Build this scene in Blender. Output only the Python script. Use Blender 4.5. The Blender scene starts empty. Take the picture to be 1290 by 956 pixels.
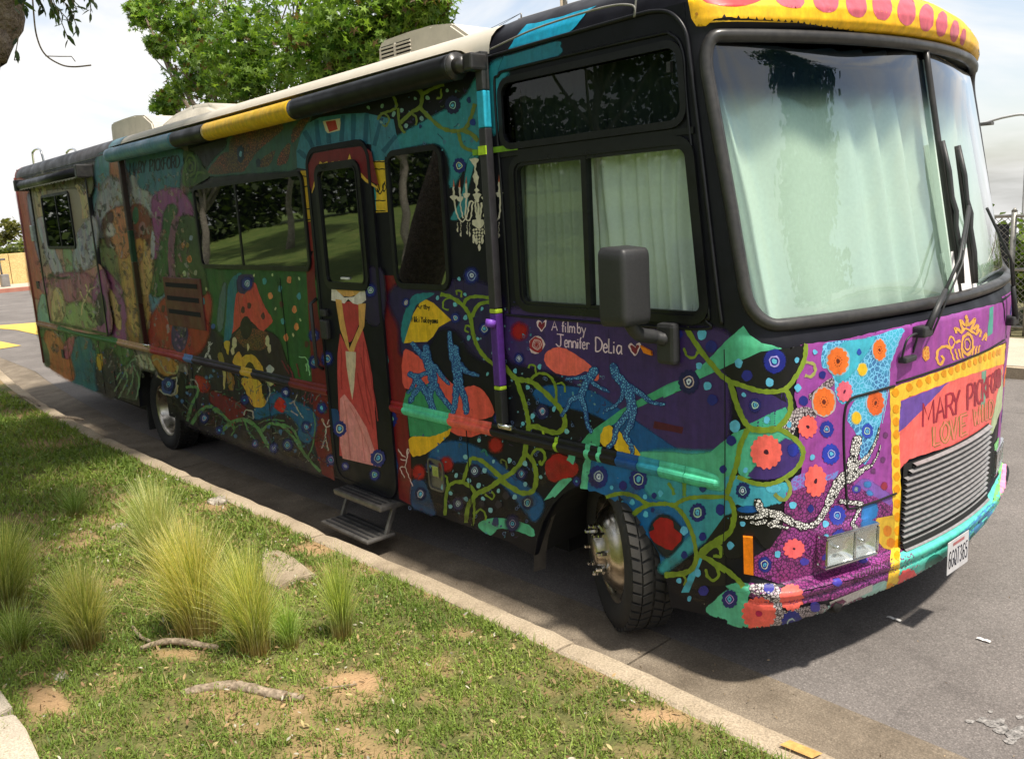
import bpy, bmesh, math, random
import numpy as np
from mathutils import Vector, Matrix
from mathutils.bvhtree import BVHTree
from mathutils.geometry import delaunay_2d_cdt
random.seed(7); RNG = np.random.default_rng(11)
SC = bpy.context.scene; COL = SC.collection
PI = math.pi; R = math.radians
# ------------------------------------------------------------------ camera
# axes: X along the motorhome towards its nose, Y across the road, Z up; photo is 1290 x 956
FPX = 1108.0
CAM = Vector((3.124, -2.889, 2.05))
AX = (Vector((0.65793562, 0.10763773, -0.74534209)),
      Vector((0.75108851, -0.16561744, 0.6390907)),
      Vector((-0.05465138, -0.98029841, -0.18981108)))
def ray(px, py):
    d = Vector((px - 645.0, py - 478.0, FPX))
    return Vector((AX[0].dot(d), AX[1].dot(d), AX[2].dot(d))).normalized()
def on_y(px, py, Y=0.0):
    d = ray(px, py); return CAM + d * ((Y - CAM.y) / d.y)
def on_z(px, py, Z=0.0):
    d = ray(px, py); return CAM + d * ((Z - CAM.z) / d.z)
def on_x(px, py, X=0.0):
    d = ray(px, py); return CAM + d * ((X - CAM.x) / d.x)
cam = bpy.data.cameras.new('camera'); cam_o = bpy.data.objects.new('camera', cam); COL.objects.link(cam_o)
cam.sensor_width = 36.0; cam.sensor_fit = 'HORIZONTAL'; cam.lens = FPX / 1290.0 * 36.0
cam.clip_start = 0.05; cam.clip_end = 2000.0
cx_, cy_, cz_ = [Vector((AX[0][i], AX[1][i], AX[2][i])) for i in range(3)]   # camera right, down, forward in world
cam_o.matrix_world = Matrix(((cx_.x, -cy_.x, -cz_.x, CAM.x), (cx_.y, -cy_.y, -cz_.y, CAM.y), (cx_.z, -cy_.z, -cz_.z, CAM.z), (0, 0, 0, 1)))
SC.camera = cam_o
SC.render.resolution_x = 1024; SC.render.resolution_y = 758
# ------------------------------------------------------------------ sky, sun, exposure
SUN_EL, SUN_AZ = 65.0, 2.0          # azimuth measured from +X towards +Y
sd = Vector((math.cos(R(SUN_EL)) * math.cos(R(SUN_AZ)), math.cos(R(SUN_EL)) * math.sin(R(SUN_AZ)), math.sin(R(SUN_EL))))
w = bpy.data.worlds.new('World'); SC.world = w; w.use_nodes = True
nt = w.node_tree; nt.nodes.clear()
N = nt.nodes.new; L = nt.links.new
out = N('ShaderNodeOutputWorld'); sky = N('ShaderNodeTexSky'); sky.sky_type = 'NISHITA'; sky.sun_disc = False
sky.sun_elevation = R(SUN_EL); sky.sun_rotation = R(90.0 - SUN_AZ); sky.air_density = 1.0; sky.dust_density = 1.6
bg = N('ShaderNodeBackground'); bg.inputs['Strength'].default_value = 0.15; L(sky.outputs[0], bg.inputs['Color'])
cl = N('ShaderNodeBackground'); cl.inputs['Color'].default_value = (1.0, 0.99, 0.975, 1); cl.inputs['Strength'].default_value = 0.84
tc = N('ShaderNodeTexCoord'); mp = N('ShaderNodeMapping'); mp.inputs['Scale'].default_value = (1.0, 1.0, 2.6); mp.inputs['Location'].default_value = (0.35, 0.1, 0.0)
L(tc.outputs['Generated'], mp.inputs['Vector'])
nz = N('ShaderNodeTexNoise'); nz.inputs['Scale'].default_value = 2.3; nz.inputs['Detail'].default_value = 6; nz.inputs['Roughness'].default_value = 0.58; nz.inputs['Distortion'].default_value = 0.6
L(mp.outputs[0], nz.inputs['Vector'])
cr = N('ShaderNodeValToRGB'); cr.color_ramp.elements[0].position = 0.40; cr.color_ramp.elements[1].position = 0.56; cr.color_ramp.elements[0].color = (.30, .30, .30, 1)
L(nz.outputs['Fac'], cr.inputs['Fac'])
mx = N('ShaderNodeMixShader'); L(cr.outputs['Color'], mx.inputs['Fac']); L(bg.outputs[0], mx.inputs[1]); L(cl.outputs[0], mx.inputs[2]); L(mx.outputs[0], out.inputs['Surface'])
sl = bpy.data.lights.new('sun', 'SUN'); sl.energy = 4.9; sl.angle = R(3.4); sl.color = (1.0, 0.93, 0.82)
so = bpy.data.objects.new('sun', sl); COL.objects.link(so); so.rotation_euler = sd.to_track_quat('Z', 'Y').to_euler(); so.location = (0, 0, 30)
SC.view_settings.view_transform = 'Standard'; SC.view_settings.look = 'None'; SC.view_settings.gamma = 1.0
SC.view_settings.use_curve_mapping = False; SC.view_settings.exposure = 0.34
SC.render.engine = 'CYCLES'
SC.cycles.transparent_max_bounces = 24
SC.cycles.max_bounces = 8

# ------------------------------------------------------------------ helpers
def s2l(c): return c / 12.92 if c <= 0.04045 else ((c + 0.055) / 1.055) ** 2.4
def rgb(r, g, b): return (float(s2l(r / 255)), float(s2l(g / 255)), float(s2l(b / 255)), 1.0)
def tag(o, label=None, cat=None, group=None, kind=None):
    if label: o['label'] = label
    if cat: o['category'] = cat
    if group: o['group'] = group
    if kind: o['kind'] = kind
    return o
def empty(name, loc=(0, 0, 0), rz=0.0, parent=None):
    o = bpy.data.objects.new(name, None); COL.objects.link(o); o.location = loc; o.rotation_euler = (0, 0, rz)
    o.empty_display_size = 0.1
    if parent: o.parent = parent
    return o
class MB:
    def __init__(s): s.v = []; s.f = []; s.c = []; s.m = []; s.sm = []
    def add(s, verts, faces, col=None, mi=0, smooth=False):
        b = len(s.v); s.v += [tuple(p) for p in verts]
        for f in faces:
            s.f.append([i + b for i in f]); s.c.append(col); s.m.append(mi); s.sm.append(smooth)
    def box(s, x0, x1, y0, y1, z0, z1, **k):
        s.add([(x0, y0, z0), (x1, y0, z0), (x1, y1, z0), (x0, y1, z0), (x0, y0, z1), (x1, y0, z1), (x1, y1, z1), (x0, y1, z1)],
              [(0, 3, 2, 1), (4, 5, 6, 7), (0, 1, 5, 4), (1, 2, 6, 5), (2, 3, 7, 6), (3, 0, 4, 7)], **k)
    def bbox(s, x0, x1, y0, y1, z0, z1, b=0.01, **k):      # box with bevelled edges
        bm = bmesh.new(); bmesh.ops.create_cube(bm, size=1.0)
        for v in bm.verts: v.co = Vector(((x0 + x1) / 2 + v.co.x * (x1 - x0), (y0 + y1) / 2 + v.co.y * (y1 - y0), (z0 + z1) / 2 + v.co.z * (z1 - z0)))
        bmesh.ops.bevel(bm, geom=bm.edges[:], offset=b, segments=2, profile=0.6, affect='EDGES')
        s.frombm(bm, **k)
    def frombm(s, bm, mat=None, **k):
        bm.verts.ensure_lookup_table(); bm.verts.index_update()
        s.add([(mat @ v.co) if mat else v.co for v in bm.verts], [[v.index for v in f.verts] for f in bm.faces], **k); bm.free()
    def tube(s, pts, r, n=8, cap=True, closed=False, **k):
        pts = [Vector(p) for p in pts]; m = len(pts); rr = r if isinstance(r, (list, tuple)) else [r] * m
        k.setdefault('smooth', True)
        vs = []; prev = None
        for i, p in enumerate(pts):
            a = pts[i - 1] if (i > 0 or closed) else p; c = pts[(i + 1) % m] if (i < m - 1 or closed) else p
            t = (c - a)
            if t.length < 1e-9: t = Vector((0, 0, 1))
            t.normalize()
            u = prev if prev is not None else (Vector((0, 0, 1)) if abs(t.z) < 0.9 else Vector((1, 0, 0)))
            u = (u - t * u.dot(t))
            if u.length < 1e-6: u = t.orthogonal()
            u.normalize(); prev = u; w_ = t.cross(u)
            for j in range(n):
                an = 2 * PI * j / n; vs.append(p + (u * math.cos(an) + w_ * math.sin(an)) * rr[i])
        fs = []
        for i in range(m if closed else m - 1):
            i2 = (i + 1) % m
            for j in range(n): fs.append((i * n + j, i * n + (j + 1) % n, i2 * n + (j + 1) % n, i2 * n + j))
        if cap and not closed: fs.append(list(range(n))[::-1]); fs.append([(m - 1) * n + j for j in range(n)])
        s.add(vs, fs, **k)
    def lathe(s, prof, n=32, M=None, closed_prof=False, **k):   # prof: (radius, along) ; axis = local Y
        k.setdefault('smooth', True)
        vs = []
        for (r, a) in prof:
            for j in range(n):
                an = 2 * PI * j / n; p = Vector((r * math.cos(an), a, r * math.sin(an))); vs.append(M @ p if M else p)
        m = len(prof); fs = []
        for i in range(m if closed_prof else m - 1):
            i2 = (i + 1) % m
            for j in range(n): fs.append((i * n + j, i2 * n + j, i2 * n + (j + 1) % n, i * n + (j + 1) % n))
        s.add(vs, fs, **k)
    def plate(s, outer, holes, y0, y1, **k):     # polygon in XZ with holes, extruded from y0 to y1
        vs = []; ed = []
        for loop in [outer] + holes:
            b = len(vs); vs += [Vector((p[0], p[1])) for p in loop]; n = len(loop)
            ed += [(b + i, b + (i + 1) % n) for i in range(n)]
        r = delaunay_2d_cdt(vs, ed, [], 1, 1e-6)
        V, F = r[0], r[2]
        if holes:
            def inh(f):
                c = sum((V[i] for i in f), Vector((0, 0))) / len(f); k = False
                for lp in holes:
                    for i in range(len(lp)):
                        (x1, y1), (x2, y2) = lp[i - 1][:2], lp[i][:2]
                        if (y1 > c.y) != (y2 > c.y) and c.x < (x2 - x1) * (c.y - y1) / (y2 - y1) + x1: k = not k
                return k
            F = [f for f in F if not inh(f)]
        n = len(V)
        s.add([(p.x, y0, p.y) for p in V] + [(p.x, y1, p.y) for p in V], [list(f) for f in F] + [[i + n for i in f][::-1] for f in F], **k)
        for loop in [outer] + holes:
            m = len(loop)
            s.add([(p[0], y0, p[1]) for p in loop] + [(p[0], y1, p[1]) for p in loop], [(i, i + m, (i + 1) % m + m, (i + 1) % m) for i in range(m)], **k)
    def build(s, name, mats, parent=None, fix=False):
        me = bpy.data.meshes.new(name); me.from_pydata(s.v, [], s.f)
        if not isinstance(mats, (list, tuple)): mats = [mats]
        for m in mats: me.materials.append(m)
        me.polygons.foreach_set('material_index', s.m); me.polygons.foreach_set('use_smooth', s.sm)
        if any(c is not None for c in s.c):
            at = me.color_attributes.new('Col', 'FLOAT_COLOR', 'CORNER'); a = []
            for f, c in zip(s.f, s.c):
                if c is not None and not isinstance(c[0], float):
                    for q in c: a += list(q)
                else: a += list(c or (0.02, 0.02, 0.02, 1.0)) * len(f)
            at.data.foreach_set('color', a)
        if fix:
            bm = bmesh.new(); bm.from_mesh(me); bmesh.ops.remove_doubles(bm, verts=bm.verts, dist=1e-5); bmesh.ops.recalc_face_normals(bm, faces=bm.faces); bm.to_mesh(me); bm.free()
        me.validate(); me.update()
        o = bpy.data.objects.new(name, me); COL.objects.link(o)
        if parent: o.parent = parent
        return o
def np_mesh(name, V, F, mats, parent=None, cols=None, smooth=False):       # V (n,3) F (m,k) arrays; cols per vertex
    me = bpy.data.meshes.new(name); V = np.asarray(V, np.float32); F = np.asarray(F, np.int32)
    me.vertices.add(len(V)); me.vertices.foreach_set('co', V.ravel())
    m, k = F.shape; me.loops.add(m * k); me.loops.foreach_set('vertex_index', F.ravel())
    me.polygons.add(m); me.polygons.foreach_set('loop_start', np.arange(0, m * k, k, dtype=np.int32))
    me.polygons.foreach_set('loop_total', np.full(m, k, np.int32))
    if smooth: me.polygons.foreach_set('use_smooth', np.ones(m, bool))
    if not isinstance(mats, (list, tuple)): mats = [mats]
    for x in mats: me.materials.append(x)
    if cols is not None:
        at = me.color_attributes.new('Col', 'FLOAT_COLOR', 'POINT'); at.data.foreach_set('color', np.asarray(cols, np.float32).ravel())
    me.update(calc_edges=True); me.validate()
    o = bpy.data.objects.new(name, me); COL.objects.link(o)
    if parent: o.parent = parent
    return o
def copy_tree(o, parent=None):
    c = o.copy(); COL.objects.link(c); c.parent = parent
    for ch in list(o.children): copy_tree(ch, c)
    return c
def rrect(x0, x1, z0, z1, r=0.06, n=5, slant=0.0):        # rounded rectangle; slant shifts the top right corner
    pts = []
    for cx, cz, a0 in ((x1 - r, z1 - r, 0), (x0 + r, z1 - r, 90), (x0 + r, z0 + r, 180), (x1 - r, z0 + r, 270)):
        for i in range(n + 1):
            a = R(a0 + 90 * i / n); x = cx + r * math.cos(a); z = cz + r * math.sin(a)
            if slant and cx > (x0 + x1) / 2: x += slant * (z - z0) / (z1 - z0)
            pts.append((x, z))
    return pts
# ------------------------------------------------------------------ materials
def mat(name, col=(0.5, 0.5, 0.5, 1), rough=0.5, metal=0.0, spec=0.5, coat=0.0, attr=False, nscale=0, namt=0.0, bump=0.0, bscale=0, bdist=0.01, trans=0.0, alpha=False, rvar=0.0, ncol=None, subsurf=0.0):
    m = bpy.data.materials.new(name); m.use_nodes = True; nt = m.node_tree; b = nt.nodes['Principled BSDF']; N = nt.nodes.new; L = nt.links.new
    b.inputs['Base Color'].default_value = col; b.inputs['Roughness'].default_value = rough; b.inputs['Metallic'].default_value = metal
    b.inputs['Specular IOR Level'].default_value = spec; b.inputs['Coat Weight'].default_value = coat
    if trans: b.inputs['Transmission Weight'].default_value = trans
    src = None; tc = N('ShaderNodeTexCoord')
    if attr:
        a = N('ShaderNodeAttribute'); a.attribute_name = 'Col'; src = a.outputs['Color']
        if alpha: L(a.outputs['Alpha'], b.inputs['Alpha'])
    if namt > 0:
        n = N('ShaderNodeTexNoise'); n.inputs['Scale'].default_value = nscale; n.inputs['Detail'].default_value = 5; n.inputs['Roughness'].default_value = 0.65
        L(tc.outputs['Object'], n.inputs['Vector'])
        if ncol is not None:
            r = N('ShaderNodeValToRGB'); r.color_ramp.elements[0].position = 0.35; r.color_ramp.elements[1].position = 0.65; L(n.outputs['Fac'], r.inputs['Fac'])
            mx = N('ShaderNodeMix'); mx.data_type = 'RGBA'; mx.inputs[6].default_value = col; mx.inputs[7].default_value = ncol
            mf = N('ShaderNodeMath'); mf.operation = 'MULTIPLY'; mf.inputs[1].default_value = namt; L(r.outputs['Color'], mf.inputs[0]); L(mf.outputs[0], mx.inputs[0])
            if src is not None: L(src, mx.inputs[6])
            src = mx.outputs[2]
        else:
            mr = N('ShaderNodeMapRange'); mr.inputs['From Min'].default_value = 0.3; mr.inputs['From Max'].default_value = 0.7; mr.inputs['To Min'].default_value = 1 - namt; mr.inputs['To Max'].default_value = 1 + namt * 0.6
            L(n.outputs['Fac'], mr.inputs['Value'])
            mx = N('ShaderNodeMix'); mx.data_type = 'RGBA'; mx.blend_type = 'MULTIPLY'; mx.inputs[0].default_value = 1.0; mx.inputs[6].default_value = col
            L(mr.outputs[0], mx.inputs[7])
            if src is not None: L(src, mx.inputs[6])
            src = mx.outputs[2]
    if src is not None: L(src, b.inputs['Base Color'])
    if rvar > 0:
        n2 = N('ShaderNodeTexNoise'); n2.inputs['Scale'].default_value = 6; n2.inputs['Detail'].default_value = 6; L(tc.outputs['Object'], n2.inputs['Vector'])
        m2 = N('ShaderNodeMapRange'); m2.inputs['From Min'].default_value = 0.3; m2.inputs['From Max'].default_value = 0.7; m2.inputs['To Min'].default_value = max(0.02, rough - rvar); m2.inputs['To Max'].default_value = min(1, rough + rvar)
        L(n2.outputs['Fac'], m2.inputs['Value']); L(m2.outputs[0], b.inputs['Roughness'])
    if bump > 0:
        n3 = N('ShaderNodeTexNoise'); n3.inputs['Scale'].default_value = bscale; n3.inputs['Detail'].default_value = 6; L(tc.outputs['Object'], n3.inputs['Vector'])
        bp = N('ShaderNodeBump'); bp.inputs['Strength'].default_value = bump; bp.inputs['Distance'].default_value = bdist
        L(n3.outputs['Fac'], bp.inputs['Height']); L(bp.outputs[0], b.inputs['Normal'])
    return m
def leaf_mat(name, trans=0.35, rough=0.5):
    m = bpy.data.materials.new(name); m.use_nodes = True; nt = m.node_tree; nt.nodes.clear(); N = nt.nodes.new; L = nt.links.new
    o = N('ShaderNodeOutputMaterial'); a = N('ShaderNodeAttribute'); a.attribute_name = 'Col'
    d = N('ShaderNodeBsdfPrincipled'); d.inputs['Roughness'].default_value = rough; d.inputs['Specular IOR Level'].default_value = 0.35; L(a.outputs['Color'], d.inputs['Base Color'])
    t = N('ShaderNodeBsdfTranslucent'); g = N('ShaderNodeMix'); g.data_type = 'RGBA'; g.blend_type = 'MULTIPLY'; g.inputs[0].default_value = 1; g.inputs[7].default_value = (1.35, 1.45, 0.55, 1)
    L(a.outputs['Color'], g.inputs[6]); L(g.outputs[2], t.inputs['Color'])
    mx = N('ShaderNodeMixShader'); mx.inputs[0].default_value = trans; L(d.outputs[0], mx.inputs[1]); L(t.outputs[0], mx.inputs[2]); L(mx.outputs[0], o.inputs['Surface'])
    return m
def glass_mat(name, tint, refl=1.0, rough=0.0, band=None):
    # thin automotive glass: fresnel mix of a clear tinted pane and a mirror; band = (z0, z1, colour) shade band printed in the glass
    m = bpy.data.materials.new(name); m.use_nodes = True; nt = m.node_tree; nt.nodes.clear(); N = nt.nodes.new; L = nt.links.new
    o = N('ShaderNodeOutputMaterial'); t = N('ShaderNodeBsdfTransparent'); t.inputs['Color'].default_value = tint
    if band:
        tc = N('ShaderNodeTexCoord'); sp = N('ShaderNodeSeparateXYZ'); L(tc.outputs['Object'], sp.inputs[0])
        mr = N('ShaderNodeMapRange'); mr.interpolation_type = 'SMOOTHSTEP'; mr.inputs['From Min'].default_value = band[0]; mr.inputs['From Max'].default_value = band[1]; L(sp.outputs['Z'], mr.inputs['Value'])
        mc = N('ShaderNodeMix'); mc.data_type = 'RGBA'; mc.inputs[6].default_value = tint; mc.inputs[7].default_value = band[2]; L(mr.outputs[0], mc.inputs[0]); L(mc.outputs[2], t.inputs['Color'])
    g = N('ShaderNodeBsdfGlossy'); g.inputs['Roughness'].default_value = rough; g.inputs['Color'].default_value = (0.95, 0.97, 1, 1)
    fr = N('ShaderNodeFresnel'); ge = N('ShaderNodeNewGeometry'); io = N('ShaderNodeMath'); io.operation = 'MULTIPLY_ADD'; io.inputs[1].default_value = 1 / 1.5 - 1.5; io.inputs[2].default_value = 1.5; L(ge.outputs['Backfacing'], io.inputs[0]); L(io.outputs[0], fr.inputs['IOR']); mm = N('ShaderNodeMath'); mm.operation = 'MULTIPLY'; mm.use_clamp = True; mm.inputs[1].default_value = refl
    L(fr.outputs[0], mm.inputs[0]); mx = N('ShaderNodeMixShader'); L(mm.outputs[0], mx.inputs[0]); L(t.outputs[0], mx.inputs[1]); L(g.outputs[0], mx.inputs[2]); L(mx.outputs[0], o.inputs['Surface'])
    return m
M = {}
M['black'] = mat('black_paint', (0.009, 0.009, 0.014, 1), 0.45, spec=.22, coat=0.0, nscale=9, namt=0.35, rvar=0.12, bump=0.06, bscale=14, bdist=0.004)
def paint_mat(name, hue, alpha=False):
    # brushed house paint: colour from the coat, uneven film, streaks and a little colour drift
    m = mat(name, attr=True, rough=0.48, spec=.38, coat=0.04, nscale=26, namt=0.22, rvar=0.14, bump=0.12, bscale=60, bdist=0.0015, alpha=alpha)
    nt = m.node_tree; N = nt.nodes.new; L = nt.links.new; b = nt.nodes['Principled BSDF']; src = b.inputs['Base Color'].links[0].from_socket
    tc = N('ShaderNodeTexCoord'); mp = N('ShaderNodeMapping'); mp.inputs['Scale'].default_value = (1.0, 1.0, 0.35); L(tc.outputs['Object'], mp.inputs['Vector'])
    n = N('ShaderNodeTexNoise'); n.inputs['Scale'].default_value = 11; n.inputs['Detail'].default_value = 8; n.inputs['Roughness'].default_value = .7; L(mp.outputs[0], n.inputs['Vector'])
    hs = N('ShaderNodeMix'); hs.data_type = 'RGBA'; hs.blend_type = 'OVERLAY'; hs.inputs[0].default_value = hue; L(src, hs.inputs[6]); L(n.outputs['Color'], hs.inputs[7])
    st = N('ShaderNodeTexNoise'); st.inputs['Scale'].default_value = 3.0; st.inputs['Detail'].default_value = 9; st.inputs['Roughness'].default_value = .75; mp2 = N('ShaderNodeMapping'); mp2.inputs['Scale'].default_value = (6.0, 6.0, 0.6); L(tc.outputs['Object'], mp2.inputs['Vector']); L(mp2.outputs[0], st.inputs['Vector'])
    mr = N('ShaderNodeMapRange'); mr.inputs['From Min'].default_value = .35; mr.inputs['From Max'].default_value = .7; mr.inputs['To Min'].default_value = .74; mr.inputs['To Max'].default_value = 1.1; L(st.outputs['Fac'], mr.inputs['Value'])
    mu = N('ShaderNodeMix'); mu.data_type = 'RGBA'; mu.blend_type = 'MULTIPLY'; mu.inputs[0].default_value = 1; L(hs.outputs[2], mu.inputs[6]); L(mr.outputs[0], mu.inputs[7]); L(mu.outputs[2], b.inputs['Base Color'])
    return m
M['paint'] = paint_mat('mural_paint', .18); M['spray'] = paint_mat('spray_paint', .25, True)
M['faded'] = paint_mat('faded_mural_paint', .62); M['fadedspray'] = paint_mat('faded_spray_paint', .62, True)
M['rubber'] = mat('tyre_rubber', (0.014, 0.014, 0.014, 1), 0.8, nscale=9, namt=0.75, bump=0.3, bscale=90, bdist=0.003, ncol=(0.030, 0.027, 0.023, 1))
M['gasket'] = mat('rubber_gasket', (0.022, 0.021, 0.022, 1), 0.42, nscale=25, namt=0.5, rvar=0.12, ncol=(0.06, 0.055, 0.05, 1))
M['frame'] = mat('black_window_frame', (0.010, 0.010, 0.013, 1), 0.36, spec=.35, nscale=20, namt=0.4, rvar=0.1)
M['plastic'] = mat('black_plastic', (0.028, 0.028, 0.03, 1), 0.5, nscale=90, namt=0.25, bump=0.25, bscale=350, bdist=0.001)
M['chrome'] = mat('chrome', (0.75, 0.75, 0.74, 1), 0.12, metal=1.0, nscale=12, namt=0.15, rvar=0.07)
M['steel'] = mat('stainless_rim', (0.50, 0.45, 0.38, 1), 0.27, metal=1.0, nscale=14, namt=0.45, rvar=0.14)
M['alu'] = mat('dull_aluminium', (0.20, 0.19, 0.18, 1), 0.45, metal=0.7, nscale=14, namt=0.4, rvar=0.15)
M['roofwhite'] = mat('weathered_white_roof', (0.62, 0.57, 0.49, 1), 0.6, nscale=4, namt=0.25, ncol=(0.42, 0.36, 0.28, 1))
M['acwhite'] = mat('ac_cover_plastic', (0.56, 0.52, 0.45, 1), 0.55, nscale=5, namt=0.2)
M['dark'] = mat('dark_void', (0.006, 0.006, 0.006, 1), 0.9)
M['under'] = mat('underbody', (0.012, 0.011, 0.01, 1), 0.85, nscale=8, namt=0.4)
M['darkglass'] = mat('dark_tinted_glass', (0.004, 0.005, 0.006, 1), 0.015, spec=0.95)
M['darkglass'].node_tree.nodes['Principled BSDF'].inputs['IOR'].default_value = 1.75
M['wsglass'] = glass_mat('windshield_glass', (0.66, 0.755, 0.70, 1), 2.0, band=(2.36, 2.48, (0.06, 0.10, 0.15, 1)))
M['cabglass'] = glass_mat('cab_window_glass', (0.74, 0.80, 0.77, 1), 1.0)
M['cabdark'] = glass_mat('cab_upper_tinted_glass', (0.16, 0.19, 0.20, 1), .55)
M['curtain'] = mat('pale_curtain', (0.84, 0.885, 0.84, 1), 0.85, nscale=60, namt=0.06)
M['curtaindk'] = mat('grey_green_curtain', (0.42, 0.46, 0.38, 1), 0.9, nscale=60, namt=0.08)
# ------------------------------------------------------------------ ground, road, gutter, curb, lawn
def g(X):                                            # the street drops gently behind the front axle
    X = np.asarray(X, float); t = np.clip((1.0 - X) / 7.4, 0, 1)
    return -0.165 * (t * 0.75 + 0.25 * t * t * (3 - 2 * t))
def gf(X): return float(g(X))
YC0, YC1, YG = -0.345, -0.475, 0.175                  # curb street edge, curb lawn edge, asphalt edge
def lawn_z(X, Y):                                     # the park rises away from the street
    d = np.maximum(0, -np.asarray(Y) + YC1); return g(X) + 0.150 + 0.05 * d ** 0.9 + 0.0105 * np.clip(d - 3.5, 0, 11) ** 2 + 0.05 * np.maximum(0, d - 14.5)
def on_lawn(px, py):
    z = 0.2
    for _ in range(12):
        p = on_z(px, py, z); z = float(lawn_z(p.x, p.y))
    return Vector((p.x, p.y, z))
def on_road(px, py):
    z = 0.0
    for _ in range(10):
        p = on_z(px, py, z); z = gf(p.x)
    return Vector((p.x, p.y, z))
def curb_dy(X):                                       # the curb bows towards the street well behind the motorhome
    X = np.asarray(X, float); return np.where(X < -6, 0.013 * (-np.maximum(X, -13) - 6) ** 2 * 0.55, 0.0)
def surf_mat(name, stops, scale, bump, bscale, rough=0.9, det=8, extra=None, bdist=0.006):
    m = bpy.data.materials.new(name); m.use_nodes = True; nt = m.node_tree; b = nt.nodes['Principled BSDF']; N = nt.nodes.new; L = nt.links.new
    tc = N('ShaderNodeTexCoord'); n = N('ShaderNodeTexNoise'); n.inputs['Scale'].default_value = scale; n.inputs['Detail'].default_value = det; n.inputs['Roughness'].default_value = 0.62
    L(tc.outputs['Object'], n.inputs['Vector']); r = N('ShaderNodeValToRGB'); els = r.color_ramp.elements
    while len(els) < len(stops): els.new(0.5)
    for e, (p, c) in zip(els, stops): e.position = p; e.color = c
    L(n.outputs['Fac'], r.inputs['Fac']); src = r.outputs['Color']
    f = N('ShaderNodeTexNoise'); f.inputs['Scale'].default_value = bscale; f.inputs['Detail'].default_value = 3; L(tc.outputs['Object'], f.inputs['Vector'])
    mr = N('ShaderNodeMapRange'); mr.inputs['From Min'].default_value = 0.3; mr.inputs['From Max'].default_value = 0.7; mr.inputs['To Min'].default_value = 0.72; mr.inputs['To Max'].default_value = 1.25; L(f.outputs['Fac'], mr.inputs['Value'])
    mx = N('ShaderNodeMix'); mx.data_type = 'RGBA'; mx.blend_type = 'MULTIPLY'; mx.inputs[0].default_value = 1; L(src, mx.inputs[6]); L(mr.outputs[0], mx.inputs[7]); src = mx.outputs[2]
    if extra: src = extra(nt, src, tc)
    L(src, b.inputs['Base Color']); b.inputs['Roughness'].default_value = rough; b.inputs['Specular IOR Level'].default_value = 0.3
    bp = N('ShaderNodeBump'); bp.inputs['Strength'].default_value = bump; bp.inputs['Distance'].default_value = bdist; L(f.outputs['Fac'], bp.inputs['Height']); L(bp.outputs[0], b.inputs['Normal'])
    return m
def crack_extra(scale, dark, thr):
    def fn(nt, src, tc):
        N = nt.nodes.new; L = nt.links.new
        v = N('ShaderNodeTexVoronoi'); v.feature = 'DISTANCE_TO_EDGE'; v.inputs['Scale'].default_value = scale
        nz = N('ShaderNodeTexNoise'); nz.inputs['Scale'].default_value = 3; nz.inputs['Detail'].default_value = 6; L(tc.outputs['Object'], nz.inputs['Vector'])
        ad = N('ShaderNodeMix'); ad.data_type = 'RGBA'; ad.blend_type = 'ADD'; ad.inputs[0].default_value = 0.5; L(tc.outputs['Object'], ad.inputs[6]); L(nz.outputs['Color'], ad.inputs[7]); L(ad.outputs[2], v.inputs['Vector'])
        mr = N('ShaderNodeMapRange'); mr.inputs['From Max'].default_value = thr; mr.inputs['To Min'].default_value = dark; mr.inputs['To Max'].default_value = 1.0; L(v.outputs['Distance'], mr.inputs['Value'])
        mx = N('ShaderNodeMix'); mx.data_type = 'RGBA'; mx.blend_type = 'MULTIPLY'; mx.inputs[0].default_value = 1; L(src, mx.inputs[6]); L(mr.outputs[0], mx.inputs[7])
        return mx.outputs[2]
    return fn
def road_extra(nt, src, tc, amt=1.0):
    # exposed pale aggregate, tar-dark pores and oily drips
    N = nt.nodes.new; L = nt.links.new
    v = N('ShaderNodeTexVoronoi'); v.inputs['Scale'].default_value = 95; L(tc.outputs['Object'], v.inputs['Vector']); mr = N('ShaderNodeMapRange'); mr.inputs['From Min'].default_value = .05; mr.inputs['From Max'].default_value = .5; mr.inputs['To Min'].default_value = 1.55; mr.inputs['To Max'].default_value = .72; L(v.outputs['Distance'], mr.inputs['Value'])
    sp = N('ShaderNodeSeparateColor'); L(v.outputs['Color'], sp.inputs[0]); m2 = N('ShaderNodeMapRange'); m2.inputs['To Min'].default_value = .7; m2.inputs['To Max'].default_value = 1.25; L(sp.outputs[0], m2.inputs['Value'])
    a = N('ShaderNodeMath'); a.operation = 'MULTIPLY'; L(mr.outputs[0], a.inputs[0]); L(m2.outputs[0], a.inputs[1])
    n = N('ShaderNodeTexNoise'); n.inputs['Scale'].default_value = 4.5; n.inputs['Detail'].default_value = 5; L(tc.outputs['Object'], n.inputs['Vector']); m3 = N('ShaderNodeMapRange'); m3.inputs['From Min'].default_value = .28; m3.inputs['From Max'].default_value = .40; m3.inputs['To Min'].default_value = .55; m3.inputs['To Max'].default_value = 1.0; L(n.outputs['Fac'], m3.inputs['Value'])
    b = N('ShaderNodeMath'); b.operation = 'MULTIPLY'; L(a.outputs[0], b.inputs[0]); L(m3.outputs[0], b.inputs[1])
    mx = N('ShaderNodeMix'); mx.data_type = 'RGBA'; mx.blend_type = 'MULTIPLY'; mx.inputs[0].default_value = amt; L(src, mx.inputs[6]); L(b.outputs[0], mx.inputs[7]); return mx.outputs[2]
M['asphalt'] = surf_mat('asphalt', [(0.25, (0.135, 0.12, 0.112, 1)), (0.5, (0.185, 0.166, 0.154, 1)), (0.75, (0.235, 0.21, 0.195, 1))], 1.1, 0.6, 150, extra=lambda nt, src, tc: road_extra(nt, src, tc, .5))
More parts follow.
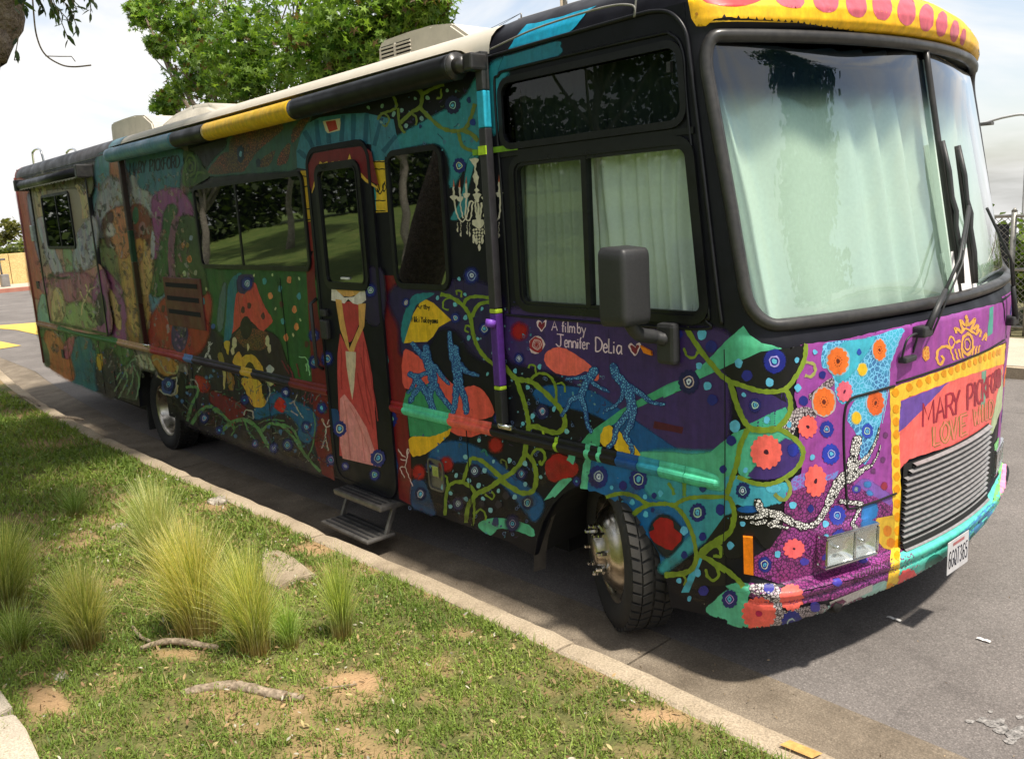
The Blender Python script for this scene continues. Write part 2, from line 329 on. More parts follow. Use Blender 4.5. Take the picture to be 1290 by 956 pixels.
M['concrete'] = surf_mat('gutter_concrete', [(0.25, (0.105, 0.082, 0.058, 1)), (0.5, (0.20, 0.162, 0.12, 1)), (0.78, (0.32, 0.265, 0.20, 1))], 2.6, 0.7, 150, extra=lambda nt, src, tc: road_extra(nt, src, tc, .35))
M['curb'] = surf_mat('curb_concrete', [(0.22, (0.20, 0.155, 0.105, 1)), (0.45, (0.38, 0.305, 0.215, 1)), (0.8, (0.50, 0.41, 0.30, 1))], 3.4, 0.7, 120)
M['walk'] = surf_mat('pavement_concrete', [(0.2, (0.40, 0.34, 0.27, 1)), (0.5, (0.50, 0.43, 0.34, 1)), (0.8, (0.57, 0.50, 0.41, 1))], 2.0, 0.4, 140)
M['yellowpaint'] = surf_mat('yellow_road_paint', [(0.3, (0.55, 0.37, 0.07, 1)), (0.7, (0.66, 0.47, 0.12, 1))], 2.0, 0.3, 120)
M['redcurb'] = surf_mat('red_painted_curb', [(0.3, (0.38, 0.14, 0.10, 1)), (0.7, (0.48, 0.22, 0.16, 1))], 2.0, 0.3, 120)
M['soil'] = surf_mat('far_ground', [(0.3, (0.10, 0.085, 0.05, 1)), (0.7, (0.15, 0.14, 0.06, 1))], 0.3, 0.3, 20)
def strip(name, xs, yfun0, yfun1, dz, material, ny=2, zf=None):
    vs = []; fs = []
    for x in xs:
        for j in range(ny):
            t = j / (ny - 1); y = yfun0(x) * (1 - t) + yfun1(x) * t; vs.append((x, y, (zf(x, y) if zf else gf(x)) + dz))
    for i in range(len(xs) - 1):
        for j in range(ny - 1): a = i * ny + j; fs.append((a, a + ny, a + ny + 1, a + 1))
    mb = MB(); mb.add(vs, fs, smooth=True); o = mb.build(name, material); o['kind'] = 'structure'; return o
mb = MB(); rs = [0, 30, 55, 80, 120, 200, 400, 900]; zz_ = [-.9, -.9, -1.2, -4, -11, -26, -60, -130]; vs = []; n = 48      # a hilltop: the land falls away beyond the park
for r_, z_ in zip(rs, zz_): vs += [(r_ * math.cos(2 * PI * i / n), r_ * math.sin(2 * PI * i / n), z_) for i in range(n)]
mb.add(vs, [(k * n + i, (k + 1) * n + i, (k + 1) * n + (i + 1) % n, k * n + (i + 1) % n) for k in range(1, len(rs) - 1) for i in range(n)] + [[n + i for i in range(n)]], smooth=True); o = mb.build('ground', M['soil']); o['kind'] = 'structure'
XS = list(np.arange(-31, 14.01, 0.5))
XR = list(np.arange(-60, 40.01, 1.0))
def cross_z(x, y): return gf(x) + 0.012 * min(max(y - YG, 0), 3.4)
XR = list(np.arange(-37, 40.01, 1.0))
strip('road', XR, lambda x: YG + float(curb_dy(x)), lambda x: 7.0 if x > -28.5 else 40.0, 0.0, M['asphalt'], 14, lambda x, y: gf(x) + (0.012 * min(max(y - YG, 0), 3.0)))
# gutter pan, cast in lengths with open joints
gp = empty('gutter_pan', (0, 0, 0)); gp['kind'] = 'structure'
jx = [-31, -28, -25, -22, -19, -16.2, -13.4, -10.6, -7.7, -4.9, -2.1, 0.62, 3.6, 6.6, 9.6, 13]
for a, b in zip(jx[:-1], jx[1:]):
    m_ = MB(); xs = np.linspace(a + 0.007, b - 0.007, 9); vs = []; fs = []
    for x in xs:
        d = float(curb_dy(x)); z = gf(x)
        vs += [(x, YC0 - 0.03 + d, z - 0.012), (x, YC0 + 0.10 + d, z - 0.012), (x, YG + d - 0.006, z + 0.005), (x, YG + d - 0.006, z - 0.1), (x, YC0 - 0.03 + d, z - 0.1)]
    for i in range(len(xs) - 1):
        for j in range(4): p = i * 5 + j; fs.append((p, p + 5, p + 6, p + 1))
    fs += [(0, 1, 2, 3, 4), [len(vs) - 5 + k for k in (4, 3, 2, 1, 0)]]
    m_.add(vs, fs); m_.build('gutter_slab', M['concrete'], gp)
m_ = MB(); m_.add([(x, y, gf(x) - 0.06) for x in XS for y in (YC0 - 0.05 + float(curb_dy(x)), YG + 0.05 + float(curb_dy(x)))], [(2 * i, 2 * i + 2, 2 * i + 3, 2 * i + 1) for i in range(len(XS) - 1)]); m_.build('joint_dirt', M['under'], gp)
# curb
cb = empty('curb', (0, 0, 0)); cb['kind'] = 'structure'
jx = [-31, -27.8, -24.6, -21.4, -18.3, -15.6, -13.2, -11.0, -8.6, -6.3, -4.0, -1.75, 0.49, 2.7, 5.0, 7.3, 9.6, 13]
prof = [(YC0 + 0.022, -0.08), (YC0 + 0.018, 0.03), (YC0 + 0.012, 0.115), (YC0 + 0.002, 0.138), (YC0 - 0.02, 0.149), (YC1 + 0.015, 0.152), (YC1, 0.142), (YC1 - 0.005, -0.08)]
for k, (a, b) in enumerate(zip(jx[:-1], jx[1:])):
    m_ = MB(); n = 17; xs = np.linspace(a + 0.006, b - 0.006, n); vs = []; fs = []
    dz = random.uniform(-0.004, 0.006); dy = random.uniform(-0.006, 0.006)
    for i, x in enumerate(xs):
        d = float(curb_dy(x)) + dy; e = 0.010 if i in (0, n - 1) else 0.0
        for q, (y, z) in enumerate(prof):
            j = random.uniform(-0.004, 0.004) if 1 < q < 7 else 0
            vs.append((x, y + d + j + (e if q > 4 else -e) * 0.6, gf(x) + z + dz + j * 0.7 - (e if 1 < q < 7 else 0)))
    m = len(prof)
    for i in range(n - 1):
        for q in range(m - 1): p = i * m + q; fs.append((p, p + 1, p + 1 + m, p + m))
    fs += [list(range(m))[::-1], [(n - 1) * m + q for q in range(m)]]
    m_.add(vs, fs, smooth=False); m_.build('curb_stone', M['curb'], cb)
# far side: curb, pavement, verge
strip('far_curb', list(np.arange(-9, 40.1, 1)), lambda x: 7.0, lambda x: 7.16, 0.14, M['curb'], 2)
mb = MB(); mb.box(-9, 40, 6.985, 7.0, -0.3, 0.13); o = mb.build('far_curb_face', M['curb']); o['kind'] = 'structure'
strip('far_pavement', list(np.arange(-9, 40.1, 1)), lambda x: 7.16, lambda x: 9.1, 0.145, M['walk'], 2)
strip('far_verge', list(np.arange(-60, 60.1, 4)), lambda x: 9.1, lambda x: 13.0, 0.15, M['soil'], 4)
# lawn sheet with bare patches
PATCH = [(450, 858, 42, 13), (835, 902, 52, 14), (395, 690, 34, 12), (385, 655, 25, 9), (55, 880, 30, 22), (560, 745, 30, 6), (690, 790, 28, 7), (300, 872, 60, 7), (230, 822, 40, 7), (150, 630, 40, 9), (60, 560, 40, 7), (260, 640, 34, 8), (390, 882, 40, 7), (600, 880, 50, 5), (20, 520, 40, 7), (110, 520, 30, 5)]
PW = [1.0, 1.0, .9, .8, .95, .8, .7, .6, .7, .6, .7, .7, .5, .4, .7, .6]
pc = []
for (px, py, rx, ry), wt in zip(PATCH, PW):
    c = on_lawn(px, py); a = on_lawn(px + rx, py) - c; b = on_lawn(px, py + ry) - c
    A = np.array([[a.x, b.x], [a.y, b.y]]); pc.append((c.x, c.y, np.linalg.inv(A), wt))
def vnoise(x, y, s, seed=0):
    x = np.asarray(x) * s + seed * 17.3; y = np.asarray(y) * s + seed * 9.7; xi = np.floor(x); yi = np.floor(y); fx = x - xi; fy = y - yi
    h = lambda a, b: np.modf(np.abs(np.sin(a * 127.1 + b * 311.7 + seed) * 43758.5453))[0]
    ux = fx * fx * (3 - 2 * fx); uy = fy * fy * (3 - 2 * fy)
    return (h(xi, yi) * (1 - ux) + h(xi + 1, yi) * ux) * (1 - uy) + (h(xi, yi + 1) * (1 - ux) + h(xi + 1, yi + 1) * ux) * uy
def fbm(x, y, s, seed=0): return 0.5 * vnoise(x, y, s, seed) + 0.3 * vnoise(x, y, s * 2.1, seed + 1) + 0.2 * vnoise(x, y, s * 4.7, seed + 2)
def bare(x, y):
    x = np.asarray(x, float); y = np.asarray(y, float); m = np.zeros_like(x); wob = (fbm(x, y, 9.0, 3) - 0.5) * 1.7
    for cx, cy, Ai, wt in pc:
        u = Ai[0, 0] * (x - cx) + Ai[0, 1] * (y - cy); v = Ai[1, 0] * (x - cx) + Ai[1, 1] * (y - cy)
        m = np.maximum(m, wt * np.clip(1.6 - 1.1 * np.sqrt(u * u + v * v) + wob, 0, 1))
    m = np.maximum(m, np.clip((fbm(x, y, 2.3, 8) - 0.57) * 4, 0, 0.55) * (.4 + 1.2 * fbm(x, y, 16, 9)))
    return m
def dirt_mat():
    def fn(nt, src, tc):
        N = nt.nodes.new; L = nt.links.new; a = N('ShaderNodeAttribute'); a.attribute_name = 'Col'
        mx = N('ShaderNodeMix'); mx.data_type = 'RGBA'; mx.inputs[6].default_value = (0, 0, 0, 1); L(a.outputs['Alpha'], mx.inputs[0]); L(src, mx.inputs[6])
        mu = N('ShaderNodeMix'); mu.data_type = 'RGBA'; mu.blend_type = 'MULTIPLY'; mu.inputs[0].default_value = 1; L(a.outputs['Color'], mu.inputs[7]); mu.inputs[6].default_value = (1, 1, 1, 1)
        L(mu.outputs[2], mx.inputs[7]); return mx.outputs[2]
    return fn
M['lawn'] = surf_mat('lawn_soil', [(0.3, (0.085, 0.10, 0.028, 1)), (0.5, (0.13, 0.13, 0.042, 1)), (0.72, (0.22, 0.17, 0.075, 1))], 9, 0.8, 70, extra=dirt_mat(), bdist=0.015)
M['lawnfar'] = surf_mat('far_turf', [(0.3, (0.085, 0.14, 0.028, 1)), (0.5, (0.13, 0.19, 0.04, 1)), (0.72, (0.20, 0.235, 0.06, 1))], 1.6, 0.8, 25, bdist=.03)
def lawn_sheet(x0, x1, y0, y1, st, name):
    xs = np.arange(x0, x1 + 1e-6, st); ys = np.arange(y0, y1 + 1e-6, st); ys[-1] = y1
    X, Y = np.meshgrid(xs, ys, indexing='ij'); Yb = np.where(np.isclose(Y, YC1 - 0.004), Y + curb_dy(X), Y)
    Z = lawn_z(X, Y) + (fbm(X, Y, 3.0, 5) - 0.5) * 0.03 * np.clip((YC1 - Y) * 5, 0, 1); b = bare(X, Y); Z = Z - 0.004
    V = np.stack([X, Yb, Z], -1).reshape(-1, 3); ny = len(ys); i, j = np.meshgrid(np.arange(len(xs) - 1), np.arange(ny - 1), indexing='ij'); a = (i * ny + j).ravel()
    F = np.stack([a, a + ny, a + ny + 1, a + 1], 1)
    C = np.zeros((len(V), 4)); C[:, :3] = (0.46, 0.29, 0.155); C[:, 3] = b.ravel() * 0.95
    o = np_mesh(name, V, F, M['lawn'] if name == 'lawn' else M['lawnfar'], cols=C, smooth=True); o['kind'] = 'structure'; return o
lawn_sheet(-13.0, 5.0, -5.0, YC1 - 0.004, 0.05, 'lawn')
lawn_sheet(-13.0, 5.0, -45.0, -5.0, 0.5, 'lawn_far'); lawn_sheet(-48.0, -13.0, -45.0, YC1 - 0.004, 0.5, 'lawn_end'); lawn_sheet(5.0, 40.0, -45.0, YC1 - 0.004, 0.5, 'lawn_beyond')
# ------------------------------------------------------------------ the motorhome
MH = empty('motorhome', (-4.2, 1.22, gf(-4.2)))
tag(MH, 'long motorhome covered in painted flowers, vines and figures, parked along the curb', 'motorhome')
class Rel:                                                # parts are modelled in place, then parented keeping their position
    pass
MH_INV = Matrix.Translation((4.2, -1.22, -gf(-4.2)))
def part(mb, name, mats, parent=None, fix=False, label=None):
    o = mb.build(name, mats, None, fix); o.parent = parent or MH
    if parent is None: o.matrix_parent_inverse = MH_INV
    else: o.matrix_parent_inverse = parent.matrix_world.inverted() if parent.type == 'EMPTY' else Matrix()
    if label: o['label'] = label
    return o
def itp(tab, z):
    if z <= tab[0][0]: return tab[0][1]
    for (a, va), (b, vb) in zip(tab[:-1], tab[1:]):
        if z <= b: return va + (vb - va) * (z - a) / (b - a)
    return tab[-1][1]
XC = [(.280, 1.395), (.292, 1.43), (.33, 1.468), (.39, 1.496), (.411, 1.498), (.418, 1.484), (.425, 1.50), (.452, 1.516), (.466, 1.512), (.476, 1.475), (.488, 1.452), (1.0, 1.468), (1.3, 1.482), (1.44, 1.486), (1.475, 1.484), (1.50, 1.472), (1.52, 1.462), (1.56, 1.452), (2.60, 1.272), (2.68, 1.258), (2.69, 1.285), (2.715, 1.30), (2.76, 1.30), (2.82, 1.265), (2.88, 1.185), (2.935, 1.06), (2.975, .91), (3.0, .70)]
INS = [(2.79, 0.0), (2.83, .012), (2.88, .045), (2.93, .11), (2.975, .23), (3.0, .40)]
WID = 2.44
def KB(z): return 0.16 if z < 1.5 else 0.16 + 0.035 * min(1, (z - 1.5) / 1.1) + (0.22 * (z - 2.7) if z > 2.7 else 0)
def front_pt(t, z, xs=None):
    """point of the nose at path parameter t (0 near side .. 0.5 centre .. 1 far side) and height z"""
    far = t > 0.5; q = 1 - t if far else t
    xc = itp(XC, z); ins = itp(INS, z); r = 0.15 if z < 2.0 else 0.15 - 0.05 * min(1, (z - 2.0) / 0.5)
    if xs is None: xs = 1.06 if z < 1.55 else 1.06 - (z - 1.55) / 1.17 * 0.16
    kk = KB(z); f = lambda Y: xc - kk * (Y - 1.22) ** 2
    c = f(ins); x0 = max(c - r, xs + 0.001) if xs < c else xs
    if q < 0.08: X, Y = xs + (x0 - xs) * q / 0.08, ins
    elif q < 0.2:
        s = (q - 0.08) / 0.12; p0 = (x0, ins); p1 = (c, ins); p2 = (f(ins + r), ins + r)
        X = (1 - s) ** 2 * p0[0] + 2 * s * (1 - s) * p1[0] + s * s * p2[0]; Y = (1 - s) ** 2 * p0[1] + 2 * s * (1 - s) * p1[1] + s * s * p2[1]
    else:
        s = (q - 0.2) / 0.3; Y = ins + r + (1.22 - ins - r) * s; X = f(Y)
    return Vector((X, WID - Y if far else Y, z))
def front_n(t, z):
    e = 1e-3; a = front_pt(min(t + e, 1), z) - front_pt(max(t - e, 0), z); b = front_pt(t, z + e) - front_pt(t, z - e)
    n = a.cross(b); n.normalize(); return n if n.x > -0.2 and (n.x > 0 or n.y < 0 or t > .5) else -n
TS = sorted(set([0, .04, .08] + [.08 + .12 * i / 12 for i in range(13)] + [.2 + .3 * i / 26 for i in range(27)])); TS = TS + [1 - t for t in TS[::-1][1:]]
def loft(zs, ts=TS, xs=None, **k):
    mb = MB(); vs = [front_pt(t, z, xs(z) if xs else None) for z in zs for t in ts]; n = len(ts)
    mb.add(vs, [(i * n + j, i * n + j + 1, (i + 1) * n + j + 1, (i + 1) * n + j) for i in range(len(zs) - 1) for j in range(n - 1)], smooth=True); return mb
def cdt_tz(outer, holes, step=0.06, fn=None, dz=None):
    """triangulate an area of the (t*2.9, z) sheet, holes cut out, and wrap it on the nose"""
    S = 2.9; vs = []; ed = []
    for lp in [outer] + holes:
        b = len(vs); n = len(lp); vs += [Vector((p[0] * S, p[1])) for p in lp]; ed += [(b + i, b + (i + 1) % n) for i in range(n)]
    def inside(x, y, lp):
        c = False
        for i in range(len(lp)):
            (x1, y1), (x2, y2) = lp[i - 1], lp[i]
            if (y1 > y) != (y2 > y) and x < (x2 - x1) * (y - y1) / (y2 - y1) + x1: c = not c
        return c
    t0 = min(p[0] for p in outer); t1 = max(p[0] for p in outer); z0 = min(p[1] for p in outer); z1 = max(p[1] for p in outer)
    nt_ = int((t1 - t0) * S / step) + 1; nz_ = int((z1 - z0) / step) + 1
    for i in range(1, nt_):
        for j in range(1, nz_):
            t = t0 + (t1 - t0) * i / nt_; z = z0 + (z1 - z0) * j / nz_
            if inside(t, z, outer) and not any(inside(t, z, h) for h in holes): vs.append(Vector((t * S, z)))
    r = delaunay_2d_cdt(vs, ed, [], 1, 1e-7); F_ = [list(f) for f in r[2]]
    if holes:
        def cen(f): c = sum((r[0][i] for i in f), Vector((0, 0))) / len(f); return c.x / S, c.y
        F_ = [f for f in F_ if not any(inside(*cen(f), h) for h in holes)]
    return [fn(p.x / S, p.y) for p in r[0]], F_
def rr_tz(t0, t1, z0, z1, r, n=7, inset=0.0):
    S = 2.9; return [(x / S, z) for x, z in rrect(t0 * S + inset, t1 * S - inset, z0 + inset, z1 - inset, max(r - inset, .01), n)]
# ---- walls and roof
ARCH_F = [(.76, .262), (.745, .36), (.715, .46), (.655, .55), (.565, .645), (.47, .705), (.37, .735), (.27, .733), (.185, .705), (.09, .645), (.02, .58), (-.06, .47), (-.11, .36), (-.14, .262)]
ARCH_R = [(-5.36, .272), (-5.365, .45), (-5.40, .56), (-5.49, .635), (-5.65, .658), (-5.85, .66), (-6.02, .645), (-6.13, .57), (-6.18, .45), (-6.2, .252)]
outer = [(-9.93, 2.79), (-9.93, .36), (-9.6, .30), (-8.66, .258), (-7.64, .235), (-6.7, .248)] + ARCH_R[::-1] + [(-2.4, .275), (-.36, .285), (-.2, .265)] + ARCH_F[::-1] + [(1.06, .30), (1.06, 1.55), (.898, 2.73), (.885, 2.79)]
WIN_LOW = rrect(-.135, .965, 1.585, 2.265, .05, 4, slant=-.07); WIN_UP = rrect(-.195, .875, 2.36, 2.635, .05, 4, slant=-.02)
mb = MB(); mb.plate(outer, [WIN_LOW, WIN_UP], 0.0, 0.035); side_near = part(mb, 'side_wall', M['black'])
mb = MB(); mb.plate([(x, z) for x, z in outer], [], WID, WID - 0.035); part(mb, 'side_wall', M['black'])
mb = MB(); mb.box(-9.95, -9.915, 0.03, WID - 0.03, .36, 2.9)
mb.box(-9.9, -6.32, .06, WID - .06, .27, .30); mb.box(-6.32, -5.28, .93, WID - .93, .27, .30); mb.box(-5.28, -.22, .06, WID - .06, .29, .32); mb.box(-.22, .86, .81, WID - .81, .29, .32); mb.box(.86, 1.1, .06, WID - .06, .31, .34); mb.box(-5.1, -.45, .55, WID - .3, .03, .27); mb.box(-9.3, -6.5, .3, WID - .3, .05, .26); mb.box(-.45, 1.0, .85, WID - .85, .10, .27)  # lower boxes fill in for chassis and tanks, dropped to block far-side light
part(mb, 'underfloor', M['under'])
# rear corner trim
mb = MB(); mb.tube([(-9.93, .012, .36), (-9.932, .008, 1.5), (-9.93, .012, 2.80)], .03, 10); part(mb, 'rear_corner_trim', mat('rear_corner_paint', (0.22, 0.045, 0.035, 1), 0.4, nscale=6, namt=0.4))
# main roof: rounded eaves, crowned
rp = [(0.0, 2.79), (.004, 2.83), (.02, 2.87), (.055, 2.905), (.10, 2.93), (.20, 2.952), (.5, 2.985), (.85, 3.01), (1.22, 3.022)]; rp = rp + [(WID - y, z) for y, z in rp[::-1][1:]]
mb = MB(); xs = [-9.95, -9.93, -9.88, -9.8] + list(np.linspace(-9.5, -.28, 20)); vs = []
for x in xs:
    e = max(0, (-9.8 - x)) ; k_ = 1 - (e / .15) ** 2 * 0.05
    vs += [(x, 1.22 + (y - 1.22) * (1 if z < 2.8 else 1 - e * .2), 2.79 + (z - 2.79) * (1 - (e / .15) ** 1.5 * .8)) for y, z in rp]
n = len(rp); mb.add(vs, [(i * n + j, (i + 1) * n + j, (i + 1) * n + j + 1, i * n + j + 1) for i in range(len(xs) - 1) for j in range(n - 1)] + [list(range(n))], smooth=True)
roof = part(mb, 'roof', [M['roofwhite']])
# painted eave along the rear roof edge (dark, then red at the corner)
def eave(x0, x1, col, name='eave_paint', lift=.003, z1=3):
    m_ = MB(); pr = [(y - lift, z + lift * .6) for y, z in rp[:6] if z <= z1]
    m_.add([(x, y, z) for x in (x0, x1) for y, z in pr], [(j, len(pr) + j, len(pr) + j + 1, j + 1) for j in range(len(pr) - 1)], col=col, smooth=True); part(m_, name, M['paint'], roof)
eave(-9.86, -6.1, (0.03, 0.022, 0.02, 1)); eave(-9.94, -9.862, (0.28, 0.05, 0.035, 1)); eave(-6.098, -5.75, (0.10, 0.24, 0.30, 1))
# nose: lower panel, windshield surround, cab cap
z_low = sorted(set([p[0] for p in XC if p[0] <= 1.525] + list(np.linspace(.72, 1.46, 14))))
nose = part(loft(z_low), 'nose_panel', M['black'])
WS = rr_tz(.128, .872, 1.553, 2.655, .14, 8)
V, F = cdt_tz([(0, 1.52), (.04, 1.52), (.08, 1.52)] + [(.08 + .84 * i / 60, 1.52) for i in range(1, 61)] + [(.96, 1.52), (1, 1.52), (1, 2.69), (.92, 2.69)] + [(.92 - .84 * i / 60, 2.69) for i in range(1, 61)] + [(.04, 2.69), (0, 2.69)], [WS], .05, front_pt)
mb = MB(); mb.add(V, F, smooth=True); surround = part(mb, 'windshield_surround', M['black'])
z_cap = [2.69, 2.70, 2.715, 2.735, 2.76, 2.79]
cap1 = part(loft(z_cap), 'brow_panel', M['black'])
z_cap2 = [2.79, 2.81, 2.83, 2.855, 2.88, 2.905, 2.93, 2.955, 2.975, 2.99, 3.0]
mb = loft(z_cap2, xs=lambda z: -.282); top = [front_pt(t, 3.0, -.282) for t in TS]; n = len(TS)
mb.add([p for p in top], [], smooth=True); b = len(mb.v) - n
for j in range(n // 2):
    q_ = [b + j, b + j + 1, b + n - 2 - j, b + n - 1 - j]; q_ = q_[:3] if False else [v for i_, v in enumerate(q_) if v not in q_[:i_]]
    if len(q_) < 3: continue
    mb.f.append(q_); mb.c.append(None); mb.m.append(0); mb.sm.append(True)
back = [front_pt(0, z, -.282) for z in z_cap2] + [front_pt(1, z, -.282) for z in z_cap2[::-1]]; mb.add(back, [list(range(len(back)))])
cap2 = part(mb, 'cab_cap', M['black'])
# windshield panes, divider, gasket, curtain
for a, b_ in ((.128, .497), (.503, .872)):
    lp = [(t, z) for t, z in rr_tz(.128, .872, 1.553, 2.655, .14, 8, 0.004)]
    half = [(t, z) for t, z in lp if (t < .5) == (a < .3)]
    if a < .3: half = [(.4975, 2.651)] + half + [(.4975, 1.557)]
    else:
        k = [i for i, p in enumerate(half) if p[1] < 2.0][0]; half = half[:k] + half[k:]; 
        half = sorted(half, key=lambda p: math.atan2(p[1] - 2.09, (p[0] - .69) * 2.9)); half = [(.5025, 1.557)] + [p for p in half] + [(.5025, 2.651)]
        c_ = (.69, 2.09); half = sorted(half, key=lambda p: math.atan2(p[1] - c_[1], (p[0] - c_[0]) * 2.9))
    if a < .3:
        c_ = (.31, 2.09); half = sorted(half, key=lambda p: math.atan2(p[1] - c_[1], (p[0] - c_[0]) * 2.9))
    V, F = cdt_tz(half, [], .06, lambda t, z: front_pt(t, z) - front_n(t, z) * .012)
    def outw(f): a_, b2, c2 = V[f[0]], V[f[1]], V[f[2]]; return f if (b2 - a_).cross(c2 - a_).x > 0 else f[::-1]
    mb = MB(); mb.add(V, [outw(f) for f in F], smooth=True); part(mb, 'windshield_pane', M['wsglass'])
lp = rr_tz(.128, .872, 1.553, 2.655, .14, 10); dense = []
for i in range(len(lp)):
    (t0, z0), (t1, z1) = lp[i], lp[(i + 1) % len(lp)]; d = math.hypot((t1 - t0) * 2.9, z1 - z0); m_ = max(1, int(d / .05))
    dense += [(t0 + (t1 - t0) * k / m_, z0 + (z1 - z0) * k / m_) for k in range(m_)]
mb = MB(); mb.tube([front_pt(t, z) + front_n(t, z) * .004 for t, z in dense], .026, 10, closed=True)
gask = part(mb, 'windshield_gasket', M['gasket'])
mb = MB(); mb.tube([front_pt(.5, z) + Vector((.004, 0, 0)) for z in np.linspace(1.56, 2.65, 14)], .014, 8); part(mb, 'windshield_divider', M['gasket'])
mb = MB(); vs = []; nu, nv = 260, 10
for j in range(nv + 1):
    z = 1.535 + 1.12 * j / nv
    for i in range(nu + 1):
        t = .10 + .80 * i / nu; ph = i * .30 + 2.6 * math.sin(i * .06) + 1.2 * math.sin(i * .023); am = (.030 + .016 * math.sin(i * .05 + 1)) * (1.15 - .35 * j / nv)
        p = front_pt(t, z); n_ = front_n(t, z); vs.append(p - n_ * (.10 + am * math.sin(ph + .25 * math.sin(j * .8)) + .02 * math.sin(i * .023)))
mb.add(vs, [(j * (nu + 1) + i, j * (nu + 1) + i + 1, (j + 1) * (nu + 1) + i + 1, (j + 1) * (nu + 1) + i) for j in range(nv) for i in range(nu)], smooth=True)
part(mb, 'windshield_curtain', M['curtain'])
mb = MB(); mb.add([front_pt(t, z_) - front_n(t, 1.6) * d for t in np.linspace(.1, .9, 40) for z_, d in ((1.548, .01), (1.548, .12))], [(2 * i, 2 * i + 2, 2 * i + 3, 2 * i + 1) for i in range(39)]); part(mb, 'dashboard', M['plastic'])
# ---- side cab windows
def ring(mb, lp, w_, y0, y1, **k):
    c = (sum(p[0] for p in lp) / len(lp), sum(p[1] for p in lp) / len(lp)); o = []
    n = len(lp)
    for i in range(n):
        a = Vector(lp[i - 1]); p = Vector(lp[i]); b = Vector(lp[(i + 1) % n]); t = (b - a).normalized(); nn = Vector((t.y, -t.x))
        if (p + nn * .001 - Vector(c)).length < (p - Vector(c)).length: nn = -nn
        o.append((p.x + nn.x * w_, p.y + nn.y * w_))
    q = [(p[0], y0, p[1]) for p in lp] + [(p[0], y0, p[1]) for p in o] + [(p[0], y1, p[1]) for p in lp] + [(p[0], y1, p[1]) for p in o]
    fs = []
    for i in range(n):
        j = (i + 1) % n; fs += [(i, n + i, n + j, j), (n + i, 3 * n + i, 3 * n + j, n + j), (2 * n + i, i, j, 2 * n + j)]
    mb.add(q, fs, **k); return o
def glass_plate(mb, lp, y): mb.add([(p[0], y, p[1]) for p in lp], [list(range(len(lp)))])
def pleats(name, x0, x1, z0, z1, y, material, amp=.014, wl=.075, slope=0):
    mb = MB(); nx = int((x1 - x0) / .008); vs = []
    for j in range(9):
        for i in range(nx + 1):
            x = x0 + (x1 - x0) * i / nx; z = z0 + (z1 - z0) * j / 8
            ph = x / wl * 6.283 + 1.7 * math.sin(x * 9) + .5 * math.sin(j * .9 + x * 5); vs.append((x + slope * j / 8, y + amp * (1.2 - .05 * j) * math.sin(ph) + .01 * math.sin(x * 21 + j * .4), z))
    mb.add(vs, [(j * (nx + 1) + i, j * (nx + 1) + i + 1, (j + 1) * (nx + 1) + i + 1, (j + 1) * (nx + 1) + i) for j in range(8) for i in range(nx)], smooth=True)
    return part(mb, name, material)
cw = MB(); ring(cw, WIN_LOW, .035, -.014, .03); ring(cw, WIN_LOW, -.016, -.006, .02); cwf = part(cw, 'cab_window_frame', M['frame'])
mb = MB(); glass_plate(mb, [p for p in WIN_LOW if p[0] < .33] [:0] or [(-.135, 1.60), (.325, 1.60), (.325, 2.25), (-.135, 2.25)], .014); part(mb, 'sliding_pane', M['cabglass'])
mb = MB(); glass_plate(mb, [(.325, 1.60), (.965, 1.60), (.90, 2.25), (.325, 2.25)], .010); part(mb, 'fixed_pane', M['cabglass'])
mb = MB(); mb.box(.312, .342, -.008, .03, 1.588, 2.262); part(mb, 'window_bar', M['frame'], cwf)
cw = MB(); ring(cw, WIN_UP, .030, -.014, .03); cwu = part(cw, 'upper_cab_window_frame', M['frame'])
mb = MB(); glass_plate(mb, [(-.195, 2.36), (.875, 2.36), (.86, 2.635), (-.195, 2.635)], .012); part(mb, 'upper_pane', M['cabdark'])
pleats('cab_curtain', .30, 1.0, 1.50, 2.34, .085, M['curtain'], .016, .085, -.03); pleats('cab_curtain', -.2, .335, 1.50, 2.34, .082, M['curtaindk'], .012, .07); pleats('cab_curtain', -.24, .92, 2.3, 2.7, .11, M['curtaindk'], .012, .08)
mb = MB(); mb.box(.80, .82, -.004, .012, 2.545, 2.585); part(mb, 'window_latch', M['plastic'], cwu)
# moulded ridge round the cab windows and drip rail
def smooth_path(pts, n=8):
    P = [Vector(p) for p in pts]; o = []
    for i in range(len(P) - 1):
        p0 = P[max(i - 1, 0)]; p1 = P[i]; p2 = P[i + 1]; p3 = P[min(i + 2, len(P) - 1)]
        for k in range(n):
            t = k / n; o.append(0.5 * ((2 * p1) + (p2 - p0) * t + (2 * p0 - 5 * p1 + 4 * p2 - p3) * t * t + (3 * p1 - p0 - 3 * p2 + p3) * t ** 3))
    o.append(P[-1]); return o
mb = MB(); mb.tube(smooth_path([(-.28, -.004, 2.775), (.2, -.006, 2.782), (.62, -.006, 2.787), (.74, -.006, 2.785), (.83, -.006, 2.76), (.895, -.006, 2.69), (.918, -.006, 2.58), (.965, -.006, 2.23), (1.03, -.006, 1.72), (1.052, -.004, 1.56)]), .0085, 8); part(mb, 'drip_rail', M['frame'])
mb = MB(); mb.tube(smooth_path([(-.232, -.002, 1.53), (-.236, -.004, 2.0), (-.25, -.004, 2.60), (-.215, -.004, 2.68), (-.1, -.004, 2.695), (.7, -.004, 2.695), (.83, -.004, 2.68), (.885, -.004, 2.60), (.90, -.004, 2.40), (.985, -.004, 1.66), (.975, -.004, 1.575), (.90, -.004, 1.53), (-.15, -.004, 1.525), (-.232, -.004, 1.53)]), .007, 6); part(mb, 'window_surround_bead', M['frame'])
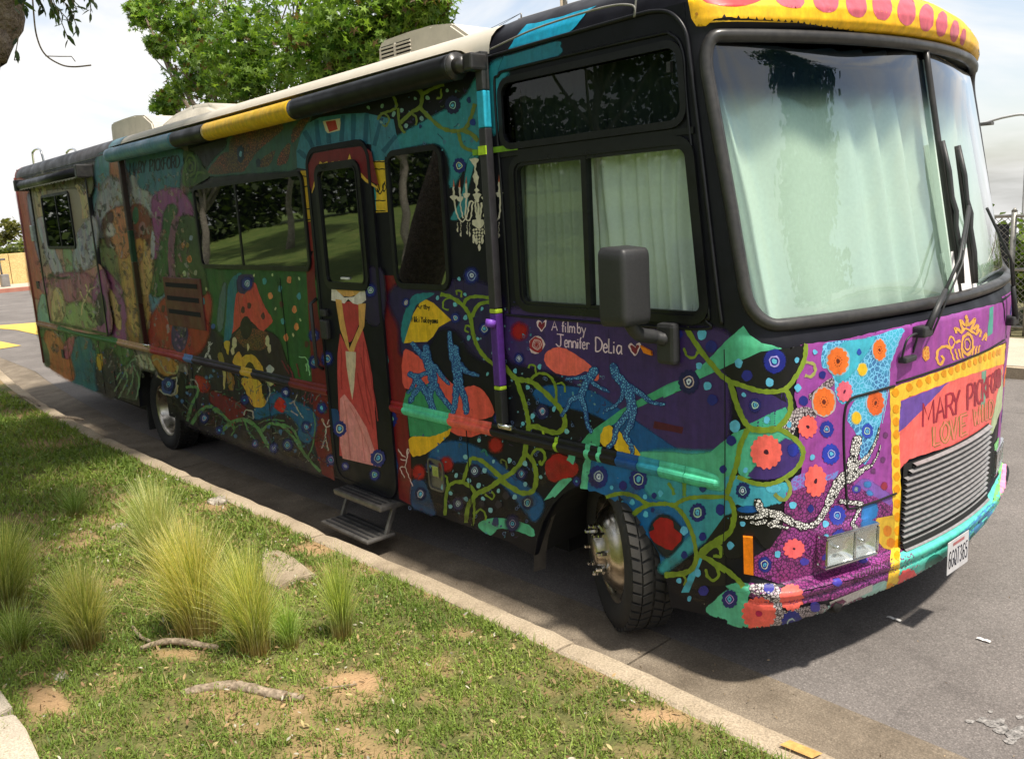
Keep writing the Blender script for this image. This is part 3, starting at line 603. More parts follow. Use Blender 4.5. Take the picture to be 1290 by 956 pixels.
mb = MB(); mb.box(-.25, .93, -.008, .004, 2.300, 2.325); part(mb, 'window_dividing_bead', M['frame'])
# cable with clips on the cab roof edge
mb = MB(); mb.tube(smooth_path([(-.24, -.03, 2.80), (.1, -.035, 2.835), (.5, -.04, 2.842), (.66, -.035, 2.82), (.665, -.03, 2.78), (.68, -.02, 2.90), (.69, .02, 2.95)]), .0045, 6)
part(mb, 'roof_cable', mat('grey_cable', (0.25, 0.24, 0.22, 1), .5, nscale=9, namt=.3))
# ---- coach windows (dark glass, proud black frames)
def coach_window(lp, y0=0.0, bar=None, name='window'):
    m_ = MB(); ring(m_, lp, -.028, y0 - .016, y0 + .002); ring(m_, lp, .004, y0 - .012, y0 + .002)
    f = part(m_, name, M['frame'])
    m_ = MB(); glass_plate(m_, lp, y0 - .007); part(m_, 'pane', M['darkglass'], f)
    if bar is not None:
        z0 = min(p[1] for p in lp); z1 = max(p[1] for p in lp); m_ = MB(); m_.box(bar - .012, bar + .012, y0 - .013, y0 - .003, z0 + .02, z1 - .02); part(m_, 'window_bar', M['frame'], f)
    return f
coach_window(rrect(-4.10, -2.235, 1.715, 2.37, .07, 5), bar=-3.29)
coach_window(rrect(-1.238, -.700, 1.635, 2.408, .08, 5))
# ---- belt moulding in painted lengths
BELT = [(-9.93, -8.9, (160, 110, 80)), (-8.9, -6.6, (70, 130, 70)), (-6.6, -5.6, (190, 150, 110)), (-5.6, -4.75, (170, 50, 55)), (-4.75, -4.55, (90, 130, 190)), (-4.55, -3.55, (45, 30, 50)), (-3.55, -3.35, (220, 180, 60)), (-3.35, -2.72, (26, 26, 40)), (-2.72, -2.165, (120, 28, 32)),
        (-1.395, -1.262, (150, 25, 30)), (-1.262, -.805, (95, 215, 165)), (-.805, -.425, (250, 110, 90)), (-.425, .06, (16, 16, 20)), (.06, .085, (165, 205, 50)), (.085, .27, (16, 16, 20)), (.27, .302, (100, 205, 155)), (.302, .35, (16, 16, 20)), (.35, .375, (100, 205, 155)), (.375, .47, (22, 20, 20)), (.47, .60, (25, 85, 150)), (.60, .72, (50, 150, 170)), (.72, .86, (85, 200, 160)), (.862, 1.035, (90, 210, 165))]
bp = [(0.0, .938), (-.006, .936), (-.010, .925), (-.011, .912), (-.022, .906), (-.026, .896), (-.024, .884), (-.014, .868), (0.0, .860)]
belt = None
for a, b_, c in BELT:
    m_ = MB(); e = 0.0015; col = rgb(*c); xs = (a + e, b_ - e)
    vs = [(x, y, z) for x in xs for y, z in bp]; n = len(bp)
    if b_ > 1.0:                                                  # rounded end by the nose
        vs = [(xs[0], y, z) for y, z in bp] + [(xs[1] - .10, y, z) for y, z in bp] + [(xs[1] - .02, y * .75, .90 + (z - .90) * .8) for y, z in bp] + [(xs[1], y * .1, .90 + (z - .90) * .45) for y, z in bp]
    k = len(vs) // n
    m_.add(vs, [(i * n + j, i * n + j + 1, (i + 1) * n + j + 1, (i + 1) * n + j) for i in range(k - 1) for j in range(n - 1)] + [list(range(n)), [(k - 1) * n + j for j in range(n)][::-1]], col=col, smooth=False)
    part(m_, 'belt_moulding', M['paint'])
# ---- slide-out room at the rear with its topper
mb = MB(); mb.plate([(-9.13, .985), (-6.83, .985), (-6.80, 2.635), (-9.10, 2.635)], [], -.032, .001); slide = part(mb, 'slide_out', mat('slide_out_paint', (0.33, 0.27, 0.20, 1), .45, nscale=3, namt=.5, ncol=(0.20, 0.15, 0.13, 1)))
mb = MB()
for x in (-9.135, -6.815): mb.box(x - .016, x + .016, -.043, .002, .97, 2.66)
mb.box(-9.13, -6.83, -.040, .002, .955, .984); part(mb, 'slide_seal', M['frame'], slide)
coach_window(rrect(-8.66, -7.49, 1.885, 2.51, .06, 4), -.032, bar=-8.05, name='slide_window')
mb = MB(); mb.tube([(-9.30, -.105, 2.665), (-6.66, -.105, 2.665)], .052, 14); top_ = part(mb, 'slide_topper', M['black'])
for x in (-9.30, -6.68): mb = MB(); mb.bbox(x - .04, x + .05, -.165, .0, 2.60, 2.735, .015); part(mb, 'topper_bracket', M['gasket'], top_)
mb = MB()
vs = []; 
for i in range(80): x = -9.2 + 2.4 * i / 79; vs += [(x, -.13, 2.625), (x, -.135, 2.595 + .016 * abs(math.sin(i * .75)))]
mb.add(vs, [(2 * i, 2 * i + 2, 2 * i + 3, 2 * i + 1) for i in range(79)]); part(mb, 'topper_valance', mat('faded_awning_fabric', (0.35, 0.32, 0.28, 1), .9, nscale=12, namt=.3), top_)
# small things on the rear wall panel
mb = MB(); mb.bbox(-9.62, -9.50, -.02, .002, 1.37, 1.47, .006); part(mb, 'outlet_cover', M['plastic'])
mb = MB(); mb.bbox(-9.36, -9.26, -.055, .002, 1.98, 2.18, .012); part(mb, 'porch_lamp', mat('lamp_lens', (0.5, 0.55, 0.55, 1), .2, nscale=30, namt=.3))
mb = MB(); mb.box(-9.30, -9.24, -.012, .002, 1.05, 1.62); part(mb, 'trim_strip', M['frame'])
mb = MB(); mb.box(-8.93, -8.83, -.012, .002, .52, .63); part(mb, 'compartment_latch', M['plastic']); mb = MB(); mb.box(-6.93, -6.88, -.010, .002, .40, .56); part(mb, 'compartment_latch', M['plastic'])
# fridge vent: three slots in a framed panel
mb = MB(); mb.bbox(-5.03, -4.17, -.012, .002, 1.18, 1.62, .006, col=(0.13, 0.028, 0.03, 1)); vent = part(mb, 'fridge_vent', M['paint'])
for k, z in enumerate((1.555, 1.435, 1.315)):
    mb = MB(); mb.box(-4.97, -4.24, -.015, -.0121, z - .022, z + .018); part(mb, 'vent_slot', M['dark'], vent)
# ---- entry door
DOOR = rrect(-2.135, -1.425, .31, 2.475, .10, 6)
mb = MB(); ring(mb, DOOR, .03, -.018, .002); mb.plate(DOOR, [], -.014, .003); door = part(mb, 'entry_door', M['black'])
mb = MB(); ring(mb, rrect(-2.01, -1.535, 1.64, 2.36, .05, 5), .035, -.030, -.012); ring(mb, rrect(-2.01, -1.535, 1.64, 2.36, .05, 5), -.012, -.034, -.012); dw = part(mb, 'door_window_frame', M['frame'], door)
mb = MB(); glass_plate(mb, rrect(-2.01, -1.535, 1.64, 2.36, .05, 5), -.020); part(mb, 'door_window_pane', M['darkglass'], door)
mb = MB(); mb.bbox(-1.82, -1.73, -.034, -.018, 1.672, 1.686, .003); part(mb, 'latch_label', mat('white_label', (0.7, 0.7, 0.68, 1), .5, nscale=40, namt=.1), door)
mb = MB(); mb.bbox(-2.125, -2.04, -.050, -.012, 1.27, 1.40, .012); mb.bbox(-2.115, -2.05, -.045, -.012, 1.42, 1.47, .01); part(mb, 'door_handle', M['plastic'], door)
# grab handle beside the door
mb = MB(); mb.tube([(-2.215, -.004, 1.05), (-2.215, -.05, 1.08), (-2.215, -.05, 1.50), (-2.215, -.004, 1.53)], .013, 8); part(mb, 'grab_handle', M['plastic'])
# compartment latch on the lower panel, small grille
mb = MB(); lp = rrect(-1.035, -.905, .455, .625, .02, 3); ring(mb, lp, .012, -.012, .002); mb.plate(lp, [], -.002, .003); cl_ = part(mb, 'compartment_handle', M['alu'])
mb = MB(); mb.bbox(-1.0, -.935, -.016, -.002, .53, .60, .006); part(mb, 'latch_paddle', M['chrome'], cl_)
for x, za, zb in ((-.655, .29, .858), (-3.12, .282, .858), (-4.62, .276, .858), (-7.32, .25, .858), (-8.62, .27, .858), (-2.72, .96, 1.66), (-.36, .96, 2.3)):
    m_ = MB(); m_.box(x - .0022, x + .0022, -.0052, .001, za, zb); part(m_, 'panel_seam', M['dark'])
# ---- patio awning: roller, arms
ROLL = [(-5.72, -4.05, (90, 140, 165)), (-4.05, -3.42, (14, 12, 12)), (-3.42, -2.06, (225, 180, 30)), (-2.06, -.42, (12, 12, 15))]
AW = empty('patio_awning', (-5.72, -.1, 2.74), 0, None); AW.parent = MH; AW.matrix_parent_inverse = MH_INV
bpy.context.view_layer.update()
for a, b_, c in ROLL:
    m_ = MB(); n = 40; pts = [(x, -.105, 2.745 - .012 * math.sin((x + 5.72) / 5.3 * PI)) for x in np.linspace(a + .001, b_ - .001, n)]
    m_.tube(pts, .064, 18, col=rgb(*c)); part(m_, 'awning_roll', M['paint'], AW)
m_ = MB(); m_.add([(x, y, z) for x in (-5.72, -.42) for y, z in ((.002, 2.80), (-.06, 2.822), (-.105, 2.822))], [(0, 3, 4, 1), (1, 4, 5, 2)], col=(0.5, 0.42, 0.30, 1)); part(m_, 'awning_canvas', M['paint'], AW)
m_ = MB(); m_.tube([(-.42, -.105, 2.745), (-.40, -.105, 2.745)], .066, 16); m_.tube([(-.40, -.105, 2.745), (-.335, -.105, 2.745)], .040, 16); m_.bbox(-.34, -.27, -.125, -.02, 2.71, 2.79, .012); part(m_, 'roller_head', M['gasket'], AW)
for x0, segs in ((-.30, [(2.80, 2.62, (60, 60, 62)), (2.62, 2.445, (50, 180, 215)), (2.445, 1.56, (58, 56, 60)), (1.56, 1.535, (190, 220, 60)), (1.535, 1.16, (92, 48, 140)), (1.16, 1.138, (185, 215, 60)), (1.138, .96, (40, 40, 42))]), (-5.66, [(2.72, 2.05, (70, 55, 55)), (2.05, 1.75, (30, 70, 50)), (1.75, 1.35, (60, 45, 30)), (1.35, .96, (60, 20, 18))])):
    m0 = None
    for z1, z0, c in segs:
        m_ = MB(); m_.bbox(x0 - .026, x0 + .026, -.058, -.012, z0 + .001, z1 - .001, .006, col=rgb(*c)); o = part(m_, 'awning_arm', M['paint'], AW)
    m_ = MB(); m_.tube([(x0 - .02, -.004, .955), (x0, -.05, .95), (x0 + .05, -.03, .945)], .013, 8); m_.tube([(x0, -.035, 1.05), (x0 + .005, -.04, .95)], .016, 8); m_.bbox(x0 - .05, x0 + .06, -.03, .0, .925, .955, .008); part(m_, 'arm_foot', M['chrome'], AW)
m_ = MB(); m_.box(-.44, -.10, -.012, -.006, 2.325, 2.352, col=rgb(120, 165, 40)); m_.box(-.33, -.272, -.064, -.058, 2.318, 2.36, col=rgb(190, 225, 50)); part(m_, 'awning_strap', M['paint'], AW)
m_ = MB(); m_.tube([(-.30, -.07, 1.505), (-.30, -.082, 1.47)], .028, 10, col=rgb(130, 75, 190)); part(m_, 'arm_knob', M['paint'], AW)
# ---- roof equipment
def ac_unit(x0, x1, y0, y1, z0, z1, louvre=True):
    m_ = MB(); pr = [(x0, z0), (x0 + .03, z1 - .05), (x0 + .07, z1 - .005), (x0 + .35 * (x1 - x0), z1), (x1 - .42 * (x1 - x0), z1 - .005), (x1 - .22 * (x1 - x0), z1 - .035), (x1 - .07 * (x1 - x0), z1 - .14), (x1, z0 + .02), (x1, z0)]
    bm = bmesh.new(); a = [bm.verts.new((x, y0, z)) for x, z in pr]; f = bm.faces.new(a); r_ = bmesh.ops.extrude_face_region(bm, geom=[f])
    for v in [q for q in r_['geom'] if isinstance(q, bmesh.types.BMVert)]: v.co.y = y1
    bmesh.ops.recalc_face_normals(bm, faces=bm.faces); bmesh.ops.bevel(bm, geom=bm.edges[:], offset=.018, segments=2, affect='EDGES'); m_.frombm(bm)
    ac = part(m_, 'roof_air_conditioner', M['acwhite'])
    if louvre:
        m_ = MB(); m_.box(x0 + .07, x0 + .43, y0 - .002, y0 + .01, z0 + .055, z1 - .05); part(m_, 'intake', M['dark'], ac)
        for k in range(8):
            z = z0 + .06 + k * (z1 - z0 - .115) / 7.6; m_ = MB(); m_.box(x0 + .06, x0 + .44, y0 - .012, y0 + .006, z, z + .011); part(m_, 'louvre', M['acwhite'], ac)
        m_ = MB(); m_.box(x0 + .245, x0 + .262, y0 - .014, y0 - .001, z0 + .05, z1 - .05); part(m_, 'louvre_bar', M['acwhite'], ac)
    return ac
ac_unit(-2.52, -1.38, .83, 1.6, 2.98, 3.285)
ac_unit(-8.45, -6.95, .80, 1.6, 2.96, 3.345, False)
m_ = MB()
bm = bmesh.new(); pr = [(-6.93, 2.96), (-6.9, 3.15), (-6.5, 3.225), (-5.95, 3.26), (-5.55, 3.235), (-5.34, 3.15), (-5.30, 2.96)]; a = [bm.verts.new((x, .8, z)) for x, z in pr]; f = bm.faces.new(a); r_ = bmesh.ops.extrude_face_region(bm, geom=[f])
for v in [q for q in r_['geom'] if isinstance(q, bmesh.types.BMVert)]: v.co.y = 1.5
bmesh.ops.recalc_face_normals(bm, faces=bm.faces); bmesh.ops.bevel(bm, geom=bm.edges[:], offset=.05, segments=3, affect='EDGES'); m_.frombm(bm, smooth=True); part(m_, 'roof_vent_cover', M['acwhite'])
for y in (.28, .70):
    m_ = MB(); m_.tube(smooth_path([(-9.55, y, 2.93), (-9.62, y, 3.10), (-9.75, y, 3.15), (-9.98, y, 3.14), (-10.06, y, 3.05), (-10.06, y, 2.4), (-10.05, y, 1.2)]), .014, 8); part(m_, 'ladder_rail', M['chrome'])
m_ = MB(); m_.tube([(-.95, 1.2, 2.98), (-.95, 1.2, 3.14)], .05, 10); m_.tube([(-.95, 1.2, 3.1), (-.95, 1.2, 3.6)], .012, 6); m_.tube(smooth_path([(-.98, 1.1, 3.02), (-.9, 1.12, 3.18), (-.75, 1.12, 3.16), (-.7, 1.12, 3.0)]), .012, 6); part(m_, 'roof_antenna', M['alu'])
# ---- wheels
def wheel(cx, cy, cz, rad, wd, steer, dual=False, lugs=True, face=-1):
    Mt = Matrix.Translation((cx, cy, cz)) @ Matrix.Rotation(steer, 4, 'Z') @ (Matrix.Identity(4) if face < 0 else Matrix.Rotation(PI, 4, 'Z'))
    rr = .262; h = wd / 2; W_ = empty('wheel', (cx, cy, cz)); W_.parent = MH; W_.matrix_parent_inverse = MH_INV; bpy.context.view_layer.update()
    m_ = MB(); pr = [(rr, h * .72), (rr + .02, h * .9), (rr + .07, h), (rad - .05, h * .98), (rad - .018, h * .86), (rad - .011, h * .5), (rad - .011, -h * .5), (rad - .018, -h * .86), (rad - .05, -h * .98), (rr + .07, -h), (rr + .02, -h * .9), (rr, -h * .72)]
    m_.lathe(pr, 56, Mt); part(m_, 'tyre', M['rubber'], W_)
    m_ = MB(); nb = 46
    for row, (a0, a1, ph) in enumerate(((-.86, -.50, 0), (-.44, -.05, .5), (.05, .44, 0), (.50, .86, .5))):
        for k in range(nb):
            t0 = 2 * PI * (k + ph) / nb; t1 = t0 + 2 * PI / nb * .74; sk = .35 * (2 * PI / nb) * (1 if row % 2 else -1); vs = []
            for t_off, aa in ((0, a0), (0, a1)):
                pass
            for r_ in (rad - .020, rad):
                ro = r_ - (.009 if abs(a0) > .6 or abs(a1) > .6 else 0) * 0
                vs += [(ro * math.cos(t0), a0 * h, ro * math.sin(t0)), (ro * math.cos(t0 + sk), a1 * h, ro * math.sin(t0 + sk)), (ro * math.cos(t1 + sk), a1 * h, ro * math.sin(t1 + sk)), (ro * math.cos(t1), a0 * h, ro * math.sin(t1)),]
            m_.add([Mt @ Vector(p) for p in vs], [(4, 5, 6, 7), (0, 1, 5, 4), (1, 2, 6, 5), (2, 3, 7, 6), (3, 0, 4, 7)])
    o = part(m_, 'tread_blocks', M['rubber'], W_)
    m_ = MB()
    if dual: pr = [(rr + .006, -h * .74), (rr - .012, -h * .70), (rr - .03, -h * .5), (rr - .055, .02), (rr - .09, .07), (.13, .085), (.10, .02), (.0, .015)]
    else: pr = [(rr + .008, -h * .76), (rr - .012, -h * .80), (rr - .030, -h * .60), (rr - .045, -h * .55), (rr - .07, -h * .9), (.155, -h * 1.12), (.145, -h * 1.16), (.085, -h * 1.18), (.078, -h * 1.45), (.05, -h * 1.55), (0.0, -h * 1.57)]
    m_.lathe(pr, 40, Mt); part(m_, 'rim', M['steel'], W_)
    if lugs:
        for k in range(8):
            an = 2 * PI * k / 8 + .2; a0 = -h * 1.16 if not dual else .08
            q = [Mt @ Vector((.115 * math.cos(an), a0 + d, .115 * math.sin(an))) for d in ((0, -.03, -.034, -.052, -.056) if not dual else (0, -.03))]
            m_ = MB(); m_.tube(q, [.014, .014, .011, .011, .006][:len(q)], 6, smooth=False); part(m_, 'lug_nut', M['chrome'], W_)
    return W_
zr = gf(-5.75)
wheel(.338, .192, gf(.338) + .395, .402, .232, R(-31)); wheel(.365, WID - .185, gf(.365) + .405, .405, .235, R(-29), face=1)
wheel(-5.78, .20, zr + .400, .405, .225, 0, dual=True); wheel(-5.78, WID - .2, zr + .40, .405, .225, 0, dual=True, face=1)
for y in (.50, WID - .50): wheel(-5.78, y, zr + .40, .405, .225, 0, dual=True, lugs=False)
# wheel wells, front flange, axle, mud flap
m_ = MB(); vs = []
for x, z in ARCH_F: vs += [(x, .03, z), (x, .78, z + .05)]
m_.add(vs, [(2 * i, 2 * i + 2, 2 * i + 3, 2 * i + 1) for i in range(len(ARCH_F) - 1)])
m_.add([(-.2, .79, .2), (.85, .79, .2), (.85, .79, .9), (-.2, .79, .9)], [(0, 1, 2, 3)]); part(m_, 'wheel_well', M['under']); m_ = MB()
vs = []
for x, z in ARCH_R: vs += [(x, .03, z), (x, .9, z + .03)]
m_.add(vs, [(2 * i, 2 * i + 2, 2 * i + 3, 2 * i + 1) for i in range(len(ARCH_R) - 1)])
m_.add([(-6.3, .91, .1), (-5.3, .91, .1), (-5.3, .91, .8), (-6.3, .91, .8)], [(0, 1, 2, 3)]); part(m_, 'wheel_well', M['under'])
m_ = MB(); pl = [(-.02, .56), (-.075, .46), (-.118, .36), (-.145, .26), (-.155, .165)]
m_.add([(x, -.002, z) for x, z in pl] + [(x + .012, .075, z) for x, z in pl], [(i, i + 1, i + 6, i + 5) for i in range(4)]); part(m_, 'fender_flange', mat('bare_flange', (0.07, 0.06, 0.05, 1), .6, nscale=20, namt=.4))
m_ = MB(); m_.box(-6.26, -6.235, .08, .60, -.02, .34); part(m_, 'mud_flap', M['rubber'])
m_ = MB(); m_.tube([(.37, .3, .33), (.37, 2.1, .33)], .05, 8); part(m_, 'axle', M['under']); m_ = MB(); m_.tube([(-5.78, .3, .2), (-5.78, 2.1, .2)], .07, 8); part(m_, 'axle', M['under'])
# ---- entry step
ST = empty('entry_step', (-1.75, 0, .2)); ST.parent = MH; ST.matrix_parent_inverse = MH_INV; bpy.context.view_layer.update()
def step_at(y, z, px0, px1): return on_y(*px0, y).x, on_y(*px1, y).x
m_ = MB(); m_.bbox(-2.00, -1.42, -.135, .09, .235, .275, .012); part(m_, 'step_tread', M['alu'], ST)
m_ = MB(); m_.bbox(-2.00, -1.42, -.25, -.03, .055, .08, .01); part(m_, 'step_tread', M['alu'], ST)
for x in (-1.98, -1.44):
    m_ = MB(); m_.bbox(x - .012, x + .012, -.03, .0, .08, .25, .004)
    for v in range(len(m_.v)):
        a = m_.v[v]; m_.v[v] = (a[0], a[1] - (.25 - a[2]) * .45, a[2])
    part(m_, 'step_bracket', M['alu'], ST)
for z_, y0_, y1_ in ((.2756, -.125, .06), (.0806, -.24, -.04)):
    for k in range(5): m_ = MB(); yy_ = y0_ + (y1_ - y0_) * (k + .5) / 5; m_.box(-1.97, -1.45, yy_ - .006, yy_ + .006, z_, z_ + .004); part(m_, 'tread_rib', M['plastic'], ST)
# ---- mirror
MI = empty('side_mirror', (.80, 0, 1.47)); MI.parent = MH; MI.matrix_parent_inverse = MH_INV; bpy.context.view_layer.update()
c = on_y(788, 361, -.22)
bm = bmesh.new(); bmesh.ops.create_cube(bm, size=1.0); bmesh.ops.bevel(bm, geom=bm.edges[:], offset=.16, segments=4, profile=.6, affect='EDGES')
Mm = Matrix.Translation(c) @ Matrix.Rotation(R(-8), 4, 'Z')
for v in bm.verts:
    p = v.co.copy(); k_ = 1 - .18 * (p.x + .5) ** 2; v.co = Vector((p.x * .15, p.y * .175 * k_, p.z * .325 * (1 - .06 * (p.x + .5))))
m_ = MB(); m_.frombm(bm, mat=Mm, smooth=True); part(m_, 'mirror_housing', M['plastic'], MI)
m_ = MB(); m_.add([Mm @ Vector((-.0765, y, z)) for y, z in rrect(-.075, .075, -.145, .145, .03, 4)], [list(range(20))]); part(m_, 'mirror_glass', M['chrome'], MI)
b0 = on_y(846, 428, 0); m_ = MB(); m_.tube(smooth_path([c + Vector((0, .02, -.15)), c + Vector((.01, .06, -.20)), (b0 + c) / 2 + Vector((0, .03, -.10)), b0 + Vector((-.01, -.05, .01)), b0 + Vector((0, .002, 0))]), [.03] * 8 + [.03] * 8 + [.028] * 8 + [.03] * 8 + [.04], 10); part(m_, 'mirror_arm', M['plastic'], MI)
m_ = MB(); m_.bbox(b0.x - .045, b0.x + .05, -.05, .002, b0.z - .10, b0.z + .075, .018); part(m_, 'mirror_base', M['plastic'], MI)
# ------------------------------------------------------------------ the mural: thin coats of paint laid on the body panels
bpy.context.view_layer.update()
_v = []; _f = []
for o in (side_near, nose, surround, cap1, cap2):
    b = len(_v); _v += [o.matrix_world @ v.co for v in o.data.vertices]; _f += [[i + b for i in p.vertices] for p in o.data.polygons]
BV = BVHTree.FromPolygons(_v, _f)
def voro_mat(name, cell, line, scale, thick, cell2=None, rough=.42):
    m = bpy.data.materials.new(name); m.use_nodes = True; nt = m.node_tree; b = nt.nodes['Principled BSDF']; N = nt.nodes.new; L = nt.links.new
    tc = N('ShaderNodeTexCoord'); v = N('ShaderNodeTexVoronoi'); v.feature = 'DISTANCE_TO_EDGE'; v.inputs['Scale'].default_value = scale; L(tc.outputs['Object'], v.inputs['Vector'])
    r = N('ShaderNodeMapRange'); r.inputs['From Min'].default_value = thick * .6; r.inputs['From Max'].default_value = thick; L(v.outputs['Distance'], r.inputs['Value'])
    n = N('ShaderNodeTexNoise'); n.inputs['Scale'].default_value = 5; n.inputs['Detail'].default_value = 3; L(tc.outputs['Object'], n.inputs['Vector'])
    c = N('ShaderNodeMix'); c.data_type = 'RGBA'; c.inputs[6].default_value = cell; c.inputs[7].default_value = cell2 or cell; rr = N('ShaderNodeMapRange'); rr.inputs['From Min'].default_value = .4; rr.inputs['From Max'].default_value = .6; L(n.outputs['Fac'], rr.inputs['Value']); L(rr.outputs[0], c.inputs[0])
    mx = N('ShaderNodeMix'); mx.data_type = 'RGBA'; mx.inputs[6].default_value = line; L(c.outputs[2], mx.inputs[7]); L(r.outputs[0], mx.inputs[0]); L(mx.outputs[2], b.inputs['Base Color'])
    b.inputs['Roughness'].default_value = rough; b.inputs['Coat Weight'].default_value = .12
    return m
M['mos_purple'] = voro_mat('purple_mosaic', rgb(150, 62, 140), rgb(62, 20, 62), 66, .12, rgb(130, 48, 110))
M['mos_blue'] = voro_mat('blue_mosaic', rgb(58, 112, 165), rgb(120, 195, 235), 50, .10, rgb(70, 175, 205))
M['mos_white'] = voro_mat('white_mosaic', rgb(205, 196, 196), rgb(38, 28, 36), 72, .13, rgb(165, 150, 155))
M['mos_skin'] = voro_mat('white_scale_pattern', rgb(235, 232, 228), rgb(14, 12, 16), 88, .15)
M['mos_fig'] = voro_mat('blue_dotted_pattern', rgb(105, 180, 220), rgb(22, 70, 135), 85, .24)
M['mos_lav'] = voro_mat('lavender_net', rgb(140, 80, 160), rgb(110, 130, 200), 56, .12)
M['mos_rust'] = voro_mat('rust_dot_pattern', rgb(150, 75, 50), rgb(55, 35, 35), 55, .2, rgb(110, 95, 45))
CROP = dict(A1=(20, 190, .18619), A2=(30, 330, .18619), A3=(220, 130, .18619), A4=(200, 320, .18619), A5=(180, 430, .18619), A6=(380, 340, .18619), A7=(440, 90, .18619), A8=(620, 380, .18619),
            B1=(840, 390, .18619), B2=(840, 520, .18619), B3=(700, 560, .18619), B4=(980, 400, .14019), B5=(980, 520, .14019), B6=(480, 500, .18619), B8=(560, 180, .14639), K5=(840, 640, .18832), K6=(1000, 560, .2511), K7=(1080, 360, .23), H1=(1150, 420, .1673), Z7=(860, 0, .29457), P=(0, 0, 1.0))
cur = ['P']
def px(p): x0, y0, s = CROP[cur[0]]; return (x0 + p[0] * s, y0 + p[1] * s)
def ps(v): return v * CROP[cur[0]][2]
DEC = {}
SURF = dict(S=0.0, D=-.0142, L=-.0322)
cnt = [0]; WOB = [1.0]
def refine(pts, faces, lim=3.4):
    pts = [tuple(p) for p in pts]; T = []
    for f in faces: T += [(f[0], f[i], f[i + 1]) for i in range(1, len(f) - 1)]
    for _ in range(4):
        mid = {}; O = []; again = False
        def m(a, b):
            k = (a, b) if a < b else (b, a)
            if k not in mid: pts.append(tuple((u + v) / 2 for u, v in zip(pts[a], pts[b]))); mid[k] = len(pts) - 1
            return mid[k]
        def ln(a, b): return math.hypot(pts[a][0] - pts[b][0], pts[a][1] - pts[b][1]) > lim
        for a, b, c in T:
            l = (ln(a, b), ln(b, c), ln(c, a)); k = sum(l)
            if k == 0: O.append((a, b, c)); continue
            again = True
            if k == 3: x, y, z = m(a, b), m(b, c), m(c, a); O += [(a, x, z), (x, b, y), (z, y, c), (x, y, z)]
            else:
                while not (l[0] and not l[2]) and not (k == 1 and l[0]): a, b, c = b, c, a; l = (l[1], l[2], l[0])
                x = m(a, b)
                if k == 1: O += [(a, x, c), (x, b, c)]
                else: y = m(b, c); O += [(x, b, y), (a, x, y), (a, y, c)]
        T = O
        if not again: break
    return pts, T
def emit(key, pts, faces, surf, lay, col):
    """pts in photo pixels -> on the panel; faces index them"""
    pts = [(q[0] + .42 * math.sin(q[1] * .83 + q[0] * .31) * WOB[0], q[1] + .42 * math.sin(q[0] * .77 - q[1] * .37 + 1.3) * WOB[0]) + tuple(q[2:]) for q in pts]      # unsteady hand
    cnt[0] += 1; off = .0010 + lay * .00042 + (cnt[0] % 17) * .000023; P3 = []
    if surf == 'F': off += .0012; pts, faces = refine(pts, faces)
    for q in pts:
        d = ray(*q[:2])
        if surf != 'F': p = CAM + d * ((SURF[surf] - off - CAM.y) / d.y); P3.append(p)
        else:
            h = BV.ray_cast(CAM, d, 30)
            if h[0] is None: P3.append(None); continue
            n = h[1] if h[1].dot(d) < 0 else -h[1]; P3.append(h[0] + n * off)
    ok = []
    for f in faces:
        if any(P3[i] is None for i in f): continue
        if surf == 'F' and max((P3[f[i]] - P3[f[i - 1]]).length for i in range(len(f))) > .35: continue
        ok.append(f)
    if not ok: return
    mb = DEC.setdefault(key, MB()); b = len(mb.v); mb.v += [tuple(p) if p is not None else (0, 0, 0.4) for p in P3]
    for f in ok:
        mb.f.append([i + b for i in f]); mb.m.append(0); mb.sm.append(surf == 'F')
        if col is not None and len(col) == 2: mb.c.append([col[0] if (len(pts[i]) < 3 or pts[i][2] > .5) else col[1] for i in f])
        else: mb.c.append(col)
GRP = ['side']
def key(m): return (GRP[0], {'paint': 'faded', 'spray': 'fadedspray'}.get(m, m) if GRP[0] in ('rear_side_mural', 'coach_side_mural') else m)
def cat_closed(pts, n=6):
    o = []; m = len(pts)
    for i in range(m):
        p0, p1, p2, p3 = [Vector(pts[(i + k) % m]) for k in (-1, 0, 1, 2)]
        for k in range(n):
            t = k / n; o.append(tuple(.5 * ((2 * p1) + (p2 - p0) * t + (2 * p0 - 5 * p1 + 4 * p2 - p3) * t * t + (3 * p1 - p0 - 3 * p2 + p3) * t ** 3)))
    return o
def cat_open(pts, n=6):
    o = []; m = len(pts)
    for i in range(m - 1):
        p0, p1, p2, p3 = [Vector(pts[min(max(i + k, 0), m - 1)]) for k in (-1, 0, 1, 2)]
        for k in range(n):
            t = k / n; o.append(.5 * ((2 * p1) + (p2 - p0) * t + (2 * p0 - 5 * p1 + 4 * p2 - p3) * t * t + (3 * p1 - p0 - 3 * p2 + p3) * t ** 3))
    o.append(Vector(pts[-1])); return o
def inside2(x, y, lp):
    c = False
    for i in range(len(lp)):
        (x1, y1), (x2, y2) = lp[i - 1], lp[i]
        if (y1 > y) != (y2 > y) and x < (x2 - x1) * (y - y1) / (y2 - y1) + x1: c = not c
    return c
def C(c): return c if isinstance(c, str) else rgb(*c)
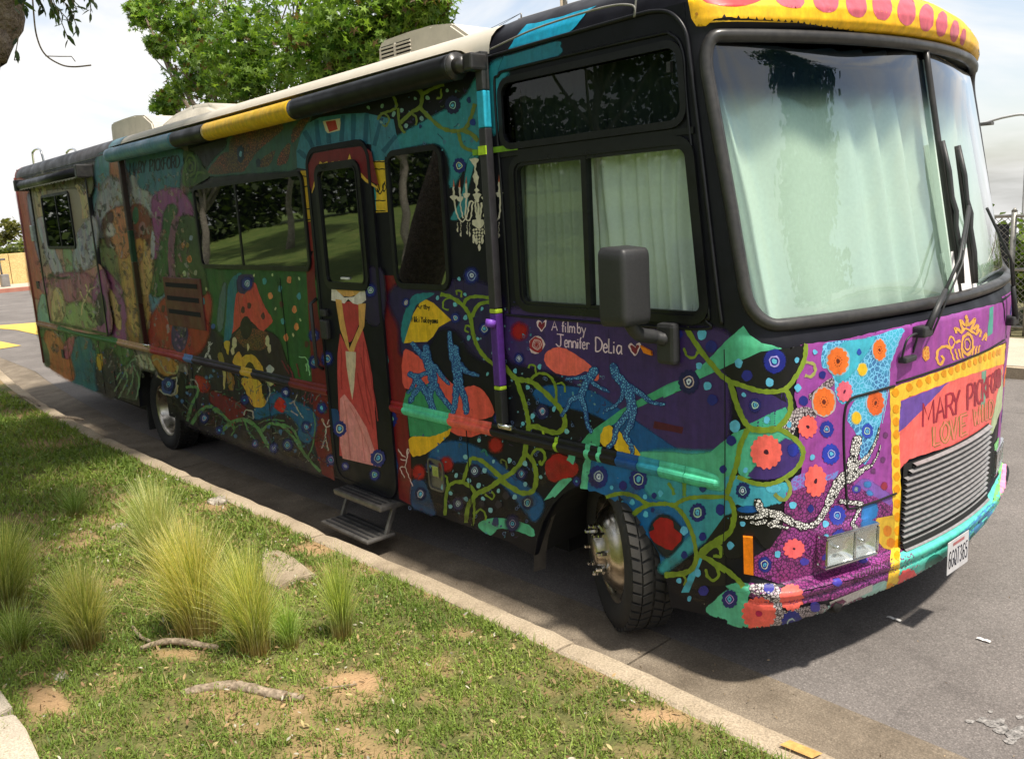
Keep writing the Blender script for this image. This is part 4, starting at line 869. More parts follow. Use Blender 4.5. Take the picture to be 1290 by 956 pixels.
def poly(pts, col, surf='S', lay=0, sm=True, soft=0.0, grid=6.0, raw=False):
    q = [tuple(p) for p in pts] if raw else [px(p) for p in pts]
    if sm: q = cat_closed(q, 5)
    mk = col if isinstance(col, str) else 'paint'; cc = None if isinstance(col, str) else rgb(*col)
    n = len(q); vs = [Vector(p) for p in q]; ed = [(i, (i + 1) % n) for i in range(n)]
    if surf == 'F':
        x0 = min(p[0] for p in q); x1 = max(p[0] for p in q); y0 = min(p[1] for p in q); y1 = max(p[1] for p in q)
        dense = []
        for i in range(n):
            a, b_ = Vector(q[i]), Vector(q[(i + 1) % n]); k = max(1, int((b_ - a).length / grid)); dense += [a + (b_ - a) * j / k for j in range(k)]
        vs = dense; n = len(vs); ed = [(i, (i + 1) % n) for i in range(n)]; lp = [tuple(v) for v in vs]
        x = x0 + grid / 2
        while x < x1:
            y = y0 + grid / 2
            while y < y1:
                if inside2(x, y, lp): vs = vs + [Vector((x, y))]
                y += grid
            x += grid
    r = delaunay_2d_cdt(vs, ed, [], 1, 1e-6)
    emit(key(mk), [tuple(p) for p in r[0]], [list(f) for f in r[2]], surf, lay, cc)
    if soft > 0 and cc is not None:                       # sprayed edge: a rim that fades out
        lp = q; n = len(lp); area = sum(lp[i - 1][0] * lp[i][1] - lp[i][0] * lp[i - 1][1] for i in range(n)); sgn = 1 if area > 0 else -1
        rim = []
        for i in range(n):
            a, p, b_ = Vector(lp[i - 1]), Vector(lp[i]), Vector(lp[(i + 1) % n]); t = (b_ - a)
            if t.length < 1e-6: t = Vector((1, 0))
            t.normalize(); nn = Vector((t.y, -t.x)) * sgn; rim.append((p.x + nn.x * soft, p.y + nn.y * soft, 0.0))
        pts_ = [(p[0], p[1], 1.0) for p in lp] + rim
        emit(key('spray'), pts_, [(i, (i + 1) % n, n + (i + 1) % n, n + i) for i in range(n)], surf, lay, (cc, cc[:3] + (0.0,)))
def disc(c, rx, ry, col, surf='S', lay=6, n=14, raw=False, wob=0.0):
    x, y = c if raw else px(c); k = 1 if raw else CROP[cur[0]][2]
    mk = col if isinstance(col, str) else 'paint'; cc = None if isinstance(col, str) else rgb(*col)
    ph = random.random() * 6; pts = [(x, y)] + [(x + rx * k * (1 + wob * math.sin(3 * 6.283 * i / n + ph)) * math.cos(6.283 * i / n), y + ry * k * (1 + wob * math.cos(2 * 6.283 * i / n + ph)) * math.sin(6.283 * i / n)) for i in range(n)]
    if rx * k > 7 and surf == 'F':                         # extra ring so the coat follows the curve
        pts += [(x + (a - x) * .5, y + (b_ - y) * .5) for a, b_ in pts[1:]]
        fs = [(0, n + 1 + i, n + 1 + (i + 1) % n) for i in range(n)] + [(n + 1 + i, 1 + i, 1 + (i + 1) % n, n + 1 + (i + 1) % n) for i in range(n)]
    else: fs = [(0, 1 + i, 1 + (i + 1) % n) for i in range(n)]
    emit(key(mk), pts, fs, surf, lay, cc)
def glow(c, rx, ry, col, surf='S', lay=5, n=16, core=.45):
    x, y = px(c); k = CROP[cur[0]][2]; cc = rgb(*col)
    pts = [(x, y, 1.0)] + [(x + rx * k * core * math.cos(6.283 * i / n), y + ry * k * core * math.sin(6.283 * i / n), 1.0) for i in range(n)] + [(x + rx * k * math.cos(6.283 * i / n), y + ry * k * math.sin(6.283 * i / n), 0.0) for i in range(n)]
    fs = [(0, 1 + i, 1 + (i + 1) % n) for i in range(n)] + [(1 + i, n + 1 + i, n + 1 + (i + 1) % n, 1 + (i + 1) % n) for i in range(n)]
    emit(key('spray'), pts, fs, surf, lay, (cc, cc[:3] + (0.0,)))
def rings(c, rx, ry, col, surf='S', lay=7, wd=.28, n=16, raw=False):
    x, y = c if raw else px(c); k = 1 if raw else CROP[cur[0]][2]; cc = rgb(*col)
    pts = []; jit = [1 + random.uniform(-.07, .07) for _ in range(n)]
    for f in (1 - wd, 1): pts += [(x + rx * k * f * jit[i] * math.cos(6.283 * i / n), y + ry * k * f * jit[i] * math.sin(6.283 * i / n)) for i in range(n)]
    emit(key('paint'), pts, [(i, n + i, n + (i + 1) % n, (i + 1) % n) for i in range(n)], surf, lay, cc)
def stroke(pts, w_, col, surf='S', lay=4, taper=False, sm=True, raw=False, n=6, w1=None, alpha=None):
    q = pts if raw else [px(p) for p in pts]; w_ = w_ if raw else ps(w_); w1 = w_ if w1 is None else (w1 if raw else ps(w1))
    q = cat_open(q, n) if (sm and len(q) > 2) else [Vector(p) for p in q]
    if len(q) == 2: q = [q[0] + (q[1] - q[0]) * i / 4 for i in range(5)]
    mk = col if isinstance(col, str) else 'paint'; cc = None if isinstance(col, str) else rgb(*col); m = len(q); pp = []
    for i, p in enumerate(q):
        t = q[min(i + 1, m - 1)] - q[max(i - 1, 0)]
        if t.length < 1e-6: t = Vector((1, 0))
        t.normalize(); nn = Vector((-t.y, t.x)); f = i / (m - 1); ww = (w_ * (1 - f) + w1 * f) * .5 * (1 + .08 * math.sin(i * 1.3 + q[0].x))
        pp += [(p.x + nn.x * ww, p.y + nn.y * ww), (p.x - nn.x * ww, p.y - nn.y * ww)]
    if alpha: mk = 'spray'; cc = cc[:3] + (alpha,)
    emit(key(mk), pp, [(2 * i, 2 * i + 2, 2 * i + 3, 2 * i + 1) for i in range(m - 1)], surf, lay, cc)
    return q
VINE = (128, 152, 44)
def vine(pts, w_=38, surf='S', lay=4, col=VINE, w1=None): stroke(pts, w_, col, surf, lay, w1=w1)
def petals(c, rx, ry, col, surf='F', lay=6, n=11, amp=.12, ctr=None, dots=False, ctr_r=.17, ctr2=None, k2=3):
    x, y = px(c); k = CROP[cur[0]][2]; m = n * k2 * 2; ph = random.random() * 6
    ring_ = [(x + rx * k * (1 - amp + amp * abs(math.cos(n * .5 * (6.283 * i / m) + ph)) * 1.3) * math.cos(6.283 * i / m), y + ry * k * (1 - amp + amp * abs(math.cos(n * .5 * (6.283 * i / m) + ph)) * 1.3) * math.sin(6.283 * i / m)) for i in range(m)]
    pts = [(x, y)] + [(x + (a - x) * .5, y + (b_ - y) * .5) for a, b_ in ring_] + ring_
    emit(key('paint'), pts, [(0, 1 + i, 1 + (i + 1) % m) for i in range(m)] + [(1 + i, m + 1 + i, m + 1 + (i + 1) % m, 1 + (i + 1) % m) for i in range(m)], surf, lay, rgb(*col))
    if ctr: disc((x, y), rx * k * ctr_r, ry * k * ctr_r, ctr, surf, lay + 1, 10, raw=True)
    if dots:
        for i in range(12):
            a = 6.283 * i / 12 + .2; disc((x + rx * k * .36 * math.cos(a), y + ry * k * .36 * math.sin(a)), .55, .6, (60, 20, 20), surf, lay + 1, 5, raw=True)
def blueflower(c, r, surf='S', lay=5, eye=(215, 225, 235), core=(95, 190, 220), body=(28, 40, 125), ratio=.85, scal=True):
    x, y = px(c); k = CROP[cur[0]][2]
    if scal: petals(c, r * ratio, r, body, surf, lay, 13, .10)
    else: glow(c, r * ratio * 1.15, r * 1.15, body, surf, lay, core=.6)
    v = random.random(); q = random.uniform(.40, .58); dx = random.uniform(-.05, .05) * r; c = (c[0] + dx, c[1] - dx * .6)
    if v > .12: rings(c, r * q * ratio, r * q, tuple(int(e * random.uniform(.72, 1.0)) for e in eye), surf, lay + 2, random.uniform(.14, .30), random.choice((9, 11, 14)))
    disc(c, r * q * .48 * ratio, r * q * random.uniform(.42, .6), core if v < .75 else eye, surf, lay + 2, 9, wob=.12)
    if v > .5: disc(c, r * .09 * ratio, r * .09, body, surf, lay + 3, 6)
def dot(pts, r, col=(110, 195, 215), surf='S', lay=5, ratio=.8):
    for p in pts:
        rr = r * random.uniform(.75, 1.2); disc(p, rr * ratio, rr, col, surf, lay, 9, wob=.08)
def limbs(segs, col, surf, lay, outline=None):
    for pts, w0, w1 in segs:
        if outline: stroke(pts, w0 + 9, outline, surf, lay, w1=w1 + 9)
        stroke(pts, w0, col, surf, lay + 1, w1=w1)
        for p, w_ in ((pts[0], w0), (pts[-1], w1)):
            if outline: disc(p, (w_ + 9) * .5, (w_ + 9) * .5, outline, surf, lay, 10)
            disc(p, w_ * .5, w_ * .5, col, surf, lay + 1, 10)
# stroke letters on a unit box
LET = {'M': [[(0, 0), (.05, 1), (.5, .25), (.95, 1), (1, 0)]], 'A': [[(0, 0), (.5, 1), (1, 0)], [(.2, .38), (.8, .38)]], 'R': [[(.05, 0), (.05, 1)], [(.05, 1), (.7, .98), (.92, .76), (.65, .52), (.05, .5)], [(.5, .5), (1, 0)]],
       'Y': [[(0, 1), (.5, .5)], [(1, 1), (.5, .5), (.45, 0)]], 'P': [[(.05, 0), (.05, 1)], [(.05, 1), (.7, .98), (.95, .74), (.65, .48), (.05, .46)]], 'I': [[(.5, 0), (.5, 1)]], 'C': [[(1, .85), (.6, 1), (.1, .75), (.05, .3), (.5, 0), (1, .15)]],
       'K': [[(.05, 0), (.05, 1)], [(1, 1), (.1, .45)], [(.3, .58), (1, 0)]], 'F': [[(.05, 0), (.05, 1)], [(.05, .98), (1, .98)], [(.05, .52), (.8, .52)]], 'O': [[(.5, 1), (.05, .7), (.05, .3), (.5, 0), (.95, .3), (.95, .7), (.5, 1)]], 'D': [[(.05, 0), (.05, 1)], [(.05, 1), (.6, .92), (1, .55), (.65, .08), (.05, 0)]],
       'L': [[(.05, 1), (.05, 0)], [(.05, .02), (1, .02)]], 'V': [[(0, 1), (.5, 0)], [(.5, 0), (1, 1)]], 'E': [[(.05, 0), (.05, 1)], [(.05, .98), (1, .98)], [(.05, .5), (.8, .5)], [(.05, .02), (1, .02)]], 'W': [[(0, 1), (.25, 0)], [(.25, 0), (.5, .75)], [(.5, .75), (.75, 0)], [(.75, 0), (1, 1)]],
       'J': [[(.1, 1), (1, 1)], [(.6, 1), (.6, .2), (.35, 0), (0, .2)]], 'a': [[(.85, .55), (.4, .6), (.1, .3), (.4, .0), (.85, .3)], [(.85, .6), (.85, .1), (1, 0)]], 'b': [[(.1, 1), (.1, 0)], [(.1, .4), (.6, .6), (.95, .3), (.6, 0), (.1, .1)]], 'e': [[(.1, .32), (.9, .36), (.6, .62), (.15, .45), (.15, .15), (.5, 0), (.95, .12)]],
       'f': [[(.9, .95), (.55, .9), (.45, .6), (.45, 0)], [(.1, .55), (.9, .58)]], 'i': [[(.5, 0), (.5, .55)], [(.5, .72), (.5, .8)]], 'l': [[(.5, 0), (.5, 1)]], 'm': [[(.05, 0), (.05, .6)], [(.05, .45), (.3, .6), (.5, .4), (.5, 0)], [(.5, .45), (.75, .6), (.95, .4), (.95, 0)]], 'n': [[(.1, 0), (.1, .6)], [(.1, .4), (.5, .6), (.9, .4), (.9, 0)]],
       'r': [[(.15, 0), (.15, .6)], [(.15, .35), (.5, .6), (.9, .5)]], 'y': [[(.1, .6), (.5, .1)], [(.9, .6), (.35, -.35)]], 't': [[(.45, .9), (.45, .1), (.7, 0)], [(.1, .6), (.85, .62)]], 'k': [[(.1, 0), (.1, 1)], [(.85, .6), (.15, .25), (.9, 0)]], 'o': [[(.5, .6), (.1, .3), (.5, 0), (.9, .3), (.5, .6)]],
       'G': [[(1, .85), (.6, 1), (.1, .75), (.05, .3), (.5, 0), (1, .2), (1, .45), (.6, .45)]], 'Q': [[(.5, 1), (.05, .7), (.05, .3), (.5, 0), (.95, .3), (.95, .7), (.5, 1)], [(.6, .3), (1, -.05)]], 'T': [[(0, 1), (1, 1)], [(.5, 1), (.5, 0)]], '3': [[(.1, .9), (.6, 1), (.85, .75), (.4, .55), (.9, .3), (.5, 0), (.05, .12)]], '6': [[(.85, .9), (.6, 1), (.3, .9), (.1, .6), (.08, .3), (.25, .05), (.5, 0), (.8, .08), (.92, .28), (.8, .48), (.5, .55), (.2, .45), (.1, .3)]], '5': [[(.9, 1), (.2, 1), (.15, .58), (.6, .62), (.9, .3), (.5, 0), (.05, .1)]]}
def lerp_tab(tab, x):
    if x <= tab[0][0]: (a, va), (b_, vb) = tab[0], tab[1]
    elif x >= tab[-1][0]: (a, va), (b_, vb) = tab[-2], tab[-1]
    else:
        for (a, va), (b_, vb) in zip(tab[:-1], tab[1:]):
            if x <= b_: break
    return va + (vb - va) * (x - a) / (b_ - a)
def letters(txt, boxes, base, top, w_, col, surf, lay):
    WOB[0] = .3
    for ch, (x0, x1) in zip(txt, boxes):
        for st_ in LET[ch]:
            pts = []
            for u, v in st_:
                x = x0 + (x1 - x0) * u; b_, t_ = lerp_tab(base, x), lerp_tab(top, x); pts.append((x, b_ + (t_ - b_) * v))
            stroke(pts, w_, col, surf, lay, sm=len(pts) > 3 and ch not in 'MWAVLEFKTYIN', n=4)
    WOB[0] = 1.0
def even(x0, x1, n, gap=.22):
    s = (x1 - x0) / n; return [(x0 + s * i, x0 + s * (i + 1) - s * gap) for i in range(n)]

# ================= cab side, lower panel
GRP[0] = 'cab_side_mural'
cur[0] = 'A8'
poly([(90, 85), (560, 75), (830, 150), (1100, 200), (1560, 215), (1575, 420), (1578, 900), (1440, 1010), (1300, 1040), (1180, 960), (1000, 830), (800, 690), (620, 590), (470, 480), (260, 420), (120, 360)], (66, 44, 104), 'S', 0, soft=8)
poly([(285, 610), (400, 575), (640, 600), (800, 690), (980, 820), (1180, 960), (1300, 1040), (1250, 1080), (1000, 1010), (900, 900), (740, 780), (560, 720), (350, 690)], (12, 88, 150), 'S', 1, soft=3)
poly([(1255, 535), (1282, 585), (1100, 665), (960, 730), (820, 830), (740, 900), (715, 985), (600, 985), (640, 905), (760, 810), (900, 715), (1060, 625)], (70, 168, 122), 'S', 2)
cur[0] = 'B3'   # fender colours
poly([(215, 90), (420, 75), (640, 60), (1010, 90), (1140, 150), (1150, 470), (1090, 560), (1000, 640), (880, 740), (735, 830), (690, 720), (600, 590), (500, 470), (380, 370), (270, 315), (215, 300)], (22, 105, 165), 'S', 0)
poly([(640, 60), (1010, 60), (1148, 90), (1150, 470), (1090, 560), (930, 700), (800, 800), (735, 850), (722, 820), (850, 690), (930, 580), (800, 400), (640, 330), (600, 200)], (62, 160, 172), 'S', 1, soft=6)
poly([(560, 60), (800, 60), (900, 70), (1000, 65), (1105, 40), (1140, 5), (1150, 100), (1150, 300), (900, 260), (700, 200), (600, 140)], (92, 190, 150), 'S', 1, soft=3)
poly([(1150, 470), (1150, 955), (900, 955), (960, 780), (1030, 640)], (18, 18, 22), 'S', 2, sm=False)
poly([(960, 750), (995, 770), (900, 1000), (850, 1000)], (75, 180, 205), 'S', 2, sm=False)
poly([(640, 580), (700, 490), (780, 500), (860, 620), (760, 750), (690, 700)], (30, 40, 48), 'S', 2, soft=4)
for a, b_ in (((150, -10), (80, 200)), ((250, -10), (190, 300))): stroke([a, ((a[0] + b_[0]) / 2 - 10, (a[1] + b_[1]) / 2), b_], 48, (100, 200, 158), 'S', 3)
poly([(60, 215), (110, 235), (-10, 360), (-40, 330)], (100, 200, 158), 'S', 3, sm=False)
cur[0] = 'A8'
poly([(352, 390), (370, 340), (440, 308), (520, 330), (640, 410), (715, 480), (720, 520), (690, 535), (640, 470), (560, 500), (450, 490), (380, 445)], (250, 112, 98), 'S', 2)
poly([(735, 900), (760, 850), (800, 838), (820, 870), (835, 960), (780, 985), (735, 955)], (240, 195, 40), 'S', 4)
poly([(840, 880), (900, 910), (960, 970), (1000, 1040), (900, 1020), (830, 995)], (240, 195, 40), 'S', 4)
cur[0] = 'A8'
F1 = [([(690, 470), (670, 500)], 60, 62), ([(665, 500), (640, 540), (615, 600), (595, 645)], 40, 46), ([(650, 510), (580, 515), (500, 525)], 26, 14), ([(660, 530), (710, 570), (785, 608)], 26, 16), ([(595, 640), (535, 665), (510, 710), (470, 770)], 34, 16), ([(600, 645), (630, 730), (645, 830), (670, 880)], 32, 16)]
F2 = [([(820, 440), (838, 500)], 50, 60), ([(850, 510), (900, 570), (935, 650), (945, 730)], 55, 62), ([(880, 550), (880, 640), (830, 705), (765, 735)], 26, 14), ([(920, 570), (1000, 620), (1080, 680), (1165, 695)], 40, 14), ([(940, 730), (890, 790), (840, 860), (825, 940), (785, 985)], 46, 22), ([(955, 730), (935, 830), (900, 900), (935, 960), (950, 1020)], 46, 24)]
limbs(F1, 'mos_fig', 'S', 5, (16, 50, 110)); limbs(F2, 'mos_fig', 'S', 5, (16, 50, 110))
for x in (335, 965):
    s_ = 1 if x < 500 else 1.2; y = 165 if x < 500 else 325; q = [(0, 32), (-26, 0), (-32, -20), (-20, -34), (-4, -22), (2, -14), (12, -30), (26, -34), (30, -16), (18, 8)]
    poly([(x + a * s_ * 1.1, y + b_ * s_ * 1.15) for a, b_ in q], (245, 215, 225), 'S', 4); poly([(x + a * s_ * .78, y + b_ * s_ * .82) for a, b_ in q], (130, 30, 55), 'S', 5)
disc((300, 292), 52, 60, (225, 195, 200), 'S', 3, wob=.1); disc((300, 292), 46, 54, (165, 35, 48), 'S', 4, wob=.1)
for rr in (38, 27, 16): rings((300 + rr * .1, 290), rr * .85, rr, (235, 200, 200), 'S', 5, .14, 9)
TB = [(400, 195), (640, 220), (900, 350)]
letters('A', [(402, 442)], [(400, 196), (450, 198)], [(400, 132), (450, 134)], 7, (235, 205, 225), 'S', 4)
letters('film', [(468, 490), (492, 500), (508, 518), (522, 560)], [(460, 205), (570, 214)], [(460, 130), (570, 140)], 7, (235, 205, 225), 'S', 4)
letters('by', [(575, 600), (602, 636)], [(570, 212), (640, 222)], [(570, 138), (640, 150)], 7, (235, 205, 225), 'S', 4)
letters('Jennifer', [(432, 485), (488, 512), (515, 540), (543, 570), (575, 583), (588, 606), (608, 632), (637, 662)], [(430, 302), (670, 326)], [(430, 218), (670, 250)], 8, (235, 205, 225), 'S', 4)
letters('DeLia', [(698, 745), (750, 782), (788, 812), (818, 828), (838, 880)], [(690, 335), (890, 358)], [(690, 238), (890, 262)], 9, (240, 212, 228), 'S', 4)
stroke([(1095, 830), (1290, 870)], 46, (84, 20, 46), 'S', 1, sm=False)
glow((185, 200), 70, 75, (170, 18, 25), 'S', 1, core=.5)
vine([(70, 420), (140, 505), (200, 530), (260, 540), (340, 600), (430, 690), (480, 760), (490, 840), (440, 885), (360, 870), (300, 845), (245, 850)], 34)
vine([(165, 530), (210, 660), (240, 780), (245, 860), (230, 950)], 30)
vine([(265, 520), (320, 485), (390, 505), (430, 580), (432, 680)], 18); vine([(295, 490), (290, 440), (262, 425), (245, 450)], 12); vine([(435, 560), (470, 548), (492, 580), (490, 612)], 12)
vine([(345, 870), (345, 925), (315, 945), (295, 915)], 14, col=(170, 200, 50))
dot([(155, 468), (320, 440), (240, 580), (418, 726), (275, 775), (208, 825), (505, 878), (255, 935)], 17)
blueflower((182, 385), 42, scal=False); blueflower((340, 745), 50, scal=False); blueflower((45, 790), 42, scal=False); blueflower((380, 940), 32, body=(30, 60, 180), scal=False)
cur[0] = 'B3'
blueflower((287, 218), 78, 'S', 5); blueflower((558, 235), 72, 'S', 5); blueflower((142, 248), 34, 'S', 5, scal=False); blueflower((965, 458), 62, 'S', 5)
dot([(378, 290), (710, 330), (605, 352), (440, 380), (610, 470), (518, 388)], 19, (95, 195, 225)); dot([(872, 580)], 30, (105, 200, 220)); dot([(1190, 680)], 26, (100, 195, 220)); dot([(840, 915)], 20, (130, 205, 220))
disc((455, 278), 28, 32, (40, 36, 120)); disc((665, 345), 17, 20, (30, 40, 120)); disc((655, 442), 14, 17, (30, 40, 120)); disc((995, 620), 24, 30, (28, 44, 130)); disc((870, 745), 22, 27, (28, 44, 120)); disc((995, 300), 24, 22, (28, 60, 120)); disc((1115, 440), 32, 40, (30, 44, 130))
RED = (172, 26, 30)
poly([(660, 540), (700, 495), (760, 500), (795, 520), (800, 560), (850, 610), (845, 650), (800, 700), (770, 712), (700, 680), (650, 640), (635, 590), (670, 575)], RED, 'S', 5)
poly([(-60, 110), (20, 80), (95, 120), (130, 150), (100, 215), (20, 235), (-50, 225), (-70, 170)], RED, 'S', 5)
vine([(340, 355), (440, 330), (540, 350), (620, 400), (740, 400), (810, 420), (880, 500), (930, 620), (952, 745)], 28); vine([(505, 485), (580, 430), (650, 402)], 40, w1=26); vine([(800, 412), (870, 370), (960, 355), (1150, 352)], 28)
vine([(960, 740), (930, 830), (860, 870), (735, 882)], 34, w1=40); vine([(1150, 632), (1090, 670), (1040, 700), (985, 750)], 34); vine([(990, 750), (1150, 860)], 28)
vine([(760, 260), (790, 300), (800, 340)], 20, col=(110, 150, 60)); vine([(870, 260), (870, 350)], 26, col=(110, 150, 60)); vine([(1075, 690), (1125, 690), (1120, 750), (1082, 748)], 14); vine([(1100, 830), (1105, 890), (1060, 915), (1022, 870), (1020, 840)], 14); vine([(845, 878), (880, 905), (870, 950)], 16)

# ================= panel between the door and the cab
GRP[0] = 'middle_panel_mural'
cur[0] = 'A6'
poly([(545, 40), (640, 40), (690, 560), (720, 955), (610, 955), (560, 500)], (120, 22, 30), 'S', 0, sm=False)     # red curtain pillar, upper
cur[0] = 'B6'
poly([(65, 20), (168, 30), (200, 400), (215, 735), (125, 690), (95, 330)], (120, 22, 30), 'S', 0, sm=False)
cur[0] = 'A6'
poly([(640, 130), (1300, 130), (1300, 560), (1180, 560), (1060, 400), (920, 390), (800, 540), (690, 560), (680, 400)], (42, 30, 78), 'S', 0, soft=8)
poly([(690, 500), (672, 420), (690, 310), (740, 190), (800, 160), (900, 158), (830, 205), (770, 250), (740, 340), (715, 420)], (40, 130, 140), 'S', 1)
poly([(690, 495), (720, 400), (755, 300), (800, 225), (840, 202), (890, 225), (950, 280), (1010, 338), (930, 390), (890, 450), (850, 488), (770, 490)], (238, 192, 40), 'S', 2, sm=False)
poly([(690, 550), (770, 570), (830, 620), (870, 690), (905, 770), (700, 800)], (235, 92, 78), 'S', 1)
poly([(900, 640), (950, 700), (1010, 760), (1060, 800), (1120, 790), (1180, 785), (1240, 830), (1290, 915), (1290, 990), (1150, 1010), (1000, 960), (930, 820)], (235, 92, 78), 'S', 1)
poly([(705, 830), (780, 790), (900, 770), (960, 850), (1010, 920), (1000, 970), (720, 970)], (58, 150, 100), 'S', 2)
B_ = [([(750, 500), (800, 560), (850, 620)], 24, 40), ([(840, 525), (850, 580)], 40, 48), ([(850, 610), (880, 700), (895, 790)], 60, 52), ([(900, 650), (950, 720), (995, 770)], 26, 16), ([(875, 780), (870, 860), (885, 960)], 40, 28), ([(905, 780), (950, 860), (1005, 930)], 40, 24)]
B2_ = [([(1000, 425), (1008, 520), (1020, 600)], 22, 36), ([(1040, 530), (1040, 590)], 40, 52), ([(1040, 600), (1055, 700), (1060, 790)], 62, 58), ([(1070, 640), (1120, 690), (1190, 712)], 34, 18), ([(1045, 790), (1040, 880), (1025, 960)], 40, 30), ([(1075, 790), (1105, 880), (1115, 960)], 40, 32)]
B3_ = [([(735, 705), (760, 720)], 34, 36), ([(760, 718), (800, 715), (845, 695)], 30, 24), ([(775, 730), (810, 780)], 40, 46), ([(770, 735), (750, 790), (720, 830)], 24, 14), ([(800, 790), (760, 840), (735, 890)], 34, 26), ([(820, 790), (860, 860), (890, 940)], 44, 36)]
for f in (B_, B2_, B3_): limbs(f, 'mos_fig', 'S', 3, (20, 60, 120))
letters('Art', [(772, 800), (804, 818), (820, 838)], [(770, 262), (840, 266)], [(770, 228), (840, 232)], 6, (30, 25, 15), 'S', 3); letters('by', [(835, 850), (852, 868)], [(835, 264), (870, 266)], [(835, 232), (870, 236)], 6, (30, 25, 15), 'S', 3)
letters('Miki', [(745, 762), (765, 771), (774, 788), (790, 798)], [(740, 352), (800, 354)], [(740, 312), (800, 316)], 6, (30, 25, 15), 'S', 3); letters('Yokoyama', even(808, 925, 8, .18), [(800, 356), (930, 362)], [(800, 316), (930, 326)], 6, (30, 25, 15), 'S', 3)
vine([(940, 165), (1010, 185), (1090, 240), (1140, 320), (1160, 430), (1190, 520), (1240, 590), (1300, 640)], 26); vine([(1300, 215), (1200, 235), (1150, 320)], 26); vine([(1095, 240), (1120, 195), (1190, 180), (1300, 195)], 22); vine([(1080, 185), (1080, 150), (1050, 140), (1048, 170)], 12); vine([(1000, 185), (960, 215), (960, 260), (995, 270)], 12); vine([(1150, 390), (1115, 375), (1108, 410), (1130, 425)], 12)
dot([(1065, 60), (1105, 165), (920, 190), (1038, 235), (1108, 322), (1130, 460), (1192, 468), (1220, 265), (1258, 705)], 15, (110, 190, 205))
for c_, r_ in (((1148, 40), 60), ((1040, 325), 40), ((705, 222), 34), ((1235, 400), 44)): blueflower(c_, r_, scal=False)
cur[0] = 'B6'
poly([(170, 45), (470, 115), (475, 210), (440, 262), (300, 270), (195, 265)], (58, 150, 100), 'S', 1, sm=False)
poly([(470, 120), (765, 180), (765, 210), (690, 245), (610, 272), (520, 262), (470, 235)], (235, 92, 78), 'S', 1, sm=False)
poly([(195, 275), (330, 268), (420, 240), (470, 215), (455, 260), (380, 330), (300, 385), (250, 398), (205, 392)], (238, 186, 34), 'S', 2)
poly([(335, 400), (370, 340), (450, 310), (540, 312), (640, 345), (720, 395), (800, 460), (900, 540), (1000, 620), (1080, 690), (1085, 760), (1040, 830), (1000, 790), (960, 740), (850, 610), (750, 520), (640, 450), (540, 430), (440, 440), (350, 450)], (20, 88, 140), 'S', 1, soft=4)
poly([(215, 575), (290, 580), (330, 690), (360, 790), (280, 765), (215, 730)], (30, 70, 110), 'S', 1, soft=3)
poly([(655, 870), (720, 825), (830, 820), (960, 850), (1030, 890), (1030, 945), (930, 910), (800, 890), (740, 935)], (88, 190, 145), 'S', 1)
poly([(1100, 700), (1170, 610), (1220, 550), (1290, 545), (1240, 610), (1150, 680)], (96, 195, 155), 'S', 2, sm=False)
poly([(1125, 480), (1150, 410), (1200, 388), (1270, 420), (1330, 470), (1310, 530), (1240, 545), (1170, 570), (1130, 540)], (168, 26, 26), 'S', 3, soft=2)
for c_, r_ in (((255, 510), 60), ((440, 455), 62), ((775, 325), 62)): glow(c_, r_ * .9, r_, (170, 22, 26), 'S', 2, core=.6)
vine([(985, 230), (980, 330), (960, 420), (900, 500), (820, 550), (740, 610), (640, 655)], 34); vine([(975, 380), (1030, 440), (1050, 540), (1030, 630), (960, 650), (880, 610), (800, 555)], 30, w1=36); vine([(820, 550), (740, 480), (680, 430), (610, 410)], 34, w1=24); vine([(610, 410), (580, 490), (555, 575)], 24)
vine([(645, 670), (610, 610), (540, 575), (480, 585), (445, 640), (432, 800)], 28, w1=22); vine([(640, 660), (590, 740), (575, 850)], 34, w1=26); vine([(630, 690), (630, 800), (620, 868)], 16); vine([(1010, 420), (1040, 360), (1090, 360), (1110, 410), (1085, 455), (1070, 430)], 18); vine([(450, 600), (445, 545), (420, 535), (412, 565)], 14); vine([(700, 655), (750, 690), (765, 660), (745, 640)], 12); vine([(640, 790), (670, 760), (705, 790), (708, 835)], 14)
vine([(850, 490), (845, 440), (815, 425), (812, 450)], 12, col=(100, 110, 50)); vine([(720, 400), (700, 360), (675, 375)], 14, col=(40, 120, 110))
cv = (135, 195, 200)
dot([(663, 293), (570, 405), (760, 435), (870, 430), (1025, 130), (975, 450), (1080, 540), (595, 565), (470, 650), (468, 740), (575, 690), (795, 635), (905, 675), (740, 765), (690, 690), (420, 608), (508, 530), (660, 598), (1260, 232), (975, 590), (700, 497)], 18, cv)
for c_, r_ in (((635, 498), 46), ((520, 722), 50), ((950, 520), 46), ((800, 150), 44), ((328, 470), 38), ((268, 655), 46), ((1090, 95), 50), ((990, 715), 46), ((890, 855), 62)): blueflower(c_, r_, scal=False, body=(34, 34, 84))
disc((775, 845), 22, 32, (40, 60, 100)); disc((845, 665), 24, 28, (40, 36, 50)); disc((795, 725), 24, 28, (40, 36, 52)); disc((680, 720), 20, 24, (36, 32, 46))
SK = (215, 190, 180)
for q in ([(180, 360), (175, 420), (165, 470), (185, 530), (215, 605)], [(165, 410), (140, 390), (115, 350)], [(170, 430), (130, 420)], [(165, 475), (130, 480), (160, 545)]): stroke(q, 7, SK, 'S', 3)
rings((182, 368), 12, 20, SK, 'S', 3, .4, 9)

